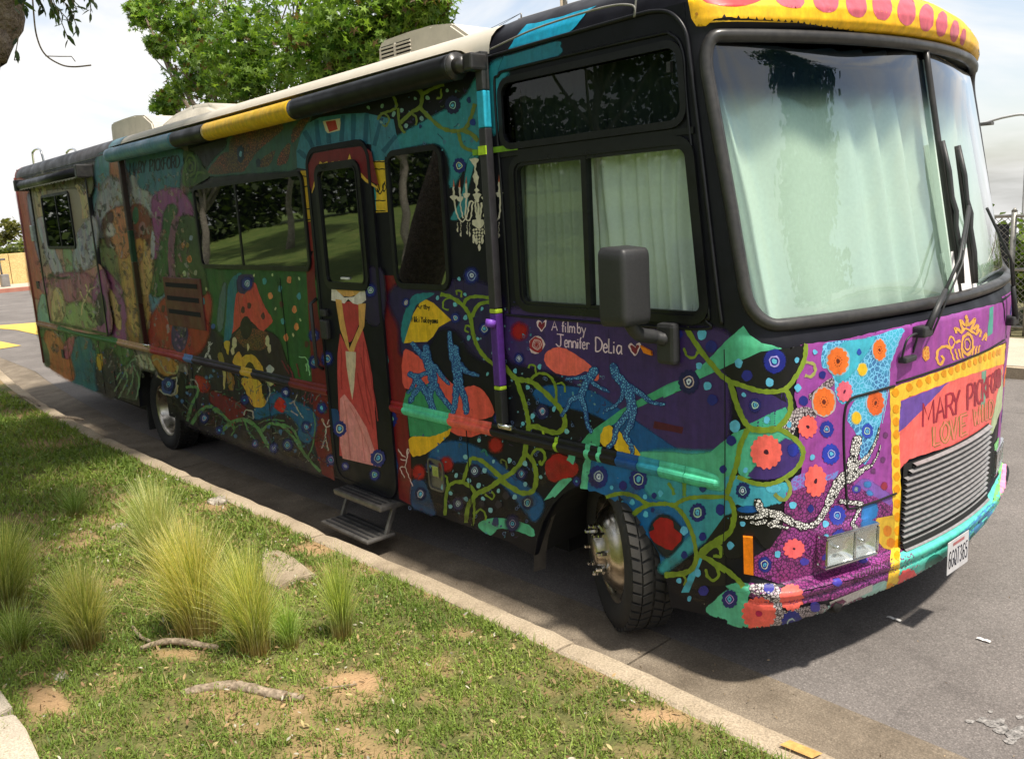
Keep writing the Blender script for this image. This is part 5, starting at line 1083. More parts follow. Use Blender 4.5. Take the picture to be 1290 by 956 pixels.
# ================= above the middle windows, chandelier
GRP[0] = 'upper_panel_mural'
cur[0] = 'A7'
poly([(250, 490), (380, 420), (540, 330), (700, 240), (800, 160), (860, 60), (920, 60), (920, 210), (880, 280), (870, 560), (800, 600), (740, 700), (690, 780), (690, 640), (650, 520), (560, 480), (400, 505), (260, 545)], (52, 140, 152), 'S', 0, soft=4)
poly([(950, 0), (1060, -70), (1060, 20), (1020, 60), (1010, 200), (1010, 380), (960, 380)], (48, 150, 170), 'S', 0, soft=5)
poly([(810, 600), (850, 600), (800, 800), (790, 955), (690, 1000), (760, 860)], (50, 140, 150), 'S', 0, soft=2)
vt = (112, 128, 50)
vine([(190, 330), (220, 290), (300, 260), (320, 230), (300, 170)], 18, col=vt); vine([(330, 250), (340, 360), (375, 420)], 18, col=vt); vine([(345, 350), (420, 280), (480, 240), (490, 150), (450, 120)], 26, col=vt); vine([(490, 160), (560, 120), (640, 90)], 22, col=vt); vine([(480, 250), (550, 320), (620, 380), (700, 405), (780, 390), (820, 320), (850, 220)], 26, col=vt); vine([(760, 400), (820, 420), (870, 470)], 30, col=vt); vine([(740, 420), (770, 510), (860, 545)], 24, col=vt); vine([(620, 120), (620, 180), (590, 180)], 14, col=vt); vine([(240, 285), (270, 320), (250, 370), (225, 360)], 12, col=vt); vine([(430, 290), (455, 320), (450, 365)], 14, col=vt)
dot([(130, 245), (222, 235), (355, 265), (445, 185), (530, 180), (215, 345), (385, 370), (490, 320), (663, 130), (300, 290)], 16, (130, 170, 165))
blueflower((700, 228), 62, body=(24, 30, 70)); blueflower((745, 638), 52, body=(24, 36, 110)); disc((835, 345), 20, 25, (26, 60, 140)); disc((808, 195), 14, 24, (24, 50, 100)); disc((885, 90), 24, 30, (24, 50, 140)); disc((918, 552), 15, 18, (95, 170, 210)); disc((480, 375), 10, 14, (24, 50, 100))
cur[0] = 'B8'
IV = (225, 216, 196)
poly([(220, 140), (285, 135), (290, 165), (275, 185), (270, 230), (285, 270), (295, 310), (285, 350), (280, 390), (300, 410), (285, 432), (315, 445), (300, 480), (285, 520), (262, 490), (245, 450), (270, 430), (255, 405), (272, 385), (250, 320), (245, 280), (258, 240), (250, 190), (230, 170)], IV, 'S', 4)
poly([(245, 665), (330, 660), (335, 710), (310, 738), (270, 730), (240, 700)], IV, 'S', 4)
stroke([(265, 500), (270, 590), (285, 670)], 16, IV, 'S', 4); stroke([(320, 515), (312, 600), (300, 670)], 16, IV, 'S', 4); stroke([(290, 520), (292, 670)], 18, IV, 'S', 4)
stroke([(250, 520), (235, 500), (210, 530), (195, 620), (150, 680), (105, 610), (82, 480)], 13, IV, 'S', 4); stroke([(160, 650), (140, 560), (135, 490)], 11, IV, 'S', 4); stroke([(240, 520), (230, 620), (215, 665), (180, 640), (190, 460)], 13, IV, 'S', 4); stroke([(335, 640), (350, 580), (350, 485)], 13, IV, 'S', 4); stroke([(450, 675), (475, 610), (478, 450)], 14, IV, 'S', 4)
for x, y, h in ((82, 470, 120), (135, 480, 130), (190, 450, 130), (350, 480, 130), (474, 443, 135)):
    poly([(x - 32, y - 12), (x + 28, y - 14), (x + 12, y + 22), (x - 14, y + 22)], IV, 'S', 5); stroke([(x, y), (x - 6, y - h * .8)], 17, IV, 'S', 5, sm=False); poly([(x - 13, y - h * .76), (x + 3, y - h * .76), (x - 4, y - h * 1.32)], (205, 110, 80), 'S', 6, sm=False)
for x, y0, y1 in ((113, 690, 750), (140, 690, 790), (195, 690, 770), (216, 690, 785), (345, 665, 770), (467, 690, 800)):
    for k in range(int((y1 - y0) / 13)): disc((x, y0 + k * 13), 4.5, 5, IV, 'S', 5, 6)
    disc((x, y1), 7, 22, IV, 'S', 5, 8)
for x, y1 in ((252, 830), (275, 845), (300, 900), (325, 840)):
    for k in range(int((y1 - 745) / 26)): disc((x, 748 + k * 26), 10, 11, IV, 'S', 5, 8)
    disc((x, y1), 12, 34, IV, 'S', 5, 10)

# ================= door and arch
GRP[0] = 'door_painting'
cur[0] = 'A3'
poly([(830, 440), (825, 330), (850, 220), (900, 140), (980, 100), (1130, 75), (1289, 65), (1480, 110), (1500, 200), (1530, 330), (1530, 520), (1450, 560), (1450, 400), (1380, 290), (1200, 260), (960, 290), (900, 370), (890, 450)], (62, 128, 150), 'S', 1, sm=False)
for (x0, y0), (x1, y1) in (((835, 320), (890, 370)), ((880, 190), (935, 300)), ((960, 115), (975, 285)), ((1040, 205), (1045, 275)), ((1140, 80), (1130, 260)), ((1210, 75), (1205, 255)), ((1300, 70), (1290, 270)), ((1400, 100), (1350, 290)), ((1500, 220), (1410, 330))): stroke([(x0, y0), (x1, y1)], 30, (30, 92, 118), 'S', 2, sm=False)
poly([(1000, 125), (1120, 105), (1130, 180), (1040, 205), (1020, 190)], (215, 200, 160), 'S', 2, sm=False); poly([(1020, 125), (1090, 115), (1105, 180), (1045, 195)], (170, 50, 35), 'S', 3, sm=False)
poly([(850, 460), (895, 458), (935, 800), (885, 805)], (205, 165, 50), 'S', 1, sm=False)
for y in (495, 565, 715, 790): stroke([(858 + (y - 460) * .1, y), (905 + (y - 460) * .1, y)], 8, (30, 28, 20), 'S', 2, sm=False)
poly([(888, 808), (938, 805), (960, 1000), (900, 1000)], (125, 40, 38), 'S', 1, sm=False)
cur[0] = 'A7'
poly([(150, 610), (240, 605), (258, 950), (180, 955)], (232, 190, 52), 'S', 1, sm=False)
for y in (612, 662, 875, 945): stroke([(160, y), (245, y)], 7, (30, 28, 20), 'S', 2, sm=False)
stroke([(170, 750), (210, 830), (240, 745)], 7, (30, 28, 20), 'S', 2); rings((190, 790), 16, 30, (30, 28, 20), 'S', 2, .35); rings((236, 785), 14, 30, (30, 28, 20), 'S', 2, .35)
poly([(140, 740), (165, 700), (180, 820), (178, 955), (140, 955), (120, 850)], (52, 150, 160), 'S', 2)
poly([(150, 610), (148, 470), (240, 470), (242, 605)], (62, 128, 150), 'S', 1, sm=False)
cur[0] = 'A4'
poly([(1000, 100), (1050, -30), (1060, 200), (1080, 400), (1110, 560), (1140, 900), (1145, 980), (1060, 955), (1030, 700), (1010, 400)], (112, 24, 32), 'S', 1, sm=False)
cur[0] = 'A5'
poly([(1140, 180), (1240, 180), (1265, 600), (1300, 940), (1215, 900), (1165, 700), (1150, 400)], (112, 24, 32), 'S', 1, sm=False)
for c_ in ((1160, 140), (1210, 450), (1270, 800), (1248, 118)): blueflower(c_, 40, scal=False, body=(26, 40, 120))
cur[0] = 'A3'
poly([(912, 560), (905, 420), (940, 340), (1100, 310), (1280, 292), (1330, 330), (1350, 420), (1380, 560), (1290, 510), (1230, 440), (1180, 345), (1165, 400), (1060, 410), (990, 400), (960, 470), (930, 600)], (118, 26, 36), 'D', 1, sm=False)
poly([(925, 605), (950, 500), (985, 395), (1000, 410), (1030, 395), (1040, 410), (1075, 395), (1085, 410), (1115, 390), (1130, 405), (1170, 380), (1182, 345), (1200, 390), (1240, 450), (1300, 515), (1375, 570), (1370, 580), (1290, 530), (1225, 460), (1195, 415), (1100, 430), (1000, 440), (965, 510), (932, 610)], (222, 180, 70), 'D', 2, sm=False)
cur[0] = 'A6'
SKIN = (226, 172, 96)
poly([(212, 82), (412, 92), (405, 140), (350, 175), (290, 178), (235, 140)], SKIN, 'D', 1)
poly([(230, 200), (268, 205), (285, 330), (320, 500), (325, 530), (350, 470), (390, 380), (385, 230), (432, 225), (425, 380), (370, 500), (355, 555), (320, 555), (300, 520), (262, 400)], SKIN, 'D', 3, sm=False)
poly([(268, 235), (300, 215), (390, 235), (385, 370), (330, 490), (300, 440), (280, 350)], (188, 62, 66), 'D', 1)
poly([(262, 430), (300, 520), (330, 560), (360, 520), (415, 410), (450, 560), (480, 720), (500, 955), (250, 955), (240, 700), (245, 560)], (205, 74, 74), 'D', 1, sm=False)
poly([(205, 90), (235, 140), (290, 185), (350, 185), (405, 140), (420, 100), (432, 160), (438, 205), (390, 238), (345, 225), (315, 200), (290, 230), (240, 215), (202, 205)], (232, 222, 212), 'D', 2, sm=False)
poly([(298, 550), (370, 555), (368, 640), (355, 800), (342, 880), (325, 800), (302, 650)], (228, 205, 175), 'D', 2, sm=False)
cur[0] = 'P'
poly([(427, 516), (472, 516), (478, 586), (428, 574), (427, 540)], (205, 74, 74), 'D', 1, sm=False)
poly([(428, 502), (434, 496), (446, 512), (462, 538), (479, 588), (432, 577), (428, 560)], (232, 150, 146), 'D', 3, sm=False)
for q in ([(440, 510), (455, 540), (470, 583)], [(434, 505), (438, 540), (442, 578)], [(448, 520), (456, 550), (460, 582)]): stroke(q, 1.2, (215, 125, 122), 'D', 4, raw=True)
for q in ([(455, 450), (463, 500), (470, 540)], [(450, 470), (458, 510), (466, 535)], [(462, 440), (470, 490), (476, 530)], [(430, 440), (430, 470), (431, 490)], [(458, 430), (460, 470), (468, 505)]): stroke(q, 1.4, (170, 52, 56), 'D', 2, raw=True)
cur[0] = 'A6'
blueflower((172, 600), 50, 'D', 2, scal=False); blueflower((465, 138), 50, 'D', 2, scal=False)
poly([(430, 30), (540, 20), (545, 330), (440, 330)], (38, 26, 66), 'D', 0, soft=4); poly([(500, 680), (540, 610), (580, 580), (585, 640), (540, 720), (510, 740)], (50, 150, 155), 'S', 1)
cur[0] = 'P'
blueflower((428, 540), 10, 'D', 4); blueflower((476, 577), 11, 'D', 5); blueflower((491, 528), 11, 'S', 3); blueflower((435, 587), 6, 'D', 4, scal=False); blueflower((472, 598), 8, 'D', 4, scal=False)
poly([(480, 545), (492, 556), (500, 582), (498, 600), (482, 590)], (18, 70, 120), 'S', 1, soft=2); poly([(416, 516), (426, 518), (427, 536), (418, 536)], (18, 70, 120), 'D', 1)

# ================= long panel left of the door
GRP[0] = 'coach_side_mural'
cur[0] = 'P'
poly([(236, 190), (370, 150), (384, 190), (392, 350), (420, 600), (404, 596), (338, 570), (236, 533), (240, 480), (225, 400)], (40, 34, 44), 'S', 0, sm=False, soft=8)
poly([(22, 228), (120, 205), (236, 175), (240, 300), (236, 470), (160, 446), (48, 416)], (104, 92, 84), 'S', 0, sm=False, soft=3)
poly([(50, 418), (160, 446), (180, 452), (172, 505), (123, 493), (91, 478), (58, 458)], (66, 72, 58), 'S', 0, sm=False, soft=2)
cur[0] = 'A3'
poly([(380, 215), (560, 170), (860, 90), (930, 80), (870, 200), (830, 320), (820, 440), (500, 470), (240, 490), (240, 420), (350, 300)], (58, 92, 84), 'S', 0, soft=3)
poly([(380, 240), (480, 195), (700, 140), (730, 180), (640, 260), (560, 330), (480, 440), (440, 470), (380, 400)], 'mos_rust', 'S', 1); poly([(240, 480), (260, 410), (360, 330), (470, 430), (450, 465)], 'mos_rust', 'S', 1); poly([(790, 270), (800, 180), (860, 110), (920, 90), (870, 170), (830, 240)], 'mos_rust', 'S', 1); poly([(560, 430), (600, 370), (680, 320), (640, 420)], 'mos_rust', 'S', 1); poly([(690, 415), (720, 330), (780, 270), (770, 380), (740, 415)], 'mos_rust', 'S', 1)
disc((446, 345), 24, 60, (30, 50, 70), 'S', 2); disc((446, 345), 9, 22, (110, 160, 180), 'S', 3); disc((566, 405), 16, 32, (30, 50, 70), 'S', 2)
poly([(60, 330), (120, 340), (190, 430), (240, 490), (120, 560), (50, 540), (60, 420)], (58, 84, 42), 'S', 0, soft=4); rings((125, 430), 60, 80, (30, 60, 36), 'S', 1, .3); rings((125, 440), 30, 44, (22, 40, 34), 'S', 1, .5); vine([(70, 560), (60, 480), (100, 380)], 16, col=(80, 110, 50)); vine([(130, 540), (160, 470), (210, 480)], 16, col=(80, 110, 50))
cur[0] = 'P'
poly([(228, 265), (247, 250), (255, 336), (391, 346), (398, 440), (404, 483), (380, 485), (330, 470), (300, 440), (260, 400), (222, 370)], (44, 92, 46), 'S', 0, soft=6)
poly([(205, 360), (226, 350), (262, 372), (258, 420), (240, 452), (212, 448), (196, 440), (190, 400)], (165, 58, 52), 'S', 1, soft=5)
cur[0] = 'A4'
poly([(640, 190), (680, 270), (720, 360), (770, 450), (730, 500), (690, 520), (600, 440), (520, 520), (480, 530), (500, 360), (540, 250)], (205, 78, 66), 'S', 2)
poly([(440, 600), (455, 400), (470, 220), (510, 150), (560, 130), (530, 220), (510, 400), (490, 560)], (48, 118, 130), 'S', 2); poly([(540, 150), (630, 140), (640, 190), (580, 270), (530, 240)], (54, 36, 84), 'S', 2); blueflower((597, 200), 52, 'S', 3, scal=False)
poly([(400, 480), (420, 280), (450, 200), (440, 420), (420, 520)], (84, 110, 110), 'S', 2, soft=2)
poly([(480, 560), (560, 500), (640, 470), (720, 520), (800, 570), (860, 720), (900, 860), (700, 860), (560, 820), (440, 780), (430, 640)], (46, 36, 40), 'S', 2, soft=3)
poly([(520, 540), (600, 500), (740, 540), (720, 640), (640, 650), (560, 620)], 'mos_rust', 'S', 3); disc((590, 500), 40, 80, (34, 26, 34), 'S', 4)
YE = (214, 174, 62)
poly([(535, 740), (560, 700), (600, 680), (650, 690), (700, 760), (705, 800), (660, 790), (650, 830), (570, 820), (560, 780), (545, 780)], YE, 'S', 4); poly([(585, 760), (620, 730), (650, 770), (640, 810), (590, 800)], (60, 54, 30), 'S', 5)
poly([(440, 600), (480, 590), (470, 680), (455, 650)], YE, 'S', 4); poly([(500, 720), (540, 660), (560, 700), (530, 760)], YE, 'S', 4); poly([(400, 680), (430, 670), (445, 760), (420, 770)], (150, 130, 60), 'S', 4)
for c_, rx, ry in (((512, 600), 16, 40), ((735, 590), 14, 40), ((748, 640), 12, 32), ((605, 630), 8, 26), ((500, 655), 12, 30)): disc(c_, rx, ry, (205, 195, 150), 'S', 5)
cur[0] = 'A5'
poly([(670, 250), (740, 250), (800, 280), (805, 340), (830, 400), (820, 440), (760, 445), (720, 400), (690, 320), (670, 290)], YE, 'S', 4)
poly([(835, 180), (860, 160), (890, 190), (860, 225), (815, 245), (790, 235), (835, 215)], (190, 195, 185), 'S', 5); poly([(825, 255), (870, 262), (888, 290), (850, 300)], (185, 180, 130), 'S', 5)
poly([(540, 180), (560, 170), (555, 310), (545, 310)], (190, 175, 110), 'S', 4); poly([(570, 200), (610, 230), (620, 300), (590, 335), (570, 260)], (150, 116, 52), 'S', 4)
poly([(470, 340), (560, 380), (680, 440), (690, 490), (600, 530), (520, 460), (460, 400)], (112, 28, 38), 'S', 2, soft=3); poly([(380, 250), (430, 270), (440, 310), (400, 330), (375, 290)], (165, 40, 34), 'S', 3, soft=2)
poly([(840, 400), (860, 350), (940, 360), (1000, 400), (1100, 440), (1160, 500), (1165, 600), (1120, 680), (1060, 650), (1050, 560), (960, 480), (850, 500), (760, 520), (760, 460)], (26, 96, 132), 'S', 2, soft=3); poly([(895, 440), (925, 385), (960, 420), (945, 475)], (190, 38, 34), 'S', 3, soft=2)
GR = (92, 140, 84)
for q, ww in (([(330, 560), (380, 480), (440, 440), (500, 460), (580, 540), (620, 590)], 26), ([(520, 620), (600, 550), (690, 530), (770, 580), (820, 660), (870, 740)], 30), ([(790, 620), (860, 560), (940, 570), (1020, 650), (1100, 770), (1200, 880)], 24), ([(300, 540), (330, 430), (370, 350), (360, 310), (290, 310)], 22), ([(470, 460), (540, 500), (590, 550)], 12), ([(940, 560), (1010, 590), (1050, 660), (1080, 720)], 16), ([(690, 540), (720, 620), (780, 680)], 12), ([(600, 640), (630, 580), (680, 560)], 10), ([(1110, 790), (1150, 700), (1165, 560), (1150, 480)], 10), ([(780, 560), (830, 535), (900, 530), (960, 540)], 10)): vine(q, ww, col=GR, w1=ww * .7)
for q in ([(680, 500), (700, 465), (740, 475), (745, 520), (710, 500)], [(990, 420), (1030, 400), (1040, 360)], [(1020, 410), (1040, 450), (1085, 520)], [(1000, 470), (1050, 500)], [(110, 330), (160, 360), (210, 350), (225, 300), (230, 240)], [(320, 260), (360, 270), (380, 340)], [(850, 300), (860, 350), (830, 420)]): stroke(q, 9, (165, 165, 150), 'S', 4)
for q in ([(1215, 540), (1240, 590), (1235, 640), (1255, 740)], [(1238, 640), (1210, 725)], [(1238, 580), (1265, 570)], [(1250, 560), (1258, 530)]): stroke(q, 9, (190, 175, 165), 'S', 4)
disc((1217, 535), 9, 16, (190, 140, 110), 'S', 4)
for q in ([(450, 0), (445, 60), (420, 110), (400, 160), (365, 210)], [(440, 80), (470, 140), (480, 160)], [(440, 40), (470, 10)]): stroke(q, 16, 'mos_skin', 'S', 4, w1=8)
for q in ([(1055, 105), (1105, 115), (1120, 170), (1130, 230)], [(1105, 150), (1110, 200)]): stroke(q, 8, (140, 200, 140), 'S', 4)
for q in ([(980, 160), (1010, 220), (1020, 280)], [(1040, 150), (1060, 240)], [(940, 130), (990, 220)], [(1100, 340), (1090, 440)], [(1150, 320), (1130, 420)]): stroke(q, 9, (120, 40, 55), 'S', 4)
for c_, r_ in (((175, 290), 46), ((965, 345), 38), ((980, 700), 46), ((885, 720), 40), ((1105, 580), 44), ((415, 520), 38), ((690, 395), 36), ((515, 600), 30), ((760, 690), 30), ((310, 120), 20)): blueflower(c_, r_, scal=False, body=(28, 44, 110))
dot([(460, 235), (480, 200), (430, 245), (300, 350), (230, 370), (265, 405), (320, 360), (545, 620), (625, 640), (850, 580), (930, 610), (1030, 740)], 13, (70, 110, 150)); 
cur[0] = 'A4'
for p in ((207, 35), (882, 175), (755, 283), (918, 375), (932, 492), (860, 565)): disc(p, 16, 26, (222, 140, 84), 'S', 3)
for p in ((715, 185), (820, 235), (840, 455), (948, 285), (298, 320)): disc(p, 14, 24, (70, 150, 160), 'S', 3)
for p in ((770, 143), (950, 168), (958, 447), (172, 130), (645, 145), (910, 548), (322, 238), (248, 128), (790, 372), (255, 365)): disc(p, 6, 12, (190, 200, 140), 'S', 3)
for p in ((830, 340), (1000, 610), (570, 378), (612, 350), (705, 420), (145, 275), (30, 370)): disc(p, 14, 24, (84, 44, 44), 'S', 3)
disc((140, 545), 58, 120, (66, 48, 92), 'S', 3); 
for k in range(16): disc((140 + random.uniform(-38, 38), 545 + random.uniform(-90, 90)), 8, 12, random.choice([(140, 100, 130), (100, 70, 120), (150, 60, 80)]), 'S', 4)
for p in ((1050, 550), (1048, 730), (1140, 715)): blueflower(p, 46, 'S', 3, scal=False)
dot([(1175, 375), (1190, 520), (368, 490), (205, 715)], 20, (60, 90, 150))

# ================= rear coach side
GRP[0] = 'rear_side_mural'
cur[0] = 'A1'
def sp(pts, col, surf='S', lay=0, soft=4): poly(pts, col, surf, lay, soft=soft)
sp([(10, 190), (90, 250), (110, 420), (160, 760), (200, 960), (110, 960), (60, 600), (10, 260)], (196, 112, 96), 'S', 0)
sp([(90, 320), (120, 330), (190, 560), (190, 760), (140, 640)], (150, 150, 175), 'S', 1)
sp([(560, 40), (660, 40), (650, 250), (620, 480), (560, 600), (530, 420), (540, 250)], (104, 150, 165), 'S', 0); sp([(650, 40), (700, 40), (710, 250), (690, 300), (650, 200)], (186, 126, 96), 'S', 0)
sp([(600, 240), (680, 210), (710, 330), (640, 400), (560, 590), (540, 500)], (165, 165, 170), 'S', 1, 8)
sp([(705, 60), (750, 55), (790, 160), (790, 330), (750, 330), (720, 200)], (160, 100, 140), 'S', 0); sp([(770, 50), (1120, 0), (1105, 140), (1090, 260), (960, 270), (900, 330), (830, 280), (780, 160)], (66, 118, 132), 'S', 0)
sp([(790, 170), (830, 260), (900, 290), (930, 360), (910, 430), (860, 400), (800, 390), (760, 400), (760, 330), (790, 300)], (168, 168, 170), 'S', 1)
sp([(930, 440), (930, 330), (990, 275), (1090, 265), (1150, 320), (1190, 400), (1180, 450), (1110, 460), (1040, 560), (1030, 850), (930, 720)], (148, 78, 132), 'S', 1)
sp([(1010, 430), (1050, 370), (1085, 400), (1060, 480), (1040, 640), (1020, 800), (1000, 955), (920, 955), (960, 760), (990, 600)], (58, 96, 52), 'S', 2); stroke([(1090, 440), (1060, 560), (1050, 700), (1060, 860)], 44, (132, 84, 108), 'S', 3)
sp([(1110, 480), (1180, 450), (1240, 520), (1260, 760), (1280, 960), (1080, 960), (1090, 760)], (62, 84, 48), 'S', 1)
sp([(600, 480), (640, 420), (700, 390), (770, 400), (800, 460), (790, 640), (720, 720), (660, 620), (610, 540)], (200, 132, 90), 'S', 2)
sp([(780, 400), (830, 370), (890, 430), (920, 560), (910, 660), (880, 620), (860, 560), (820, 600), (790, 560)], (132, 72, 54), 'S', 2); disc((810, 440), 22, 60, (60, 110, 80), 'S', 3); disc((855, 525), 24, 44, (150, 110, 110), 'S', 3); disc((855, 525), 11, 22, (60, 30, 40), 'S', 4)
sp([(595, 490), (640, 420), (650, 460), (620, 540), (640, 640), (615, 620)], (92, 62, 58), 'S', 3)
sp([(640, 500), (660, 540), (650, 570), (620, 560)], (205, 195, 190), 'S', 3); sp([(860, 620), (910, 680), (920, 860), (900, 955), (850, 955), (850, 800)], (206, 168, 110), 'S', 2)
sp([(790, 600), (850, 620), (840, 740), (810, 760), (790, 700)], (206, 150, 84), 'S', 2); sp([(700, 640), (770, 600), (790, 960), (740, 955), (710, 780)], (196, 152, 86), 'S', 2)
sp([(560, 620), (640, 620), (720, 720), (730, 955), (600, 955), (570, 760)], (118, 128, 84), 'S', 1)
sp([(570, 800), (650, 860), (720, 960), (560, 960)], (150, 84, 124), 'S', 2); disc((925, 640), 16, 100, (180, 180, 185), 'S', 3)
for p, c_ in (((1185, 590), (140, 160, 170)), ((1130, 640), (190, 130, 60)), ((1172, 730), (190, 110, 50)), ((1140, 830), (170, 180, 150)), ((1215, 825), (150, 160, 130)), ((1160, 640), (150, 130, 60))): disc(p, 12, 20, c_, 'S', 3)
letters('MARYPICKFORD', [(770, 798), (802, 826), (830, 852), (856, 880), (905, 928), (934, 942), (946, 968), (972, 994), (998, 1018), (1022, 1048), (1052, 1076), (1080, 1108)], [(770, 165), (1110, 112)], [(770, 85), (1110, 30)], 9, (24, 40, 48), 'S', 3)
for k in range(8): sp([(1140 + k * 2, 60 + k * 22), (1210 + k, 30 + k * 22), (1230, 70 + k * 22), (1160, 90 + k * 22)], (52 + k * 4, 70 + k * 2, 44), 'S', 0, 2)
rings((1180, 100), 40, 80, (86, 108, 54), 'S', 1, .25); rings((1180, 110), 18, 36, (86, 108, 54), 'S', 1, .4)
# slide-out front
sp([(130, 250), (200, 240), (200, 420), (170, 480), (140, 400)], (176, 156, 118), 'L', 0, 2); sp([(140, 170), (480, 150), (500, 290), (400, 250), (200, 262), (140, 270)], (110, 104, 72), 'L', 0, 3)
for q in ([(470, 460), (450, 320), (410, 230)], [(470, 400), (480, 260)], [(180, 460), (165, 330), (135, 260)], [(190, 400), (200, 300)]): stroke(q, 40, (206, 180, 130), 'L', 1, w1=18)
sp([(150, 470), (230, 480), (250, 640), (300, 780), (320, 850), (260, 830), (190, 640)], (180, 178, 184), 'L', 1, 3); sp([(430, 560), (520, 460), (545, 560), (520, 700), (460, 800), (410, 800), (400, 700)], (172, 172, 178), 'L', 1, 5)
for k in range(40): disc((random.uniform(420, 530), random.uniform(500, 790)), random.uniform(6, 15), random.uniform(8, 20), random.choice([(150, 150, 165), (190, 190, 195), (130, 125, 145)]), 'L', 2, 8)
sp([(250, 670), (420, 650), (400, 800), (350, 860), (300, 800)], (190, 150, 130), 'L', 0, 3); sp([(320, 670), (370, 670), (380, 800), (350, 830)], (140, 160, 120), 'L', 1, 2); sp([(200, 870), (400, 830), (560, 830), (590, 960), (220, 960)], (172, 110, 132), 'L', 0, 5)
stroke([(230, 840), (290, 862), (370, 855)], 18, (60, 46, 46), 'L', 3)
cur[0] = 'A2'
sp([(150, 20), (420, 60), (520, 30), (560, 240), (570, 480), (200, 400), (170, 150)], (186, 140, 126), 'L', 0, 2); sp([(200, 110), (420, 90), (430, 200), (330, 270), (240, 200)], (166, 96, 124), 'L', 1, 6); sp([(470, 200), (530, 60), (555, 220), (575, 470), (500, 440)], (150, 84, 130), 'L', 1, 4); sp([(200, 220), (240, 190), (270, 300), (250, 390), (200, 380)], (206, 182, 130), 'L', 2, 4); sp([(300, 300), (450, 300), (480, 430), (260, 390)], (150, 170, 108), 'L', 1, 6); disc((520, 320), 40, 115, (60, 56, 60), 'L', 3)
for q in ([(400, 290), (430, 220), (420, 150)], [(410, 270), (380, 200)], [(400, 280), (440, 200), (480, 170)], [(395, 290), (390, 360)]): stroke(q, 9, (220, 200, 150), 'L', 3)
rings((498, 320), 14, 30, (130, 110, 110), 'L', 4, .3)
sp([(55, 50), (130, 30), (160, 160), (190, 400), (100, 410), (75, 200)], (196, 150, 130), 'S', 0, 3); sp([(130, 220), (160, 330), (180, 420), (110, 420), (100, 340)], (140, 180, 160), 'S', 1, 3)
sp([(560, 170), (620, 200), (680, 300), (720, 540), (650, 550), (590, 420), (570, 260)], (148, 78, 132), 'S', 2); sp([(560, 190), (600, 210), (640, 320), (655, 450), (620, 420), (575, 330)], (206, 176, 116), 'S', 3, 2); disc((590, 335), 12, 34, (70, 50, 46), 'S', 4)
sp([(670, 20), (720, 60), (745, 250), (770, 500), (720, 400), (690, 200)], (200, 158, 92), 'S', 3); sp([(700, 420), (730, 390), (770, 520), (760, 570), (720, 560)], (150, 110, 60), 'S', 3)
sp([(780, 20), (860, 0), (870, 160), (840, 230), (860, 400), (840, 580), (800, 420)], (196, 152, 90), 'S', 2); sp([(860, 200), (960, 120), (990, 200), (920, 300), (910, 400), (880, 360)], (98, 140, 160), 'S', 2); sp([(870, 10), (970, 10), (960, 120), (910, 230), (870, 180)], (54, 84, 50), 'S', 2)
sp([(860, 420), (920, 300), (990, 250), (1200, 380), (1240, 480), (1150, 620), (880, 600)], (160, 54, 46), 'S', 2, 5)
sp([(110, 470), (350, 500), (700, 590), (720, 640), (640, 700), (500, 640), (340, 560), (160, 540)], (70, 110, 56), 'S', 0, 5); sp([(150, 490), (220, 500), (300, 640), (330, 790), (250, 760), (170, 680)], (196, 118, 70), 'S', 1, 4); sp([(280, 560), (330, 510), (320, 600), (290, 650)], (180, 90, 110), 'S', 2, 3); sp([(120, 520), (160, 580), (180, 700), (140, 680)], (80, 90, 70), 'S', 1, 3)
sp([(320, 640), (360, 520), (440, 520), (500, 700), (500, 860), (400, 830), (320, 790)], (46, 110, 116), 'S', 1, 4); sp([(500, 700), (560, 600), (620, 660), (620, 900), (520, 870)], (46, 44, 50), 'S', 1, 5); sp([(500, 630), (530, 640), (520, 730), (500, 690)], (200, 160, 50), 'S', 2, 2)
for q in ([(610, 880), (680, 760), (720, 680), (760, 650)], [(640, 920), (700, 800), (680, 720)], [(700, 900), (740, 780), (720, 690)], [(760, 930), (780, 800), (740, 700)], [(620, 800), (660, 740)]): stroke(q, 11, (120, 150, 110), 'S', 3)
sp([(760, 640), (830, 640), (880, 720), (850, 720), (790, 700)], (190, 190, 150), 'S', 2, 3); sp([(870, 640), (960, 640), (1040, 700), (990, 760), (920, 740)], (180, 130, 60), 'S', 2, 3)
for q in ([(870, 670), (910, 660), (960, 740), (1030, 750), (1040, 700)], [(900, 770), (960, 800), (1030, 780)], [(920, 860), (980, 900), (1030, 890), (1040, 830)]): stroke(q, 12, (170, 160, 110), 'S', 3)
for c_, rx, ry in (((970, 840), 40, 60), ((1120, 655), 16, 20)): disc(c_, rx, ry, (40, 70, 130), 'S', 3)
sp([(1160, 780), (1230, 800), (1250, 860), (1200, 870)], (160, 44, 36), 'S', 2, 3)
cur[0] = 'P'
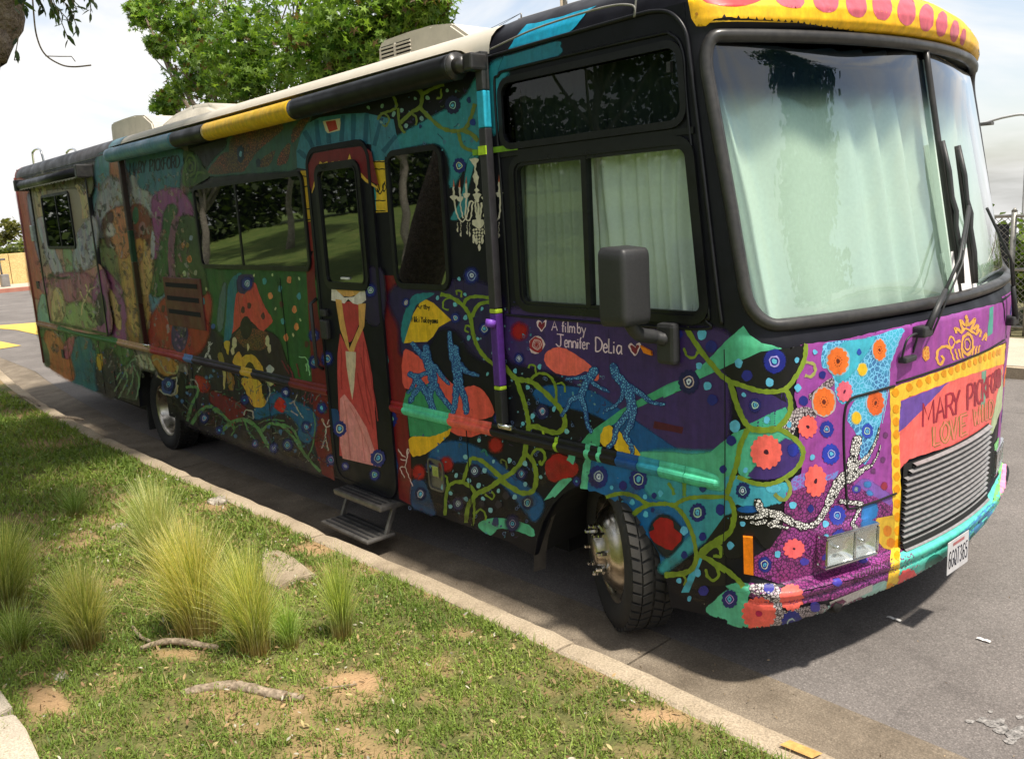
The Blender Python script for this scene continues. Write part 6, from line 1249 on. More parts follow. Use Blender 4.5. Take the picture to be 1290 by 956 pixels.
for k in range(1300):          # scumbled brush marks over the rear panels
    x = random.uniform(40, 240); y = random.uniform(215, 470)
    if x < 24 + (y - 226) * .16 + 6 or (57 < x < 102 and 236 < y < 318) or y > 398 + (x - 45) * .24 + (0 if x < 60 else 40): continue
    sl_ = 39 + (y - 236) * .14 + 3 < x < 108 + (y - 220) * .14 - 3 and y < 396 + (x - 60) * .2
    a = random.uniform(-.6, .6) + 1.4; L_ = random.uniform(3, 11); c_ = random.choice([(190, 170, 140), (150, 130, 110), (90, 100, 80), (110, 80, 90), (170, 120, 110), (60, 70, 56), (200, 190, 180)])
    stroke([(x, y), (x + L_ * .5 * math.cos(a) + random.uniform(-1, 1), y + L_ * .5 * math.sin(a)), (x + L_ * math.cos(a), y + L_ * math.sin(a))], random.uniform(.5, 3.6), c_, 'L' if sl_ else 'S', 5, raw=True, n=3, alpha=random.uniform(.15, .55))
for k in range(950):          # fine vines, scratches and dots on the dark lower panels
    x = random.uniform(120, 415); y = random.uniform(430, 600)
    lo = 505 + (x - 156) * .345 if x > 150 else 494; hi = 430 + (x - 100) * .2
    if y > lo - 6 or y < hi or 172 < x < 232: continue
    a = random.uniform(-3, 3); L_ = random.uniform(3, 12)
    if random.random() < .35: disc((x, y), .9, 1.3, random.choice([(80, 120, 150), (60, 90, 160), (120, 150, 140), (150, 60, 60)]), 'S', 5, 7, raw=True)
    else: stroke([(x, y), (x + L_ * .5 * math.cos(a) + random.uniform(-2, 2), y + L_ * .5 * math.sin(a) + random.uniform(-2, 2)), (x + L_ * math.cos(a), y + L_ * math.sin(a))], random.uniform(.5, 1.2), random.choice([(70, 110, 74), (60, 60, 100), (120, 120, 105), (94, 50, 70), (50, 100, 95), (40, 70, 50)]), 'S', 5, raw=True, n=3)

for grp, x0, x1, y0, y1, nn in (('cab_side_mural', 640, 760, 470, 600, 110), ('middle_panel_mural', 512, 670, 380, 680, 190), ('upper_panel_mural', 480, 600, 110, 190, 40)):
    GRP[0] = grp
    for k in range(nn):
        x = random.uniform(x0, x1); y = random.uniform(y0, y1)
        if y > 640 + (x - 512) * .38 or (grp[0] == 'm' and y < 545 and x < 640 and not (x > 580 and y < 470)): continue
        v = random.random()
        if v < .6: disc((x, y), random.uniform(.6, 1.5), random.uniform(.8, 1.9), random.choice([(60, 84, 130), (84, 150, 165), (44, 40, 84), (110, 150, 160)]), 'S', 3, 8, raw=True)
        elif v < .8: rings((x, y), 1.9, 2.4, (90, 110, 150), 'S', 3, .4, 8, raw=True)
        else: stroke([(x, y), (x + random.uniform(-4, 4), y + random.uniform(-3, 3)), (x + random.uniform(-6, 6), y + random.uniform(-6, 6))], .9, random.choice([(70, 90, 40), (40, 60, 90), (60, 40, 80)]), 'S', 3, raw=True, n=4)
# ================= nose: flowers, mosaics, theatre sign
GRP[0] = 'nose_mural'
cur[0] = 'P'
MAG = (158, 72, 158)
poly([(1008, 434), (1060, 428), (1140, 410), (1262, 381), (1268, 430), (1200, 462), (1122, 490), (1124, 600), (1126, 640), (1102, 648), (1090, 655), (1040, 668), (1010, 690), (985, 665), (985, 655), (990, 640), (1002, 620), (1010, 590), (1004, 560), (1010, 530), (1000, 500), (1005, 470)], MAG, 'F', 0, sm=False, grid=5)
poly([(990, 620), (1060, 600), (1126, 640), (1128, 716), (1010, 744), (950, 724), (950, 700), (970, 690), (985, 668)], 'mos_purple', 'F', 1, sm=False, grid=5)
poly([(945, 733), (1010, 746), (1128, 716), (1128, 735), (1060, 752), (1000, 762), (960, 757), (930, 745)], 'mos_purple', 'F', 1, sm=False, grid=5)
cur[0] = 'B4'
poly([(400, 260), (480, 215), (760, 190), (1110, 95), (1090, 200), (1040, 330), (1000, 440), (1000, 590), (960, 640), (940, 740), (800, 700), (640, 760), (560, 770), (510, 680), (500, 560), (440, 460), (390, 440)], 'mos_blue', 'F', 2, grid=5)
stroke([(1095, 150), (1040, 320), (1000, 440), (990, 620), (960, 800), (930, 950)], 7, (140, 200, 235), 'F', 3)
poly([(560, 240), (800, 190), (860, 190), (780, 330), (640, 520), (560, 570), (520, 540), (600, 400)], (70, 180, 205), 'F', 3, soft=3)
poly([(620, 900), (660, 780), (760, 690), (960, 640), (950, 800), (900, 1000), (800, 1300), (740, 1260), (700, 1050), (640, 960)], 'mos_blue', 'F', 2, grid=5)
poly([(340, 640), (400, 590), (480, 540), (500, 600), (420, 660), (300, 740), (270, 700)], 'mos_white', 'F', 2); poly([(0, 960), (110, 840), (240, 800), (330, 840), (330, 900), (180, 960), (120, 1060), (30, 1000)], 'mos_white', 'F', 2)
cur[0] = 'B5'
poly([(120, 600), (240, 540), (420, 560), (540, 520), (480, 640), (420, 780), (220, 790), (110, 720)], 'mos_lav', 'F', 1, grid=5)
poly([(600, 760), (760, 600), (880, 650), (1000, 740), (1000, 820), (760, 860), (620, 860)], (132, 92, 178), 'F', 1, soft=4); poly([(760, 860), (800, 820), (880, 830), (870, 930), (780, 960), (750, 940)], (44, 120, 190), 'F', 2, soft=4); glow((800, 640), 60, 50, (60, 130, 190), 'F', 2); glow((820, 720), 40, 40, (60, 130, 190), 'F', 2); glow((950, 655), 50, 60, (160, 50, 70), 'F', 2)
# nose corner: greens, blacks and purples round the vine loops
cur[0] = 'B1'
BK = (16, 16, 20)
poly([(370, 400), (410, 370), (660, 275), (800, 262), (930, 240), (935, 330), (870, 450), (790, 530), (650, 545), (520, 510), (430, 470)], BK, 'F', 1, sm=False)
poly([(470, 520), (640, 560), (790, 550), (815, 600), (815, 680), (740, 790), (570, 790), (510, 700)], (58, 40, 104), 'F', 2, sm=False); poly([(560, 770), (800, 655), (818, 690), (745, 800), (570, 800)], (70, 178, 142), 'F', 3, sm=False); poly([(700, 570), (790, 550), (810, 630)], (24, 22, 34), 'F', 3, sm=False)
poly([(520, 112), (560, 170), (640, 225), (780, 262), (640, 285), (400, 385), (225, 465), (195, 415), (290, 330), (400, 215)], (84, 184, 142), 'F', 2, sm=False)
poly([(90, 480), (110, 540), (-20, 595), (-20, 530)], (84, 184, 142), 'F', 2, sm=False)
poly([(300, 960), (400, 880), (470, 830), (560, 790), (530, 860), (500, 1000), (350, 1000)], (84, 184, 142), 'F', 1, sm=False)
cur[0] = 'B2'
poly([(500, 420), (490, 300), (530, 160), (600, 110), (740, 110), (840, 165), (910, 250), (880, 350), (790, 420), (640, 445)], (84, 184, 148), 'F', 1)
poly([(760, 205), (820, 180), (890, 250), (880, 345), (800, 415), (680, 445), (560, 425), (640, 330)], (66, 46, 116), 'F', 2, soft=3); glow((850, 250), 60, 70, (36, 50, 150), 'F', 3)
poly([(395, 190), (470, 120), (500, 150), (470, 340), (430, 440), (400, 440)], (84, 188, 148), 'F', 1, sm=False)
poly([(395, 440), (480, 425), (640, 480), (770, 465), (830, 490), (800, 580), (700, 640), (560, 645), (470, 620), (440, 700), (395, 720), (395, 560)], (70, 170, 190), 'F', 1); glow((560, 650), 120, 40, (22, 90, 160), 'F', 2); glow((720, 510), 80, 50, (90, 190, 215), 'F', 2)
poly([(395, 720), (430, 690), (520, 640), (660, 640), (760, 620), (790, 720), (800, 850), (680, 920), (590, 830), (520, 960), (395, 960)], BK, 'F', 1, soft=2)
# vines round the corner
cur[0] = 'B1'
for q, w_, w1 in (([(135, 120), (200, 230), (300, 360), (400, 465), (520, 515), (650, 552), (790, 540), (870, 450), (925, 340), (938, 232)], 36, 30), ([(430, 480), (470, 620), (520, 740), (575, 805), (660, 815), (745, 800), (825, 700), (830, 600), (800, 535)], 38, 34)): vine(q, w_, 'F', 4, w1=w1)
vine([(215, 285), (185, 325), (140, 310), (120, 258)], 18, 'F', 4); vine([(925, 355), (985, 365), (1000, 410), (975, 450), (930, 445)], 20, 'F', 4, (165, 165, 90))
cur[0] = 'B2'
vine([(560, 100), (660, 112), (750, 105), (850, 165), (918, 250), (890, 355), (800, 435), (700, 478), (600, 475), (480, 430)], 34, 'F', 4, w1=30); vine([(550, 110), (500, 220), (475, 350), (435, 470), (410, 550)], 36, 'F', 4); vine([(800, 440), (832, 500), (815, 565), (775, 585), (725, 545)], 26, 'F', 4, (135, 150, 70)); vine([(390, 572), (430, 580), (458, 660), (455, 740), (420, 810), (340, 860), (270, 905), (225, 955)], 34, 'F', 4)
vine([(310, 880), (355, 900), (375, 955)], 24, 'F', 4)
cur[0] = 'K5'
vine([(215, 305), (300, 350), (400, 410), (470, 470), (515, 525)], 34, 'F', 4); vine([(320, 240), (370, 260), (365, 320), (315, 315)], 18, 'F', 4); vine([(330, 385), (350, 440), (320, 480), (275, 455), (268, 405)], 18, 'F', 4); vine([(300, 240), (370, 210), (430, 150), (450, 60)], 32, 'F', 4)
poly([(270, 690), (320, 620), (400, 550), (520, 500), (560, 540), (545, 640), (640, 820), (450, 780)], (92, 190, 150), 'F', 2, soft=1)
poly([(400, 520), (520, 500), (560, 540), (500, 560)], (92, 190, 150), 'F', 2, soft=1)
poly([(550, 520), (700, 500), (760, 560), (740, 600), (600, 580)], 'mos_white', 'F', 2); poly([(640, 560), (760, 600), (780, 680), (900, 660), (1060, 640), (1060, 740), (880, 830), (680, 830), (700, 700)], 'mos_white', 'F', 2)
cur[0] = 'K6'
poly([(130, 820), (260, 780), (450, 680), (480, 760), (300, 840), (120, 910)], (170, 215, 205), 'F', 2); poly([(190, 800), (330, 760), (320, 820), (220, 850)], (120, 62, 92), 'F', 3, soft=3)
poly([(515, 640), (580, 600), (650, 610), (650, 680), (520, 750)], 'mos_white', 'F', 2)
poly([(535, 480), (600, 560), (605, 585), (530, 610)], (110, 54, 110), 'F', 2, sm=False); poly([(535, 360), (560, 480), (585, 520), (535, 480)], (44, 130, 190), 'F', 2, sm=False)
# flowers
OR = (245, 120, 45); CO = (250, 108, 98); PKc = (58, 18, 40)
cur[0] = 'B1'
for c_, r_ in (((1153, 348), 92), ((1058, 622), 94)): disc(c_, r_ * .9, r_ * 1.1, (150, 190, 205) if c_[0] > 1100 else (190, 180, 180), 'F', 4, 20); petals(c_, r_ * .78, r_, OR, 'F', 5, 12, .09, (110, 40, 20), True)
petals((948, 790), 66, 76, CO, 'F', 5, 12, .14, PKc); petals((1197, 552), 52, 70, (240, 110, 130), 'F', 5, 11, .12, (100, 20, 60)); petals((672, 960), 104, 116, CO, 'F', 5, 15, .10, PKc, ctr_r=.16)
blueflower((728, 348), 96, 'F', 4, scal=False, body=(30, 40, 140), ratio=.9); blueflower((152, 487), 82, 'F', 4, body=(26, 30, 84), ratio=.85, core=(90, 190, 220)); blueflower((598, 645), 58, 'F', 5, scal=False, body=(34, 36, 110)); blueflower((1078, 806), 56, 'F', 5, body=(34, 52, 160)); blueflower((1105, 975), 70, 'F', 5, body=(40, 60, 175)); 
LB = (100, 190, 225)
for p, r_ in (((242, 168), 33), ((490, 362), 28), ((695, 490), 28), ((280, 515), 28), ((222, 380), 22), ((465, 788), 38), ((882, 528), 24), ((875, 340), 17), ((998, 287), 16), ((525, 575), 15), ((825, 775), 18), ((675, 745), 22)): disc(p, r_ * .95, r_ * 1.08, LB, 'F', 5, wob=.05)
for p, r_ in (((305, 250), 40), ((545, 445), 36), ((88, 165), 26), ((312, 610), 36), ((920, 615), 32), ((1048, 440), 24), ((440, 885), 34)): disc(p, r_, r_ * 1.05, (34, 40, 128), 'F', 5)
cur[0] = 'B2'
petals((1002, 458), 74, 108, CO, 'F', 5, 11, .14, PKc, ctr_r=.16); petals((855, 915), 70, 66, (245, 104, 104), 'F', 5, 11, .13, PKc, ctr_r=.13)
blueflower((518, 522), 56, 'F', 5, body=(26, 40, 100)); blueflower((210, 672), 62, 'F', 6, body=(30, 36, 110)); blueflower((1148, 690), 66, 'F', 5, body=(40, 56, 170))
for p, r_ in (((848, 622), 24), ((1070, 748), 22), ((515, 748), 18), ((980, 298), 18), ((435, 890), 22), ((535, 385), 17), ((122, 793), 28)): disc(p, r_, r_ * 1.05, LB, 'F', 6)
for p, r_ in (((968, 645), 26), ((385, 380), 28), ((365, 655), 34), ((245, 838), 26), ((440, 190), 30)): disc(p, r_ * .85, r_ * 1.05, (32, 40, 130), 'F', 6)
cur[0] = 'K5'
blueflower((655, 373), 64, 'F', 5, body=(36, 44, 130), scal=False); blueflower((425, 605), 62, 'F', 5, body=(28, 34, 110)); blueflower((835, 765), 84, 'F', 5, body=(30, 38, 130)); petals((617, 700), 112, 110, (248, 105, 90), 'F', 4, 16, .10, (190, 30, 80), ctr_r=.2); petals((832, 595), 80, 86, (246, 108, 96), 'F', 4, 13, .13); petals((848, 268), 70, 62, (245, 104, 104), 'F', 6, 11, .13, PKc, ctr_r=.13)
for p, r_ in (((683, 535), 36), ((915, 352), 24), ((988, 655), 34), ((250, 550), 34)): disc(p, r_, r_, (44, 44, 140), 'F', 5)
for p, r_ in (((430, 248), 24), ((738, 305), 22), ((155, 602), 16), ((85, 482), 18), ((212, 430), 24), ((120, 150), 26)): disc(p, r_ * .9, r_ * 1.1, LB, 'F', 6)
cur[0] = 'B4'
disc((905, 290), 70, 104, (150, 190, 215), 'F', 4, 18); petals((905, 290), 60, 96, OR, 'F', 5, 12, .09, (110, 40, 20), True); disc((868, 765), 88, 122, (150, 190, 215), 'F', 4, 18); petals((868, 765), 76, 112, (240, 105, 45), 'F', 5, 12, .09, (110, 40, 20), True)
for p in ((752, 465), (698, 900)): disc(p, 48, 62, (190, 205, 170), 'F', 4); disc(p, 41, 55, (245, 200, 40), 'F', 5)
disc((723, 308), 20, 28, (40, 80, 180), 'F', 5); blueflower((797, 1015), 68, 'F', 5, body=(50, 80, 190), ratio=.75)
cur[0] = 'B5'
blueflower((695, 682), 40, 'F', 5, body=(84, 60, 180), scal=False, ratio=.8)
for p in ((935, 420), (850, 520), (960, 200)): glow(p, 30, 34, (110, 60, 110), 'F', 3)
# white scaled figure climbing across the nose
FIG = [([(705, 240), (690, 300), (672, 430)], 84, 70), ([(665, 430), (660, 520), (620, 580)], 96, 100), ([(650, 560), (560, 600), (500, 700), (450, 790)], 110, 70), ([(455, 790), (400, 900), (330, 985)], 56, 34), ([(560, 790), (640, 800), (740, 810)], 40, 34), ([(735, 810), (705, 900), (660, 990)], 36, 22), ([(690, 560), (760, 500), (830, 470)], 50, 26), ([(690, 470), (800, 380), (870, 250), (905, 130)], 34, 10), ([(830, 470), (880, 390), (915, 290)], 14, 6)]
limbs(FIG, 'mos_skin', 'F', 7, (20, 16, 22))
cur[0] = 'B2'
FIG2 = [([(615, 600), (635, 650)], 46, 44), ([(655, 670), (760, 690), (850, 740), (930, 765)], 56, 40), ([(930, 765), (1000, 745), (1050, 680), (1095, 600)], 36, 34), ([(640, 690), (570, 705), (500, 698)], 36, 10), ([(660, 730), (610, 745), (570, 735)], 30, 12), ([(740, 730), (690, 755), (750, 765), (815, 775)], 34, 12), ([(900, 775), (940, 778)], 26, 10)]
limbs(FIG2, 'mos_skin', 'F', 7, (20, 16, 22))
# theatre sign: yellow bulb frame, coral board
cur[0] = 'P'
YEL = (252, 205, 60); BULB = (238, 158, 18)
poly([(1120, 489), (1200, 461), (1266, 432), (1264, 458), (1196, 480), (1134, 504), (1132, 560), (1135, 640), (1133, 715), (1128, 760), (1113, 764), (1116, 735), (1121, 716), (1124, 640), (1122, 560)], YEL, 'F', 3, sm=False, grid=5)
poly([(1134, 504), (1196, 480), (1264, 458), (1258, 520), (1250, 545), (1195, 562), (1145, 578), (1132, 592), (1131, 560)], (248, 110, 104), 'F', 2, sm=False, grid=5)
poly([(1134, 505), (1196, 481), (1190, 485), (1165, 512), (1137, 540), (1131, 545)], (112, 80, 168), 'F', 3, sm=False, grid=5)
poly([(1236, 468), (1242, 466), (1240, 512), (1234, 516)], (120, 160, 140), 'F', 3, sm=False); poly([(1262, 460), (1262, 510), (1250, 545), (1244, 548), (1254, 505)], (190, 205, 160), 'F', 3, sm=False)
cur[0] = 'H1'
letters('MARYPICKFORD', [(68, 152), (168, 232), (242, 302), (292, 346), (402, 450), (456, 466), (474, 512), (516, 552), (556, 582), (584, 612), (613, 634), (636, 654)], [(70, 700), (150, 675), (230, 640), (300, 615), (345, 600), (420, 568), (510, 520), (580, 462), (650, 395)], [(60, 528), (150, 498), (240, 462), (345, 424), (400, 390), (560, 325), (650, 258)], 15, (165, 40, 62), 'F', 5)
for wd, c_, ly in ((26, (150, 128, 62), 4), (13, (246, 122, 110), 5)):
    letters('LOVE', [(148, 200), (208, 268), (276, 328), (352, 402)], [(145, 848), (265, 806), (325, 790), (402, 748)], [(140, 705), (265, 655), (335, 625), (402, 600)], wd, c_, 'F', ly); letters('WILD', [(452, 498), (512, 524), (540, 560), (568, 600)], [(450, 700), (600, 625)], [(450, 570), (600, 490)], wd * .7, c_, 'F', ly)
cur[0] = 'P'
def frac(a, b_, t): return (a[0] + (b_[0] - a[0]) * t, a[1] + (b_[1] - a[1]) * t)
for i in range(17):
    t = (i / 16) ** .8; c_ = frac((1127, 494.5), (1258, 443), 1 - (1 - t) ** 1.25); disc(c_, 4.6 * (1 - .68 * t), 5.6 * (1 - .2 * t), BULB, 'F', 5, 10, raw=True)
for y in (515, 531, 547, 566, 583, 600, 616, 634, 651, 668, 684, 700): disc((1127.5 + (y - 515) * .012, y), 4.0, 6.0, BULB, 'F', 5, 10, raw=True)
disc((1121, 739), 4.5, 6, BULB, 'F', 5, 10, raw=True)
poly([(1100, 660), (1104, 652), (1126, 648), (1127, 694), (1112, 690), (1102, 678)], (205, 165, 50), 'F', 4, sm=False); disc((1117, 668), 5.5, 7, (200, 120, 30), 'F', 5, raw=True); disc((1121, 683), 5.5, 6, (200, 120, 30), 'F', 5, raw=True)
# crest over the sign
cur[0] = 'K7'
GD = (240, 178, 80)
rings((598, 320), 36, 66, GD, 'F', 4, .3); rings((598, 320), 18, 36, GD, 'F', 5, .3); rings((512, 308), 20, 34, GD, 'F', 4, .35)
stroke([(510, 350), (480, 330), (440, 350), (432, 400), (450, 430), (468, 405), (458, 380)], 14, GD, 'F', 4); stroke([(535, 310), (560, 300)], 16, GD, 'F', 4); stroke([(640, 270), (670, 240), (668, 280)], 12, GD, 'F', 4); stroke([(680, 300), (700, 260), (700, 300)], 10, GD, 'F', 4)
for x0, x1 in ((500, 525), (525, 545), (545, 562), (560, 575), (630, 622), (645, 640), (660, 656)): stroke([(x0 + 5, 350 - (x0 - 500) * .15), (x1, 415 - (x1 - 500) * .28)], 9, GD, 'F', 4, sm=False)
for q in ([(560, 250), (530, 230), (540, 260)], [(575, 250), (560, 190), (590, 220), (595, 180), (605, 215), (640, 180), (620, 240)], [(630, 240), (655, 215), (650, 250)], [(560, 262), (590, 235), (640, 262)]): stroke(q, 13, GD, 'F', 4)
disc((592, 172), 8, 12, GD, 'F', 5); disc((372, 370), 20, 42, (230, 140, 60), 'F', 4)
for k in range(6): rings((366 + (k % 2) * 14, 345 + (k // 2) * 24), 9, 13, (250, 190, 90), 'F', 5, .3, 8)
poly([(1238, 1), (1244, 1), (1240, 40), (1234, 42)], (80, 160, 140), 'F', 2, raw=False) if False else None
cur[0] = 'P'
poly([(1246, 388), (1251, 386), (1249, 420), (1243, 424)], (80, 165, 150), 'F', 2, sm=False)
# bumper right half: aqua, blues, discs
poly([(1133, 697), (1150, 690), (1195, 668), (1240, 632), (1262, 590), (1262, 640), (1245, 668), (1200, 712), (1160, 738), (1125, 752), (1130, 730)], (92, 205, 185), 'F', 2, sm=False, grid=5)
poly([(1196, 685), (1215, 668), (1250, 635), (1252, 650), (1215, 690), (1200, 700)], (70, 140, 190), 'F', 3, soft=2); poly([(1252, 560), (1268, 530), (1266, 600), (1258, 640), (1248, 640), (1258, 600)], (120, 200, 110), 'F', 2, sm=False); poly([(1262, 590), (1267, 575), (1265, 630), (1259, 640)], (240, 150, 190), 'F', 3, soft=1)
for c_, rx, ry in (((1178, 716), 14, 19), ((1226, 682), 5, 12), ((1243, 664), 5, 11)): disc(c_, rx, ry, (34, 120, 105), 'F', 4, raw=True)
cur[0] = 'K6'
petals((572, 682), 52, 62, (246, 96, 96), 'F', 5, 11, .13, (190, 30, 60), ctr_r=.2)
for c_ in ((345, 580), (215, 690), (405, 775), (200, 850), (105, 815), (50, 585), (310, 220)): disc(c_, 24, 18, (70, 62, 165), 'F', 5)
for k in range(14): stroke([(300 + k * 14, 690 - k * 6), (310 + k * 14, 650 - k * 6)], 8, (70, 30, 60), 'F', 3, sm=False)
# brow: yellow with pink scallops and black teeth
GRP[0] = 'brow_mural'
cur[0] = 'P'
poly([(866, -3), (880, -6), (1000, -6), (1100, -6), (1160, -6), (1215, -6), (1262, 30), (1262, 96), (1228, 84), (1222, 80), (1170, 58), (1090, 41), (1000, 28), (915, 22), (900, 24), (889, 33), (878, 34), (871, 24)], (250, 190, 20), 'F', 1, sm=False, grid=6)
cur[0] = 'Z7'
PNK = (205, 92, 108)
disc((210, -5), 128, 36, (215, 40, 52), 'F', 3, 22)
for (x, y, rx, ry) in ((455, 2, 66, 34), (610, 10, 56, 46), (740, 20, 50, 54), (850, 28, 46, 58), (955, 48, 42, 62), (1040, 78, 34, 56), (1105, 105, 26, 52), (1160, 135, 20, 44), (1196, 160, 12, 34)):
    cx0, cy0 = px((x, y)); pts = []
    for i in range(18):
        a = 6.283 * i / 18; u = rx * math.cos(a); v = ry * math.sin(a); an = .45 if x > 700 else .2; pts.append((x + u * math.cos(an) - v * math.sin(an) * .4, y + u * math.sin(an) + v))
    poly(pts, PNK, 'F', 3, sm=False)
cur[0] = 'P'
for i in range(46):
    t = i / 45; t = t ** .75; x = 912 + 310 * t; y = lerp_tab([(905, 22), (1000, 28.5), (1090, 42), (1170, 60), (1222, 83)], x); s_ = 2.4 * (1 - .6 * t)
    poly([(x - s_, y), (x + s_, y + .3), (x, y - s_ * 1.5)], (26, 20, 18), 'F', 4, sm=False)
disc((878.5, 18.5), 2.0, 2.2, (190, 130, 30), 'F', 5, 8, raw=True)
# cab cap: cyan band across the black roof edge
GRP[0] = 'cap_mural'
poly([(638, 67), (652, 45), (664, 32), (700, 24), (752, 8), (740, 16), (722, 38), (711, 46), (690, 52)], (28, 160, 200), 'F', 1, sm=False)
poly([(628, 95), (634, 75), (645, 70), (700, 54), (705, 58), (702, 70), (640, 88)], (40, 130, 155), 'S', 1, soft=2)
# road grime, drips and chipped flecks over the finished paint
GRP[0] = 'road_grime'; cur[0] = 'P'; WOB[0] = 0
def side_px(X, Z):
    q = Vector((X, 0, Z)) - CAM; d = Vector((q.dot(cx_), q.dot(cy_), q.dot(cz_))); return (645 + FPX * d.x / d.z, 478 + FPX * d.y / d.z)
def blotch(X, Z, rx, rz, col, a, lay=9):
    n = 12; pts = [side_px(X, Z) + (1.0,)] + [side_px(X + rx * random.uniform(.7, 1.2) * math.cos(6.283 * i / n), Z + rz * random.uniform(.7, 1.2) * math.sin(6.283 * i / n)) + (0.0,) for i in range(n)]
    emit(key('spray'), pts, [(0, 1 + i, 1 + (i + 1) % n) for i in range(n)], 'S', lay, (rgb(*col)[:3] + (a,), rgb(*col)[:3] + (0.0,)))
def on_panel(X): return not (-6.25 < X < -5.3 or -.22 < X < .82 or -2.17 < X < -1.39)
for k in range(330):
    X = random.uniform(-9.7, 1.0); Z = .29 + abs(random.gauss(0, .11))
    if on_panel(X): blotch(X, Z + .03, random.uniform(.05, .22), random.uniform(.02, .05), (96, 80, 62), random.uniform(.06, .22))
for c, n_ in ((-5.78, 60), (.31, 60)):
    for k in range(n_):
        a_ = random.uniform(.1, 3.04); rr = random.uniform(.47, .62); X = c + rr * math.cos(a_); Z = .34 + rr * .82 * math.sin(a_)
        blotch(X, Z, .05, .03, (90, 76, 60), random.uniform(.08, .25))
for k in range(150):
    X = random.uniform(-9.5, 1.0); z0_ = random.choice((.858, 1.63, 1.50, 2.60, .858, 1.69)); L_ = random.uniform(.05, .30)
    if not on_panel(X) and z0_ < .9: continue
    p = [side_px(X, z0_ - L_ * t) for t in (0, .5, 1)]; stroke(p, random.uniform(.5, 1.3), random.choice([(40, 34, 30), (90, 84, 76), (60, 54, 48)]), 'S', 9, raw=True, n=3, w1=.3, alpha=random.uniform(.12, .4))
for k in range(230):
    X = random.uniform(-9.6, 1.0); Z = random.choice((random.gauss(.90, .05), random.gauss(.32, .04), random.uniform(.35, 2.5)))
    if not on_panel(X) and Z < .8: continue
    x_, y_ = side_px(X, Z); disc((x_, y_), random.uniform(.25, .8), random.uniform(.3, .9), random.choice([(150, 145, 135), (90, 84, 78), (30, 28, 28)]), 'S', 10, 5, raw=True)
WOB[0] = 1.0
# the far quarter of the nose and the top of the brow, laid out on the panel itself
def wrap_poly(tz, col, lay, grp='nose_mural', xs=None, mk='paint'):
    off = .0016 + lay * .0004; n_ = len(tz); dense = []
    for i in range(n_):
        (a0, b0), (a1, b1) = tz[i], tz[(i + 1) % n_]; k = max(1, int(math.hypot((a1 - a0) * 2.9, b1 - b0) / .04)); dense += [(a0 + (a1 - a0) * j / k, b0 + (b1 - b0) * j / k) for j in range(k)]
    V, F = cdt_tz(dense, [], .03, lambda t, z: front_pt(t, z, xs) + front_n(t, z) * off); mb = DEC.setdefault((grp, mk), MB()); mb.add(V, F, col=None if mk != 'paint' else rgb(*col), smooth=True)
def wrap_disc(t, z, r, col, lay, n=14, k=.0): wrap_poly([(t + r * (1 + k * math.cos(9 * 6.283 * i / n)) * math.cos(6.283 * i / n) / 2.9, z + r * (1 + k * math.cos(9 * 6.283 * i / n)) * math.sin(6.283 * i / n)) for i in range(n)], col, lay)
wrap_poly([(.725, .49), (.93, .49), (.955, .9), (.95, 1.47), (.66, 1.49), (.70, 1.3), (.725, 1.25)], (150, 70, 150), 0)
wrap_poly([(.80, .95), (.93, .90), (.95, 1.2), (.90, 1.42), (.82, 1.30)], (60, 160, 170), 1); wrap_poly([(.60, .29), (.93, .30), (.955, .40), (.62, .405)], (92, 205, 185), 0)
for t, z, r, c in ((.76, 1.02, .06, (245, 120, 45)), (.84, .82, .07, (250, 108, 98)), (.78, .78, .04, (34, 44, 140)), (.88, 1.12, .06, (250, 108, 98)), (.83, 1.38, .05, (245, 120, 45)), (.75, 1.38, .04, (34, 44, 140)), (.92, .70, .05, (34, 44, 140)), (.90, .98, .035, (100, 190, 225))): wrap_disc(t, z, r, c, 3, 20, .08); wrap_disc(t, z, r * .25, (60, 20, 50), 4, 8)
wrap_poly([(.13, 2.70), (.5, 2.70), (.87, 2.70), (.88, 2.785), (.5, 2.785), (.12, 2.785)], (250, 190, 20), -1, 'brow_mural'); wrap_poly([(.13, 2.795), (.5, 2.795), (.87, 2.795), (.86, 2.87), (.5, 2.885), (.14, 2.87)], (250, 190, 20), -1, 'brow_mural', -.282)
# ---- lay the coats down as parts of the motorhome
LABELS = {'nose_mural': 'nose painted with flowers, vine loops, mosaics and a theatre sign', 'cab_side_mural': 'cab side painted with dancing blue figures and vines', 'door_painting': 'headless lady in a pink gown painted on the door'}
for (grp, mk), mb in DEC.items():
    o = part(mb, grp, M[mk]); o['kind'] = 'stuff'
    if grp in LABELS: o['label'] = LABELS[grp]
# ------------------------------------------------------------------ nose hardware
def F_at(x, y, off=0.0):
    h = BV.ray_cast(CAM, ray(x, y), 30)
    if h[0] is None: return None
    n = h[1] if h[1].dot(ray(x, y)) < 0 else -h[1]; return h[0] + n * off
def seam(pts, w_, name='panel_gap', material=None):
    q = cat_open([Vector(p) for p in pts], 6); P = [F_at(p.x, p.y, .0035) for p in q]; P = [p for p in P if p is not None]
    m_ = MB(); m_.tube(P, w_, 5); return part(m_, name, material or M['dark'])
seam([(1126, 486), (1090, 496), (1070, 503), (1063, 520), (1062, 560), (1065, 620), (1066, 636), (1072, 640), (1100, 632), (1128, 621)], .006, 'access_panel_gap')
seam([(1128, 482), (1160, 472), (1200, 458), (1240, 442), (1264, 428)], .005, 'hood_gap')
seam([(913, 440), (914, 520), (913.5, 640), (911, 700)], .0022, 'nose_seam')
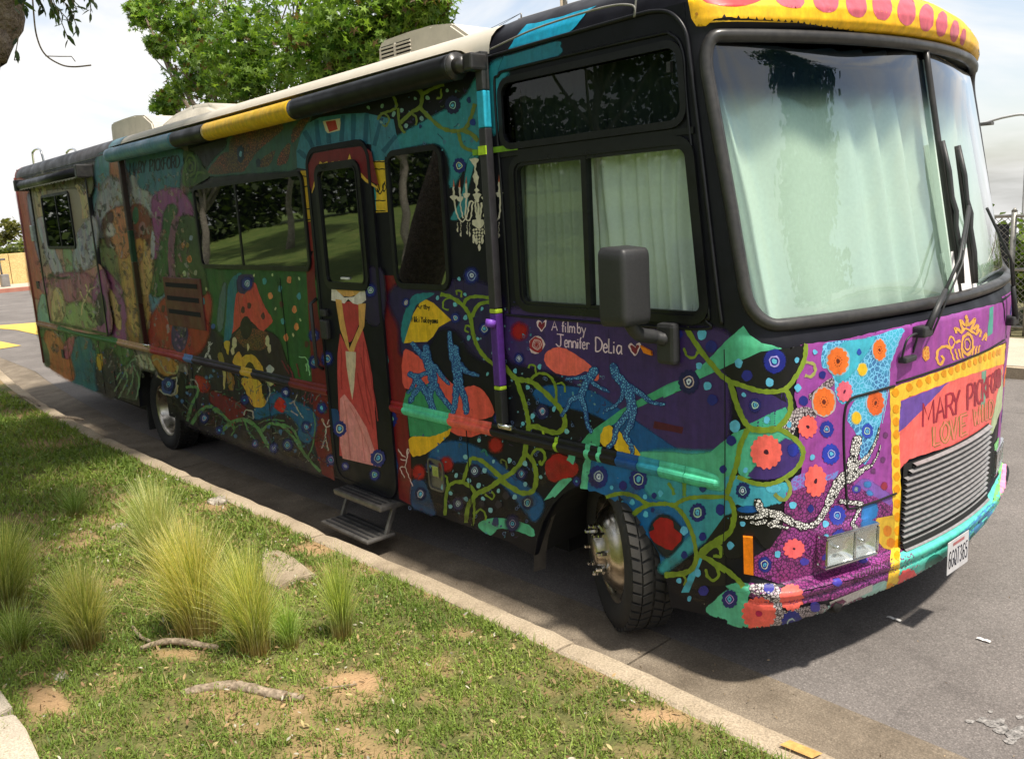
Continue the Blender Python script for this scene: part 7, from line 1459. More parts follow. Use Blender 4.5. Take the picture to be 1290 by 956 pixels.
# ---- grille: dark backing and separate slats
def gx(px_, py_): return F_at(px_, py_)
GT = [(1134, 594), (1150, 577), (1195, 562), (1252, 541)]; GB = [(1147, 690), (1190, 672), (1225, 650), (1250, 612)]
def edge_at(u, v):
    L0, L1 = Vector((1134, 593)), Vector((1147, 691)); R0, R1 = Vector((1254, 541)), Vector((1250, 607))
    a = L0 + (L1 - L0) * v; b_ = R0 + (R1 - R0) * v; p = a + (b_ - a) * u; sag = 10 * v * math.sin(PI * u) + 2 * math.sin(PI * u); p.y += sag - (9 * (1 - v) if 0.03 < u < .4 else 0) * math.sin(min(1, u / .4) * PI); return p
GR_ = empty('grille', (1.5, 1.22, .8)); GR_.parent = MH; GR_.matrix_parent_inverse = MH_INV; bpy.context.view_layer.update()
P0 = F_at(1134, 593); P1 = F_at(1147, 691); zt = P0.z + .03; zb = P1.z; y0 = P0.y; y1 = WID - y0
def nose_y(y, z, off=0.0): return Vector((itp(XC, z) - KB(z) * (y - 1.22) ** 2 + off, y, z))
ys = np.linspace(y0 + .01, y1 - .01, 30); m_ = MB(); vs = [nose_y(y, z, .008) for z in np.linspace(zb, zt, 6) for y in ys]
m_.add(vs, [(j * 30 + i, j * 30 + i + 1, (j + 1) * 30 + i + 1, (j + 1) * 30 + i) for j in range(5) for i in range(29)], smooth=True); part(m_, 'grille_backing', M['dark'], GR_)
slat_m = mat('grey_grille_slat', (0.30, 0.29, 0.29, 1), .38, metal=.3, nscale=40, namt=.35, rvar=.1)
ns = 15
for k in range(ns):
    z = zb + (zt - zb) * (k + .5) / ns; m_ = MB(); vs = []; h = (zt - zb) / ns
    a, b_ = y0 + .012, y1 - .012
    if k > ns - 3: a += .03 * (k - ns + 3)
    pr = [(.010, -.40), (.026, -.34), (.029, -.1), (.012, .18), (.009, .18)]
    yy = np.linspace(a, b_, 26)
    for y in yy:
        for d, q in pr: vs.append(nose_y(y, z + q * h, d))
    n = len(pr); m_.add(vs, [(i * n + j, (i + 1) * n + j, (i + 1) * n + j + 1, i * n + j + 1) for i in range(25) for j in range(n - 1)], smooth=False); part(m_, 'slat', slat_m, GR_)
# ---- headlamps: chrome box with two lenses, standing proud of a dark recess
lens_m = glass_mat('headlamp_lens', (.95, .96, .95, 1), 1.6)
refl_m = mat('headlamp_reflector', (0.93, 0.93, 0.90, 1), .16, metal=.75, spec=.8, nscale=9, namt=.1, bump=.2, bscale=70, bdist=.004)
def headlamp(mirror=False):
    HLr = empty('headlamp', (1.4, .4, .6)); HLr.parent = MH; HLr.matrix_parent_inverse = MH_INV; bpy.context.view_layer.update()
    # the near lamp is read from the photograph, the far one mirrors it
    q = [F_at(1027, 683), F_at(1102, 655), F_at(1100, 690), F_at(1027, 722)]
    a = (q[0] + q[3]) / 2; b_ = (q[1] + q[2]) / 2; ya, yb = a.y, b_.y; z0, z1 = .530, .672
    def pt(u, z, d):
        y = ya + (yb - ya) * u; p = nose_y(y, max(z, .50), 0); t = .16 * 2 * (1.22 - y); n = Vector((1, -t, 0)).normalized(); d = d * (.35 if mirror else 1); base = Vector((p.x, y, z)) + n * d
        if mirror: base.y = WID - base.y
        return base
    m_ = MB(); vs = []
    for u in np.linspace(-.06, 1.22, 10): vs += [pt(u, z0 - .02, .002), pt(u, z1 + .02, .002)]
    m_.add(vs, [(2 * i, 2 * i + 2, 2 * i + 3, 2 * i + 1) for i in range(9)]); part(m_, 'lamp_recess', M['dark'], HLr)
    def boxed(u0, u1, za, zc, d0, d1, name, material, par=HLr):
        m_ = MB(); P = [pt(u, z, d) for d in (d0, d1) for u, z in ((u0, za), (u1, za), (u1, zc), (u0, zc))]
        bm = bmesh.new(); v = [bm.verts.new(p) for p in P]
        for f in ((0, 1, 2, 3), (4, 5, 6, 7), (0, 1, 5, 4), (1, 2, 6, 5), (2, 3, 7, 6), (3, 0, 4, 7)): bm.faces.new([v[i] for i in f])
        bmesh.ops.recalc_face_normals(bm, faces=bm.faces); bmesh.ops.bevel(bm, geom=bm.edges[:], offset=.005, segments=2, affect='EDGES'); m_.frombm(bm); return part(m_, name, material, par)
    boxed(0, .86, z0, z1, 0, .018, 'lamp_housing', M['chrome'])
    for u0, u1 in ((.04, .445), (.475, .835)):
        m_ = MB(); vs = []; nu_, nv_ = 13, 9
        for i in range(nu_):
            for j in range(nv_):
                a = 2 * i / (nu_ - 1) - 1; b = 2 * j / (nv_ - 1) - 1; vs.append(pt(u0 + (u1 - u0) * (a + 1) / 2, z0 + .012 + (z1 - z0 - .024) * (b + 1) / 2, .055 - .034 * (1 - a ** 4) * (1 - b ** 4)))
        m_.add(vs, [(i * nv_ + j, (i + 1) * nv_ + j, (i + 1) * nv_ + j + 1, i * nv_ + j + 1) for i in range(nu_ - 1) for j in range(nv_ - 1)], smooth=True); part(m_, 'reflector', refl_m, HLr)
        c_ = pt((u0 + u1) / 2, (z0 + z1) / 2, .036); m_ = MB(); m_.tube([c_ - Vector((.015, 0, 0)), c_ + Vector((.008, 0, 0))], [.011, .008], 8); part(m_, 'bulb', M['chrome'], HLr)
        boxed(u0 + .005, u1 - .005, z0 + .014, z1 - .014, .0575, .061, 'lens', lens_m)
    for (u0, u1, za, zc) in ((-.005, .865, z0 - .002, z0 + .012), (-.005, .865, z1 - .012, z1 + .002), (-.005, .035, z0 + .0125, z1 - .0125), (.452, .468, z0 + .0125, z1 - .0125), (.842, .865, z0 + .0125, z1 - .0125)): boxed(u0, u1, za, zc, .0, .064, 'bezel', M['chrome'])
headlamp(); headlamp(True)
# ---- amber corner lamp, pale reflector, tow bracket, plate
amber = mat('amber_lens', (0.85, 0.22, 0.01, 1), .18, spec=.6, nscale=60, namt=.25)
q = [F_at(x, y, .001) for x, y in ((936, 674), (948, 675), (949, 722), (937, 720))]; q2 = [p + Vector((.012, -.016, 0)) for p in q]
m_ = MB(); m_.add(q + q2, [(0, 1, 2, 3), (4, 5, 6, 7), (0, 1, 5, 4), (1, 2, 6, 5), (2, 3, 7, 6), (3, 0, 4, 7)]); part(m_, 'corner_marker_lamp', amber, fix=True)
m_ = MB()
top = [F_at(1044 + 54 * t, 757 - 22 * t, .005) for t in np.linspace(0, 1, 8)]; bot = [F_at(1046 + 52 * t, 768 - 25 * t, .005) for t in np.linspace(0, 1, 8)]; top = [q for q in top]; assert all(top) and all(bot)
m_.add(top + bot, [(i, i + 1, 9 + i, 8 + i) for i in range(7)]); part(m_, 'bumper_reflector', mat('ribbed_reflector', (0.62, 0.58, 0.55, 1), .3, nscale=80, namt=.3, bump=.6, bscale=140, bdist=.004))
amb2 = on_y(836, 441, -.012)
m_ = MB(); m_.bbox(amb2.x - .0, amb2.x + .0 + .04, -.03, .0, .0, .0 + .02, .004) if False else None
p = on_y(815, 441, 0); m_ = MB(); m_.add([(p.x - .03, -.012, p.z + .02), (p.x + .03, -.012, p.z), (p.x + .035, -.012, p.z - .02), (p.x - .01, -.012, p.z - .012), (p.x - .03, -.0005, p.z + .02), (p.x + .03, -.0005, p.z), (p.x + .035, -.0005, p.z - .02), (p.x - .01, -.0005, p.z - .012)], [(0, 1, 2, 3), (0, 1, 5, 4), (1, 2, 6, 5), (2, 3, 7, 6), (3, 0, 4, 7)]); part(m_, 'side_marker_lamp', amber)
tb = on_z(1085, 780, .30); m_ = MB(); m_.tube([tb + Vector((-.30, 0, .05)), tb + Vector((-.12, 0, .03))], .042, 12); m_.tube([tb + Vector((-.12, 0, .03)), tb + Vector((-.10, 0, .03))], .034, 12); part(m_, 'tow_bracket', M['under'])
# licence plate: pale sheet, embossed dark characters
pl_m = mat('plate_white', (0.56, 0.55, 0.56, 1), .4, nscale=20, namt=.12); PLc = on_y(1207, 698, 1.26)
pw, ph = .115, .078; xpl = itp(XC, .45) + .028; pc_ = Vector((xpl, 1.25, PLc.z))
pc_ = on_x(1207, 698, xpl); pw = .112; ph = .078; pc_.z += .008
m_ = MB(); m_.bbox(xpl - .003, xpl, pc_.y - pw, pc_.y + pw, pc_.z - ph, pc_.z + ph, .0012); PLT = part(m_, 'licence_plate', pl_m)
m_ = MB()
for ch, k in zip('6GQT365', range(7)):
    for st_ in LET[ch]:
        qq = cat_open([Vector((u, v)) for u, v in st_], 4) if len(st_) > 2 else [Vector(p) for p in st_]; w_ = .0036
        for a, b_ in zip(qq[:-1], qq[1:]):
            def mp_(p): return Vector((xpl + .0012, pc_.y - pw + .012 + (k * .0297) + p.x * .0215, pc_.z - ph + .03 + p.y * .078))
            A, B = mp_(a), mp_(b_); d = (B - A)
            if d.length < 1e-6: continue
            d.normalize(); nn = Vector((0, -d.z, d.y)) * w_ * .8; e = d * w_ * .4; m_.add([A + nn - e, A - nn - e, B - nn + e, B + nn + e], [(0, 1, 2, 3)], col=rgb(40, 42, 70))
m_.add([(xpl + .0011, pc_.y - .06, pc_.z + ph - .028), (xpl + .0011, pc_.y + .06, pc_.z + ph - .028), (xpl + .0011, pc_.y + .06, pc_.z + ph - .014), (xpl + .0011, pc_.y - .06, pc_.z + ph - .014)], [(0, 1, 2, 3)], col=rgb(180, 110, 110)); part(m_, 'plate_lettering', M['paint'], PLT)
# ---- wipers: pivot box, arm of two rods, blade
wb = []
for o in (nose, surround): pass
def ws_at(x, y, off):                                        # point of the glass sheet under a photo pixel
    d = ray(x, y); lo, best = None, None
    p = F_at(x, y)
    for i in range(400):
        s = 3.0 + i * .008; q = CAM + d * s
        if q.z > 2.67 or q.z < 1.0: continue
        yy = q.y; xf = itp(XC, q.z) - KB(q.z) * (yy - 1.22) ** 2
        if q.x <= xf: return q + Vector((1, -.32 * (1.22 - yy) * 1.0, .17)).normalized() * off
    return p
def wiper(piv, mid, top, bl, t_off):
    Wp = empty('wiper', (1.5, 1, 1.5)); Wp.parent = MH; Wp.matrix_parent_inverse = MH_INV; bpy.context.view_layer.update()
    P = [ws_at(*piv, .04), ws_at(*mid, .075), ws_at(*top, .06)]
    if any(p is None for p in P): return
    m_ = MB(); m_.tube([P[0], P[0] + (P[1] - P[0]) * .55], [.016, .011], 8); m_.tube([P[0] + (P[1] - P[0]) * .5, P[1], P[2]], .0075, 6); part(m_, 'wiper_arm', M['plastic'], Wp)
    off = Vector((0, .04, -.03)); m_ = MB(); m_.tube([P[0] + off, P[1] + off * .8, P[2] + off * .5], .0045, 5); part(m_, 'wiper_link', M['plastic'], Wp)
    B = [ws_at(bl[0][0] + (bl[1][0] - bl[0][0]) * t, bl[0][1] + (bl[1][1] - bl[0][1]) * t, .022) for t in np.linspace(0, 1, 9)]; B = [b for b in B if b is not None]
    m_ = MB(); m_.tube(B, .012, 6); part(m_, 'wiper_blade', M['rubber'], Wp)
    C_ = [ws_at(bl[0][0] + (bl[1][0] - bl[0][0]) * t, bl[0][1] + (bl[1][1] - bl[0][1]) * t, o_) for t, o_ in ((0, .028), (.22, .040), (.4, .036), (.5, .046), (.6, .036), (.78, .040), (1, .028))]
    m_ = MB(); m_.tube(C_, .012, 6); part(m_, 'blade_bracket', M['plastic'], Wp)
    c = P[0]; m_ = MB(); m_.bbox(c.x - .05, c.x + .01, c.y - .05, c.y + .03, c.z - .035, c.z + .012, .01); part(m_, 'wiper_pivot', M['plastic'], Wp)
wiper((1158, 415), (1187, 330), (1203, 263), ((1179, 180), (1204, 358)), 0)
wiper((1268, 402), (1252, 330), (1226, 266), ((1199, 186), (1221, 358)), 0)
p0 = F_at(1140, 452); m_ = MB(); m_.bbox(p0.x - .02, p0.x + .03, p0.y - .05, p0.y + .05, p0.z - .012, p0.z + .014, .008); m_.tube(smooth_path([p0 + Vector((.01, -.05, .01)), p0 + Vector((.03, -.05, .09)), p0 + Vector((.03, .04, .10)), p0 + Vector((.01, .05, .02))]), .005, 6); part(m_, 'wiper_motor_cover', M['plastic'])
# paper notice tucked inside the windshield (a thing of its own)
qd = [ws_at(x, y, .014) for x, y in ((1194, 318), (1219, 312), (1227, 364), (1199, 372))]
if all(p is not None for p in qd):
    m_ = MB(); m_.add(qd + [p + Vector((-.0015, 0, 0)) for p in qd], [(0, 1, 2, 3), (7, 6, 5, 4), (0, 4, 5, 1), (1, 5, 6, 2), (2, 6, 7, 3), (3, 7, 4, 0)]); o = m_.build('paper_notice', mat('white_paper', (0.82, 0.79, 0.79, 1), .8, nscale=20, namt=.05)); tag(o, 'white sheet of paper tucked under the windshield wipers', 'paper')
# ------------------------------------------------------------------ lawn grass (uncountable: one mesh)
def blades(n, x0, x1, y0, y1, hmin, hmax, wd, name, flat=False, seed=1, near=4.4, pw=1.35):
    rg = np.random.default_rng(seed); X = rg.uniform(x0, x1, n); Y = rg.uniform(y0, y1, n)
    d = np.sqrt((X - CAM.x) ** 2 + (Y - CAM.y) ** 2 + 3.0); keep = rg.random(n) < np.minimum(1, (near / d) ** pw)
    b = bare(X, Y); keep &= rg.random(n) > b * 1.05; keep &= Y < YC1 - .01 + curb_dy(X)
    cl = fbm(X, Y, 14.0, 21); keep &= rg.random(n) < np.clip(.30 + (cl - .36) * 3.0, .06, 1)
    X, Y, cl, d = X[keep], Y[keep], cl[keep], d[keep]; n = len(X); Z = lawn_z(X, Y) + (fbm(X, Y, 3.0, 5) - .5) * .03 * np.clip((YC1 - Y) * 5, 0, 1) - .006
    big = np.clip(d / 4.0, 1, 3.0); h = rg.uniform(hmin, hmax, n) * (.6 + .8 * cl) * np.sqrt(big); w_ = wd * rg.uniform(.7, 1.3, n) * big; a = rg.uniform(0, 6.283, n); ln = rg.uniform(.2, 1.1, n) * h; la = rg.uniform(0, 6.283, n)
    base = np.stack([X, Y, Z], 1)
    if not flat:
        u = np.stack([np.cos(a), np.sin(a), np.zeros(n)], 1) * (w_ * .5)[:, None]; mid = base + np.stack([np.cos(la) * ln * .35, np.sin(la) * ln * .35, h * .62], 1); tip = base + np.stack([np.cos(la) * ln, np.sin(la) * ln, h], 1)
        V = np.stack([base - u, base + u, mid + u * .8, mid - u * .8, tip], 1).reshape(-1, 3); i = np.arange(n)[:, None] * 5
        F = np.concatenate([i + np.array([[0, 1, 2]]), i + np.array([[0, 2, 3]]), i + np.array([[3, 2, 4]])], 0); k = 5
    else:                                                        # small broad clover-like leaflets
        t = rg.uniform(.2, .8, n); c = base + np.stack([np.zeros(n), np.zeros(n), h], 1); u = np.stack([np.cos(a), np.sin(a), rg.uniform(-.5, .5, n)], 1) * w_[:, None]; v = np.stack([-np.sin(a), np.cos(a), rg.uniform(-.5, .5, n)], 1) * w_[:, None] * .7
        V = np.stack([c - u, c + v * .9, c + u, c - v * .9], 1).reshape(-1, 3); i = np.arange(n)[:, None] * 4; F = np.concatenate([i + np.array([[0, 1, 2]]), i + np.array([[0, 2, 3]])], 0); k = 4
    g1 = np.array([.115, .195, .034]); g2 = np.array([.30, .38, .075]); st = np.array([.46, .36, .17]); m = np.clip(fbm(X, Y, 1.6, 31) * 1.3 - .2 + rg.normal(0, .18, n), 0, 1)[:, None]
    C_ = g1 * (1 - m) + g2 * m; dry = (rg.random(n) < .05 + .26 * np.clip(fbm(X, Y, 2.2, 41) - .45, 0, 1) * 3)[:, None]; C_ = np.where(dry & (not flat), st * rg.uniform(.6, 1.1, n)[:, None], C_) * rg.uniform(.7, 1.25, n)[:, None]
    C4 = np.concatenate([C_, np.ones((n, 1))], 1).repeat(k, 0); o = np_mesh(name, V, F, M['grass'], cols=C4); o['kind'] = 'stuff'; return o
M['grass'] = leaf_mat('grass_blade', .3, .55)
tag(blades(640000, -13, 4.2, -4.6, YC1, .020, .050, .0040, 'grass', False, 3), 'short green turf with dry straw growing over the lawn', 'grass')
tag(blades(430000, -13, 4.2, -4.6, YC1, .006, .026, .0060, 'clover', True, 4), 'low broad leaved clover growing through the turf', 'clover')
# ------------------------------------------------------------------ feather grass clumps
M['feather'] = leaf_mat('feather_grass_blade', .45, .5)
def clump(base, h, spread, nb, seed, tint=(1, 1, 1), lean=(0, 0)):
    rg = np.random.default_rng(seed); a = rg.uniform(0, 6.283, nb); r0 = np.abs(rg.normal(0, .28, nb)) * spread * .36; sp = rg.beta(1.4, 2.6, nb) * spread; hh = h * rg.uniform(.5, 1.06, nb) * (1 - .28 * (sp / spread) ** 2)
    ca, sa = np.cos(a), np.sin(a); ns = 6; tt = np.linspace(0, 1, ns); V = []; w0 = .0013
    wig = rg.normal(0, .034, (nb, 2)); side = np.stack([-sa, ca, np.zeros(nb)], 1); rot = rg.uniform(0, 6.283, nb); side = side * np.cos(rot)[:, None] + np.stack([ca, sa, np.zeros(nb)], 1) * np.sin(rot)[:, None]
    for t in tt:
        out_ = r0 + sp * (.30 * t + .55 * t ** 2.2); z = hh * (t - (.04 + .16 * sp / spread) * t ** 4); P = np.stack([ca * out_ + wig[:, 0] * t * t + lean[0] * t * t * h, sa * out_ + wig[:, 1] * t * t + lean[1] * t * t * h, z], 1); ww = w0 * (1 - .75 * t)
        V.append(P - side * ww); V.append(P + side * ww)
    V = np.stack(V, 1).reshape(-1, 3); i = (np.arange(nb) * ns * 2)[:, None]; F = np.concatenate([i + np.array([[2 * k, 2 * k + 1, 2 * k + 3, 2 * k + 2]]) for k in range(ns - 1)], 0)
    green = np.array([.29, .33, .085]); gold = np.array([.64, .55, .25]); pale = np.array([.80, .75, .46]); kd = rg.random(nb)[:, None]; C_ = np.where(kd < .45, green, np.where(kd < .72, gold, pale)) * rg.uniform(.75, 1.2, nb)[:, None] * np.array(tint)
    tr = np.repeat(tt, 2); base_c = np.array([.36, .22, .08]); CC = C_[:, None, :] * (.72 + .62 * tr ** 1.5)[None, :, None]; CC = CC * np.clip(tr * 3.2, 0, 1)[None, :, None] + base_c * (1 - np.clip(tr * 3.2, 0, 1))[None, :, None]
    C4 = np.concatenate([CC, np.ones((nb, ns * 2, 1))], 2).reshape(-1, 4); return V + 0, F, C4
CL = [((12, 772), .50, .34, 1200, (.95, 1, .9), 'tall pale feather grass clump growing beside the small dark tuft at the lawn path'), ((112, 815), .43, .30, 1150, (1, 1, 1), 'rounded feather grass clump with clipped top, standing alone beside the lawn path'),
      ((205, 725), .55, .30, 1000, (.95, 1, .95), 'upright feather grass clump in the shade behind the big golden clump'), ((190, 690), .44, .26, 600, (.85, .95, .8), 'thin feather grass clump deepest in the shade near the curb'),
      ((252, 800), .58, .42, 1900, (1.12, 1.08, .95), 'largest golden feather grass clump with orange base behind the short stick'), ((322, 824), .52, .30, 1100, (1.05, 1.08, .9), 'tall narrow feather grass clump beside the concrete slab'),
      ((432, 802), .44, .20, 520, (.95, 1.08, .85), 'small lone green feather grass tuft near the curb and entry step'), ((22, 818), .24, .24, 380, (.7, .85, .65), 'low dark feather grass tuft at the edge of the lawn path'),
      ((95, 650), .24, .26, 330, (.5, .7, .5), 'dim green feather grass tuft in deep shade behind the other clumps'), ((365, 815), .26, .20, 300, (.8, 1.05, .7), 'short green feather grass tuft growing against the tall narrow clump')]  # lowest tints put the shade of the back tufts into their blade colour
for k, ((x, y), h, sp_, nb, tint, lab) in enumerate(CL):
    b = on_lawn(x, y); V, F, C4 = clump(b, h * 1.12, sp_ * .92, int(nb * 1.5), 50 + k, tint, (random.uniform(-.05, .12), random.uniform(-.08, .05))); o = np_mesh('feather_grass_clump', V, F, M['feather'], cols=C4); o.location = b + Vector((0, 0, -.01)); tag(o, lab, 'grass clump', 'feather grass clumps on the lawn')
# ------------------------------------------------------------------ trees
M['bark'] = surf_mat('grey_bark', [(0.25, (0.10, 0.075, 0.05, 1)), (0.5, (0.19, 0.145, 0.105, 1)), (0.75, (0.27, 0.22, 0.17, 1))], 14, 1.0, 45, bdist=.03)
M['palebark'] = surf_mat('pale_bark', [(0.25, (0.25, 0.21, 0.17, 1)), (0.5, (0.40, 0.35, 0.29, 1)), (0.75, (0.52, 0.47, 0.40, 1))], 9, .8, 40, bdist=.02)
M['leaf'] = leaf_mat('tree_leaf', .4, .42)
def leaf_shape(kind):
    if kind == 'star':
        pts = []; 
        for i in range(5):
            an = R(90 + (i - 2) * 62); pts += [(math.cos(an - R(31)) * .24, math.sin(an - R(31)) * .24), (math.cos(an) * (.60 if i != 2 else .66), math.sin(an) * (.60 if i != 2 else .66))]
        pts += [(math.cos(R(90 + 2.5 * 62)) * .24, math.sin(R(90 + 2.5 * 62)) * .24)]
        v = [(0, 0, 0)] + [(x, y, -.10 * (x * x + y * y)) for x, y in pts]; f = [(0, i, i + 1) for i in range(1, len(pts))]
    elif kind == 'oval': v = [(0, 0, 0), (.16, .28, .03), (.17, .6, .03), (0, 1, -.04), (-.17, .6, .03), (-.16, .28, .03)]; f = [(0, 1, 2), (0, 2, 3), (0, 3, 4), (0, 4, 5)]
    else: v = [(0, -.5, 0), (.42, 0, .06), (0, .5, 0), (-.42, 0, .06)]; f = [(0, 1, 2), (0, 2, 3)]
    return np.array(v), np.array(f)
def scatter(name, P, size, kind, cols, rg, parent=None, droop=.5, material=None, prune=False):
    n = len(P)
    if prune:                                                      # clipped back from the street side so the sky stays open there
        q = P - np.array(CAM); c_ = np.stack([q @ np.array(cx_), q @ np.array(cy_), q @ np.array(cz_)], 1); zz = np.maximum(c_[:, 2], .01); u = 645 + FPX * c_[:, 0] / zz; v = 478 + FPX * c_[:, 1] / zz
        keep = ~((c_[:, 2] > .05) & (u > -40) & (u < 1330) & (v > -25)); P = P[keep]; cols = cols[keep]; size = size[keep]; n = len(P)
    lv, lf = leaf_shape(kind); yaw = rg.uniform(0, 6.283, n); pit = rg.normal(-droop, .55, n); rol = rg.normal(0, .6, n)
    cy, sy, cp, sp_, cr, sr = np.cos(yaw), np.sin(yaw), np.cos(pit), np.sin(pit), np.cos(rol), np.sin(rol); S = lv[None] * size[:, None, None]
    x, y, z = S[..., 0], S[..., 1], S[..., 2]; x, z = x * cr[:, None] + z * sr[:, None], -x * sr[:, None] + z * cr[:, None]; y, z = y * cp[:, None] - z * sp_[:, None], y * sp_[:, None] + z * cp[:, None]; x, y = x * cy[:, None] - y * sy[:, None], x * sy[:, None] + y * cy[:, None]
    V = (np.stack([x, y, z], -1) + P[:, None, :]).reshape(-1, 3); k = len(lv); F = (lf[None] + (np.arange(n) * k)[:, None, None]).reshape(-1, 3); C4 = np.concatenate([cols, np.ones((n, 1))], 1).repeat(k, 0)
    return np_mesh(name, V, F, material or M['leaf'], parent, C4)
def crown_pts(lobes, per, rg, clumps=26, hollow=.45):
    P = []; br = []
    for (c, r) in lobes:
        c = np.array(c)
        for k in range(clumps):
            d = rg.normal(0, 1, 3); d /= np.linalg.norm(d); rr = r * rg.uniform(hollow, 1.0) ** .6; cc = c + d * rr * np.array([1, 1, .85]); m = int(per * rg.uniform(.5, 1.5)); s = r * rg.uniform(.12, .30); P.append(cc + rg.normal(0, 1, (m, 3)) * s * np.array([1, 1, .75])); br.append(rg.uniform(.65, 1.3, 1).repeat(m))
    return np.concatenate(P), np.concatenate(br)
def limb(mb, a, b, r0, r1, rg, n=8, bend=.15):
    a = np.array(a, float); b = np.array(b, float); L_ = np.linalg.norm(b - a); o1 = rg.normal(0, bend, 3) * L_; pts = [tuple(a + (b - a) * t + o1 * t * (1 - t) * 2) for t in np.linspace(0, 1, n)]; mb.tube(pts, [r0 + (r1 - r0) * t for t in np.linspace(0, 1, n)], 9)
def tree(name, base, lobes, per, leaf, size, c0, c1, label, cat='tree', group=None, trunk_r=.22, top=None, seed=1, bark='bark', clumps=26, prune=False, hollow=.45, droop=.5, brown=0):
    rg = np.random.default_rng(seed); t = empty(name, base); tag(t, label, cat, group); b = np.array(base); inv = Matrix.Translation(-Vector(base))
    mb = MB(); cen = np.mean([l[0] for l in lobes], 0); top = np.array(top) if top is not None else b + (cen - b) * .62
    n = 10; wob = rg.normal(0, .05, (n, 3)); pts = [tuple(b + (top - b) * s_ + wob[i] * (0 if i == 0 else 1) * .8 - np.array([0, 0, .08 if i == 0 else 0])) for i, s_ in enumerate(np.linspace(0, 1, n))]
    mb.tube(pts, [trunk_r * (1.35 if s_ == 0 else 1 - .45 * s_) for s_ in np.linspace(0, 1, n)], 14)
    o = mb.build('trunk', M[bark], t); o.matrix_parent_inverse = inv
    for (c, r) in lobes:
        mb = MB(); s_ = rg.uniform(.6, 1.0); a = b + (top - b) * s_; limb(mb, a, c, trunk_r * .42, trunk_r * .08, rg)
        for k in range(4):
            d = rg.normal(0, 1, 3); d /= np.linalg.norm(d); limb(mb, np.array(a) + (np.array(c) - a) * rg.uniform(.5, .95), np.array(c) + d * r * .8, trunk_r * .13, trunk_r * .03, rg, 6)
        if prune: 
            continue
        o = mb.build('branch', M[bark], t); o.matrix_parent_inverse = inv
    P, br = crown_pts(lobes, per, rg, clumps, hollow); n = len(P); m = np.clip(rg.normal(.45, .28, n), 0, 1)[:, None]; cols = (np.array(c0) * (1 - m) + np.array(c1) * m) * br[:, None]
    if brown: cols = np.where(rg.random(n)[:, None] < brown, np.array([.17, .11, .05]) * br[:, None], cols)
    o = scatter('crown', P, size * rg.uniform(.65, 1.2, n), leaf, cols, rg, t, droop, prune=prune); o.matrix_parent_inverse = inv
    return t
def at(x, y, Y): p = on_y(x, y, Y); return (p.x, p.y, p.z)
def ctr(x, y, Y, r): return (at(x, y, Y), r)
# star-leaved tree over the street behind the motorhome
LB_ = [ctr(250, 90, 5.6, .8), ctr(225, 20, 5.4, .75), ctr(300, 40, 5.0, .9), ctr(335, 110, 5.2, .9), ctr(395, 70, 5.0, 1.0), ctr(455, 85, 5.4, .9), ctr(460, 15, 5.2, .9), ctr(500, 45, 6.0, .6), ctr(520, -5, 5.8, .55), ctr(545, 0, 5.8, .3), ctr(400, -70, 5.8, 1.5), ctr(310, -70, 6.2, 1.4), ctr(230, -60, 6.2, .9), ctr(400, 150, 6.5, 1.1), ctr(300, 170, 6.5, 1.0), ctr(480, 140, 6.5, .8), ctr(212, 130, 6.0, .35), ctr(200, 60, 6.0, .35), ctr(180, 15, 6.2, .4)]
bx, by, bz = at(330, 300, 8.4)
tree('star_leaved_tree', (bx, 8.3, .1), LB_, 60, 'star', .155, (.06, .14, .02), (.30, .43, .07), 'dense green tree with star shaped leaves rising behind the motorhome roof', seed=5, trunk_r=.24, clumps=27, hollow=.15, droop=.7, brown=.06)
# leaning tree at the lawn edge, only its stem and a few sprigs reach into view; its crown shades the lawn
tb_ = on_lawn(-190, 625); pa = CAM + ray(-66, 100) * 6.0; pb_ = CAM + ray(-26, 30) * 5.95; pc2 = CAM + ray(-8, -45) * 5.9; pd = CAM + ray(20, -140) * 5.9
T = empty('leaning_tree', tb_); tag(T, 'leaning grey barked tree with drooping oval leaves at the lawn edge', 'tree'); inv = Matrix.Translation(-tb_)
mb = MB(); rgt = np.random.default_rng(3); pp = smooth_path([tb_ - Vector((0, 0, .1)), tb_ + (pa - tb_) * .45 + Vector((-.08, -.1, 0)), pa, pb_, pc2, pd, pd + Vector((.3, -.2, 1.2))], 6); mb.tube(pp, [.25 - .11 * i / len(pp) + .012 * math.sin(i * 1.7) for i in range(len(pp))], 16); o = mb.build('trunk', M['bark'], T); o.matrix_parent_inverse = inv
cen = Vector((-4.0, -2.6, 6.8)); lob = []
for k in range(28):
    a = rgt.uniform(0, 6.283); r_ = rgt.uniform(.5, 3.6); lob.append(((cen.x - 1.2 + r_ * math.cos(a) * 1.75, cen.y + r_ * math.sin(a) * .9, cen.z + rgt.uniform(-1.0, 1.2)), rgt.uniform(.8, 1.3)))
mb = MB()
for c, r_ in lob: limb(mb, pd, c, .07, .02, rgt)
P, br = crown_pts(lob, 60, rgt, 24, .3); n = len(P); cols = (np.array([.03, .055, .018]) + rgt.random((n, 1)) * np.array([.04, .06, .01])) * br[:, None]
o = scatter('crown', P, .30 * rgt.uniform(.7, 1.2, n), 'oval', cols, rgt, T, .8, prune=True); o.matrix_parent_inverse = inv
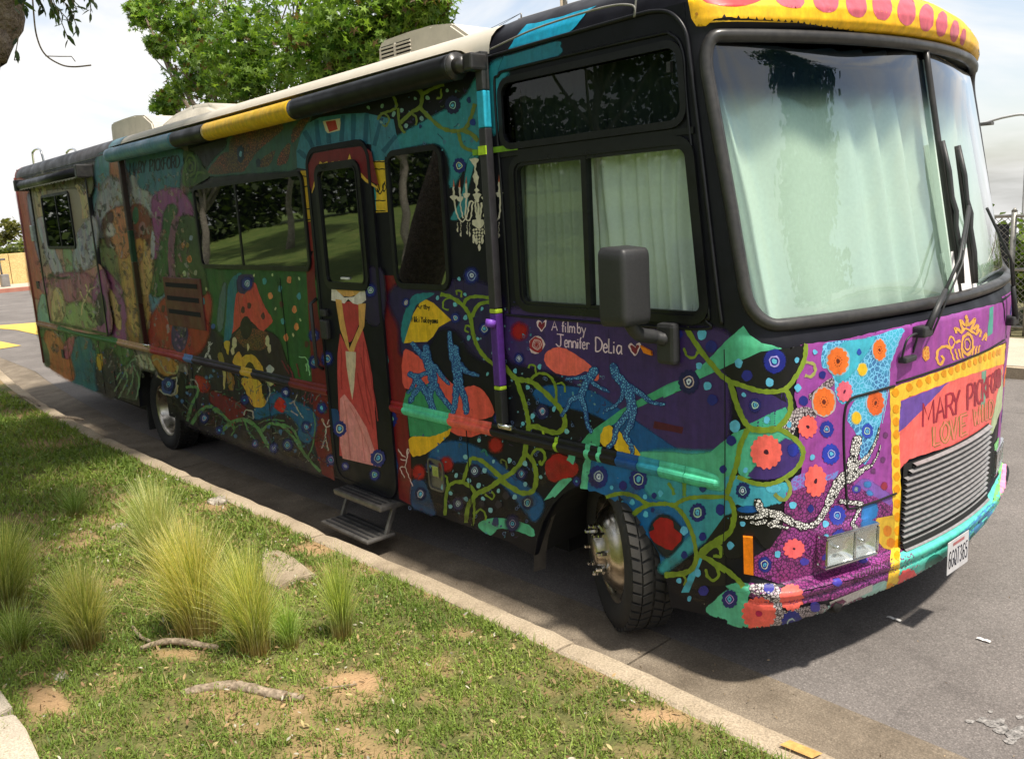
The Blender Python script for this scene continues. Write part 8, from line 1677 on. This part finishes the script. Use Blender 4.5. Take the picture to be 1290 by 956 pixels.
def sprig(x, y, dist, lx, ly, n, name='leaf_sprig'):
    """hanging twig with paired leaves; start and end given as photo pixels at a set distance"""
    a = CAM + ray(x, y) * dist; b = CAM + ray(x + lx, y + ly) * dist; m_ = MB(); m_.tube(smooth_path([a, (a + b) / 2 + Vector((.01, 0, -.015)), b]), .0025, 5); o = m_.build('twig', M['bark'], T); o.matrix_parent_inverse = inv
    P = np.array([tuple(a + (b - a) * t) for t in np.linspace(.05, 1, n)]); cols = np.array([.028, .045, .022]) + rgt.random((n, 1)) * np.array([.05, .075, .02]); o = scatter(name, P, .068 * rgt.uniform(.7, 1.25, n), 'oval', cols, rgt, T, 1.0); o.matrix_parent_inverse = inv; o['kind'] = 'stuff'
for q in ((30, -14, 5.7, -12, 90, 7), (50, -16, 5.6, 40, 45, 12), (62, -12, 5.6, 24, 62, 10), (70, -12, 5.7, 24, 30, 9), (45, -14, 5.8, 10, 26, 9), (80, -14, 5.7, 18, 52, 8), (60, -12, 5.5, 8, 30, 9), (85, -12, 5.5, 12, 24, 7), (112, -12, 6.2, 2, 28, 9), (20, -12, 5.6, 12, 22, 6), (108, -10, 5.9, 10, 12, 6)): sprig(*q)
m_ = MB(); m_.tube(smooth_path([CAM + ray(*q) * 5.6 for q in ((40, -20), (42, 12), (46, 45), (56, 68), (75, 81), (92, 84.5), (115, 82.5))]), .0042, 6); m_.tube([CAM + ray(*q) * 5.6 for q in ((57, 71), (75, 71.5), (90, 71.5), (95, 78))], .0026, 5); o = m_.build('bare_twig', M['bark'], T); o.matrix_parent_inverse = inv
# trees on the park side, mirrored in the coach windows
PT = [(-15, -9.5, 5.2, 2.4, 'pale trunked park tree nearest the motorhome windows'), (-17.5, -8.5, 5.0, 2.6, 'pale trunked park tree with broad low crown in the middle of the park'), (-22, -7.2, 4.6, 2.4, 'pale trunked park tree close to the street end of the lawn'), (-26, -12, 5.2, 3.0, 'pale trunked park tree at the far corner of the lawn'), (-12, -13, 5.4, 2.8, 'pale trunked park tree with high crown at the back of the lawn')]
for k, (x, y, h, r_, lab) in enumerate(PT):
    rgk = np.random.default_rng(90 + k); lob = [((x + rgk.uniform(-.8, .8) * r_, y + rgk.uniform(-.8, .8) * r_, float(lawn_z(x, y)) + h + rgk.uniform(-.45, .4) * r_), r_ * rgk.uniform(.35, .55)) for _ in range(9)]
    tree('park_tree', (x, y, float(lawn_z(x, y)) - .05), lob, 40, 'diamond', .30, (.03, .06, .015), (.09, .14, .03), lab, group='trees on the park lawn', trunk_r=.13, seed=200 + k, bark='palebark', clumps=16)
# tall tree across the street, mirrored in the windshield
lob = [((15 + rgt.uniform(-1.6, 1.6), 7.6 + rgt.uniform(-1.3, 1.3), 3.0 + k * .75), 1.5) for k in range(14)]
tree('tall_street_tree', (15, 7.9, .1), lob, 60, 'diamond', .32, (.02, .045, .015), (.06, .10, .025), 'tall dark tree on the far side of the street ahead of the motorhome', trunk_r=.3, seed=301, clumps=18)
# hedge along the back of the park
rgh = np.random.default_rng(77); nh = 26000; tt_ = rgh.uniform(0, 1, nh); P = np.stack([np.where(tt_ < .45, -36 + rgh.normal(0, .6, nh), -36 + (tt_ - .45) / .55 * 56), np.where(tt_ < .45, -2.5 - tt_ / .45 * 24, -26.5 + rgh.normal(0, .6, nh)), rgh.uniform(.3, 4.2, nh)], 1); P[:, 2] += .4 * np.sin(P[:, 0] * .7 + P[:, 1] * .6) + lawn_z(P[:, 0], P[:, 1]) - .2
tag(scatter('hedge', P, .4 * rgh.uniform(.7, 1.2, nh), 'diamond', np.array([.03, .05, .015]) + rgh.random((nh, 1)) * np.array([.04, .05, .01]), rgh), 'long dark clipped hedge round the back of the park lawn', 'hedge')
# ------------------------------------------------------------------ background left: crosswalk, wall, bushes
def quad_on_road(pts, dz, name, material, label=None):
    m_ = MB(); P = [on_road(*p) for p in pts]; m_.add([(p.x, p.y, cross_z(p.x, p.y) + dz) for p in P], [list(range(len(P)))]); o = m_.build(name, material); o['kind'] = 'structure'; return o
quad_on_road([(-30, 413), (2, 411), (70, 406.5), (78, 431), (49, 423.5), (20, 417)], .010, 'crosswalk_bar', M['yellowpaint'])
quad_on_road([(-40, 428), (0, 431), (27, 436.5), (0, 440.5), (-40, 446)], .010, 'crosswalk_bar', M['yellowpaint'])
mb = MB(); mb.box(-37.3, -37.0, .8, 40, -.5, .02); o = mb.build('end_curb', M['redcurb']); o['kind'] = 'structure'
mb = MB(); mb.box(-40.4, -37.3, .8, 40, -.5, .03); o = mb.build('end_pavement', M['walk']); o['kind'] = 'structure'
wall_m = surf_mat('tan_stucco', [(0.3, (0.60, 0.42, 0.17, 1)), (0.7, (0.70, 0.51, 0.24, 1))], .7, .4, 30)
W_ = empty('tan_wall', (-40.55, 7, 0)); tag(W_, 'long tan stucco wall across the end of the street', 'wall')
for k in range(9):
    m_ = MB(); y = 2 + k * 4.0; m_.bbox(-40.7, -40.42, y + .01, y + 3.99, -.5, 1.34, .02); o = m_.build('wall_panel', wall_m, W_); o.matrix_parent_inverse = Matrix.Translation((40.55, -7, 0))
def bush(name, c, r, n, size, c0, c1, label, cat='bush', group=None, flat=.7, seed=1):
    rg = np.random.default_rng(seed); P, br = crown_pts([((c[0], c[1], c[2]), r), ((c[0] + r * .5, c[1] + r * .6, c[2] - r * .15), r * .75), ((c[0], c[1] - r * .7, c[2] - r * .2), r * .7)], n, rg, 22, .2); P[:, 2] = c[2] + (P[:, 2] - c[2]) * flat; m = rg.random((len(P), 1)); o = scatter(name, P, size * rg.uniform(.7, 1.2, len(P)), 'diamond', (np.array(c0) * (1 - m) + np.array(c1) * m) * br[:, None], rg); tag(o, label, cat, group); return o
p = on_x(22, 312, -44); bush('bush', (p.x, p.y, p.z - .3), 1.0, 30, .22, (.06, .085, .02), (.16, .18, .04), 'rounded green bush showing above the tan wall', seed=4); p = on_x(38, 318, -43.5); bush('bush', (p.x, p.y, p.z - .2), .8, 24, .2, (.06, .085, .02), (.14, .16, .04), 'low green bush beside the rounded one, behind the tan wall', seed=5)
p = on_x(2, 297, -60); q = on_x(2, 330, -60); tree('umbrella_tree', (p.x, p.y, 0.0), [((p.x, p.y - 1.0, p.z + .1), .9), ((p.x, p.y + .3, p.z + .25), .9), ((p.x, p.y - 2.2, p.z - .1), .8)], 30, 'diamond', .3, (.08, .09, .02), (.20, .18, .05), 'flat topped olive tree standing beyond the tan wall', trunk_r=.12, seed=12, clumps=14)
UB = empty('utility_cabinet', (-38.6, 5.5, .03)); tag(UB, 'small grey utility cabinet and post standing before the tan wall', 'cabinet'); b0 = on_x(9, 361, -38.4); inv = Matrix.Translation((38.6, -5.5, -.03))
m_ = MB(); m_.bbox(-38.7, -38.3, b0.y - .18, b0.y + .12, .02, .55, .03); o = m_.build('cabinet_box', mat('grey_cabinet', (0.22, 0.21, 0.2, 1), .5, nscale=4, namt=.3), UB); o.matrix_parent_inverse = inv
m_ = MB(); m_.tube([(-38.5, b0.y - .1, .5), (-38.5, b0.y - .12, 1.15)], .04, 6); m_.bbox(-38.6, -38.4, b0.y - .6, b0.y + .1, 1.12, 1.2, .02); o = m_.build('cabinet_post', M['alu'], UB); o.matrix_parent_inverse = inv
# ------------------------------------------------------------------ background right: chain-link fence, hedge, lamp, pole
galv = mat('galvanised_steel', (0.30, 0.29, 0.26, 1), .5, metal=.6, nscale=20, namt=.3); FY = 9.25
FN = empty('chain_link_fence', (0, FY, .15)); tag(FN, 'grey chain link fence with dark windscreen beyond the far pavement', 'fence'); inv = Matrix.Translation((0, -FY, -.15))
posts = [-4.6, -3.4, -2.2, -1.18, -.98, .2, 1.4, 2.6, 3.8, 5.0]
for x in posts:
    m_ = MB(); m_.tube([(x, FY, .05), (x, FY, 1.68)], .035, 10); m_.tube([(x, FY, 1.68), (x, FY, 1.72)], [.04, .01], 10); o = m_.build('post', galv, FN); o.matrix_parent_inverse = inv
for z in (.22, .95, 1.62):
    m_ = MB(); m_.tube([(-4.6, FY - .005, z), (5.0, FY - .005, z)], .021, 8); o = m_.build('rail', galv, FN); o.matrix_parent_inverse = inv
m_ = MB(); pit = .075
for k in range(int(9.6 / pit) + 22):
    for s_ in (1, -1):
        x0 = -4.6 + k * pit - (1.4 if s_ > 0 else 0); x1 = x0 + s_ * 1.4
        if s_ < 0: x0, x1 = -4.6 + k * pit, -4.6 + k * pit - 1.4
        z0, z1 = .22, 1.62; a = max(-4.6, min(5, x0)); b = max(-4.6, min(5, x1))
        if abs(x1 - x0) < 1e-6 or a == b: continue
        za = z0 + (z1 - z0) * (a - x0) / (x1 - x0); zb = z0 + (z1 - z0) * (b - x0) / (x1 - x0); m_.tube([(a, FY + .01 * s_, za), (b, FY + .01 * s_, zb)], .0035, 4, cap=False)
o = m_.build('wire_mesh', galv, FN); o.matrix_parent_inverse = inv; o['kind'] = 'stuff'
for a, b in ((-2.2, -1.2), (-3.4, -2.2), (-4.6, -3.4)):
    m_ = MB(); m_.box(a + .04, b - .04, FY + .03, FY + .036, .85, 1.52); o = m_.build('windscreen_panel', mat('dark_windscreen', (0.03, 0.035, 0.04, 1), .8, nscale=40, namt=.4), FN); o.matrix_parent_inverse = inv
for x in (-.85, -.55, -.2, .1):
    m_ = MB(); m_.bbox(x, x + .05, FY + .25, FY + .30, .1, 1.5, .006); o = m_.build('gate_stile', mat('weathered_wood', (0.30, 0.24, 0.15, 1), .8, nscale=12, namt=.4), FN); o.matrix_parent_inverse = inv
for k, (x, s_) in enumerate(((-3.6, .7), (-2.4, .8), (-1.2, .72), (0, .78), (1.4, .8), (3, .8))): bush('shrub', (x, FY + 1.5 + .3 * (k % 2), 1.0), s_, 34, .13, (.07, .12, .025), (.18, .24, .05), ['leafy shrub behind the dark windscreen at the fence corner', 'leafy shrub behind the fence windscreen', 'pale green shrub behind the fence posts', 'green shrub behind the wooden gate stiles', 'green shrub beyond the gate', 'green shrub at the far end of the fence'][k], 'shrub', 'shrubs behind the fence', 1.0, 60 + k)
pl = on_y(1287, 300, 24); SL = empty('street_lamp', (pl.x, 24, 0)); tag(SL, 'tall thin street lamp with long curved arm beyond the fence', 'street lamp'); inv = Matrix.Translation((-pl.x, -24, 0)); a = on_y(1288, 146, 24); e = on_y(1239, 155.5, 24)
m_ = MB(); m_.tube(smooth_path([(pl.x, 24, 0), (pl.x, 24, a.z * .6), (pl.x + .02, 24, a.z - .4), (pl.x - .05, 24, a.z), tuple((Vector((pl.x, 24, a.z)) + e) / 2 + Vector((0, 0, .06))), tuple(e)]), .035, 8); o = m_.build('lamp_pole', mat('pale_pole', (0.5, 0.5, 0.5, 1), .5, nscale=3, namt=.1), SL); o.matrix_parent_inverse = inv
m_ = MB(); m_.bbox(e.x - .12, e.x + .25, 23.9, 24.1, e.z - .07, e.z + .02, .02); o = m_.build('lamp_head', M['alu'], SL); o.matrix_parent_inverse = inv
# utility pole and wires behind the cab roof
u0 = on_y(657, 27, 24); u1 = on_y(722, 20, 24); um = (u0 + u1) / 2 + Vector((1.0, 0, 0)); UP = empty('utility_pole', (um.x, 24, 0)); tag(UP, 'wooden utility pole with crossarm showing above the cab roof', 'utility pole'); inv = Matrix.Translation((-um.x, -24, 0)); wood = mat('crossarm_wood', (0.36, 0.29, 0.2, 1), .8, nscale=6, namt=.3)
m_ = MB(); m_.tube([(um.x, 24, 0), (um.x, 24, u0.z + .6)], [.16, .12], 10); o = m_.build('pole', wood, UP); o.matrix_parent_inverse = inv
m_ = MB(); m_.bbox(u0.x, u1.x + 2.0, 23.8, 23.92, u0.z - .08, u0.z + .08, .01); o = m_.build('crossarm', wood, UP); o.matrix_parent_inverse = inv
for x in (u0.x + .15, u1.x - .2): m_ = MB(); m_.tube([(x, 23.86, u0.z + .08), (x, 23.86, u0.z + .28)], .035, 6); o = m_.build('insulator', M['alu'], UP); o.matrix_parent_inverse = inv
for k in range(2):
    s0 = Vector((u0.x + .15, 23.86, u0.z + .28)); s1 = Vector((u0.x - 38, 32 + 3 * k, u0.z + 1.0)); m_ = MB(); m_.tube([s0 + (s1 - s0) * t - Vector((0, 0, 1.2 * 4 * t * (1 - t) * .4)) for t in np.linspace(0, 1, 16)], .011, 5); o = m_.build('wire', M['plastic'], UP); o.matrix_parent_inverse = inv
# ------------------------------------------------------------------ small things on the lawn and road
def slab_px(pts, th, name, material, parent=None, zoff=.0):
    P = [on_lawn(*p) for p in pts]; m_ = MB(); bm = bmesh.new(); v = [bm.verts.new(p + Vector((0, 0, th + zoff))) for p in P]; f = bm.faces.new(v); r_ = bmesh.ops.extrude_face_region(bm, geom=[f])
    for q in [q for q in r_['geom'] if isinstance(q, bmesh.types.BMVert)]: q.co.z -= th + .06
    bmesh.ops.recalc_face_normals(bm, faces=bm.faces); bmesh.ops.bevel(bm, geom=bm.edges[:], offset=.006, segments=2, affect='EDGES'); m_.frombm(bm); return m_.build(name, material, parent)
o = slab_px([(330, 698), (352, 696), (372, 706), (398, 727), (372, 733), (350, 744), (332, 736)], .02, 'concrete_slab', M['curb']); tag(o, 'broken tan concrete slab lying in the lawn behind the feather grass', 'slab')
PA = empty('lawn_path', (0, 0, 0)); PA['kind'] = 'structure'
slab_px([(-60, 800), (-8, 862), (17, 898), (0, 908), (-60, 912)], .03, 'paving_slab', M['walk'], PA); slab_px([(-60, 915), (0, 911), (20, 907), (34, 925), (52, 965), (30, 1010), (-60, 1010)], .03, 'paving_slab', M['walk'], PA)
M['stick'] = surf_mat('dead_wood', [(0.3, (0.20, 0.15, 0.10, 1)), (0.6, (0.33, 0.26, 0.19, 1)), (0.8, (0.42, 0.34, 0.26, 1))], 30, .8, 60)
def stick(pts, r_, lab, cat='stick', name='fallen_stick', lift=.02):
    P = [on_lawn(*p) + Vector((0, 0, lift + random.uniform(-.004, .012))) for p in pts]; q = smooth_path(P, 5); m_ = MB(); n = len(q); m_.tube(q, [r_ * (.55 + .5 * math.sin(PI * (i + 1) / (n + 1)) + random.uniform(-.12, .12)) for i in range(n)], 8); o = m_.build(name, M['stick']); return tag(o, lab, cat)
stick([(178, 823), (205, 816), (225, 815), (250, 817), (276, 821)], .016, 'short grey stick lying in front of the largest feather grass clump')
stick([(228, 873), (262, 868), (288, 865), (312, 869), (350, 876), (382, 880)], .024, 'long flat exposed root running through the turf', 'root', 'exposed_root', .0)
stick([(168, 795), (178, 806), (190, 815)], .009, 'thin twig leaning between two feather grass clumps'); stick([(0, 775), (20, 773), (36, 770)], .009, 'thin twig under the tall pale feather grass clump')
stick([(405, 872), (430, 866), (450, 862)], .004, 'fine root lying across the round bare patch', 'root', 'exposed_root', .006)
stick([(30, 530), (60, 528), (90, 527), (105, 530)], .02, 'grey root on the shaded lawn far along the curb', 'root', 'exposed_root', .0); stick([(0, 505), (30, 500), (50, 512)], .02, 'rough grey root at the shaded far end of the lawn', 'root', 'exposed_root', .0)
for k, (x, y, rx, ry, lab) in enumerate(((275, 632, 16, 9, 'low grey stone half buried in shade behind the golden clump'), (78, 852, 10, 5, 'pale flat stone near the lawn path'), (150, 665, 12, 7, 'grey stone between the shaded clumps'))):
    c = on_lawn(x, y); bm = bmesh.new(); bmesh.ops.create_icosphere(bm, subdivisions=3, radius=1.0); s_ = (on_lawn(x + rx, y) - c).length
    for v in bm.verts:
        n_ = 1 + .22 * math.sin(v.co.x * 3 + k) * math.cos(v.co.y * 2.7 + k * 2) + .12 * math.sin(v.co.z * 6 + v.co.x * 5); v.co = Vector((v.co.x * s_ * n_, v.co.y * s_ * .7 * n_, v.co.z * s_ * .38 * n_))
    m_ = MB(); m_.frombm(bm, smooth=True); o = m_.build('stone', M['palebark']); o.location = c; tag(o, lab, 'stone')
# fallen leaves and straw (uncountable)
rg = np.random.default_rng(8); n = 9500; X = rg.uniform(-4.5, 2.0, n); Y = rg.uniform(-3.2, YC1 - .02, n); k = (fbm(X, Y, 2.0, 12) > .47) | (rg.random(n) < .25); X, Y = X[k], Y[k]; P = np.stack([X, Y, lawn_z(X, Y) + rg.uniform(.004, .03, len(X))], 1); m = rg.random((len(X), 1)); cols = np.where(m < .4, np.array([.36, .24, .11]), np.where(m < .7, np.array([.22, .13, .06]), np.where(m < .9, np.array([.45, .36, .16]), np.array([.5, .46, .36])))) * rg.uniform(.6, 1.1, (len(X), 1))
o = scatter('leaf_litter', P, rg.uniform(.010, .034, len(X)), 'oval', cols, rg, None, .05, mat('dead_leaf', attr=True, rough=.8, nscale=60, namt=.2)); o['kind'] = 'stuff'; tag(o, 'dry brown leaves and straw scattered over the lawn', 'leaf litter')
# scraps on the asphalt, pale splashes, leaves in the gutter
rg = np.random.default_rng(9); n = 420; X = rg.uniform(-10, 4, n); Y = np.where(rg.random(n) < .6, rg.uniform(YC0 + .02, YG, n), rg.uniform(YG, 3.0, n)); P = np.stack([X, Y, g(X) + .008 + .012 * np.clip(Y - YG, 0, 3)], 1); cols = np.array([[.30, .22, .13]]) * rg.uniform(.3, 1.6, (n, 1)); o = scatter('road_litter', P, rg.uniform(.008, .022, n), 'oval', cols, rg, None, .0, mat('road_scrap', attr=True, rough=.8, nscale=60, namt=.2)); o['kind'] = 'stuff'; tag(o, 'small scraps and dry leaves on the asphalt and gutter', 'litter')
pale = mat('pale_paint_splash', (0.27, 0.255, 0.24, 1), .9, nscale=60, namt=.9)
SPL = MB()
for (x, y, rx, ry) in ((1255, 912, 13, 6), (1238, 908, 8, 3), (1280, 925, 12, 9), (1222, 910, 6, 2.5), (1262, 920, 10, 5), (1248, 898, 3, 2), (1272, 935, 8, 4), (1285, 905, 5, 3)):
    pts = [on_road(x + rx * (1 + .25 * math.sin(3 * a_ + x)) * math.cos(a_), y + ry * (1 + .3 * math.cos(2 * a_ + y)) * math.sin(a_)) for a_ in np.linspace(0, 6.283, 15)[:-1]]; SPL.add([(p.x, p.y, cross_z(p.x, p.y) + .0035) for p in pts], [list(range(14))])
o = SPL.build('paint_splash', pale); o['kind'] = 'stuff'; tag(o, 'pale dried splashes on the asphalt', 'splash')
for k, (x, y, ln, lab) in enumerate(((1125, 784, .035, 'curled white paper scrap on the asphalt below the bumper'), (1238, 811, .03, 'white paper scrap on the open asphalt beside the bumper'))):
    p = on_road(x, y); z = cross_z(p.x, p.y) + .006; m_ = MB(); m_.add([(p.x + (i - 3) * ln / 3, p.y + (j * .014), z + .004 * abs(math.sin(i * 1.1)) + .003 * j) for i in range(7) for j in range(2)], [(2 * i, 2 * i + 2, 2 * i + 3, 2 * i + 1) for i in range(6)]); o = m_.build('paper_scrap', mat('paper_scrap_white', (0.75, 0.73, 0.7, 1), .7, nscale=20, namt=.1)); tag(o, lab, 'paper scrap')
p0 = on_z(1015, 938, .152); m_ = MB(); m_.add([(p0.x - .05, YC0 - .03, gf(p0.x) + .1585), (p0.x + .07, YC0 - .02, gf(p0.x) + .158), (p0.x + .06, YC1 + .06, gf(p0.x) + .159), (p0.x - .06, YC1 + .05, gf(p0.x) + .1595)], [(0, 1, 2, 3)]); o = m_.build('curb_paint_mark', mat('faded_orange_paint', (0.60, 0.34, 0.10, 1), .8, nscale=30, namt=.4), cb)
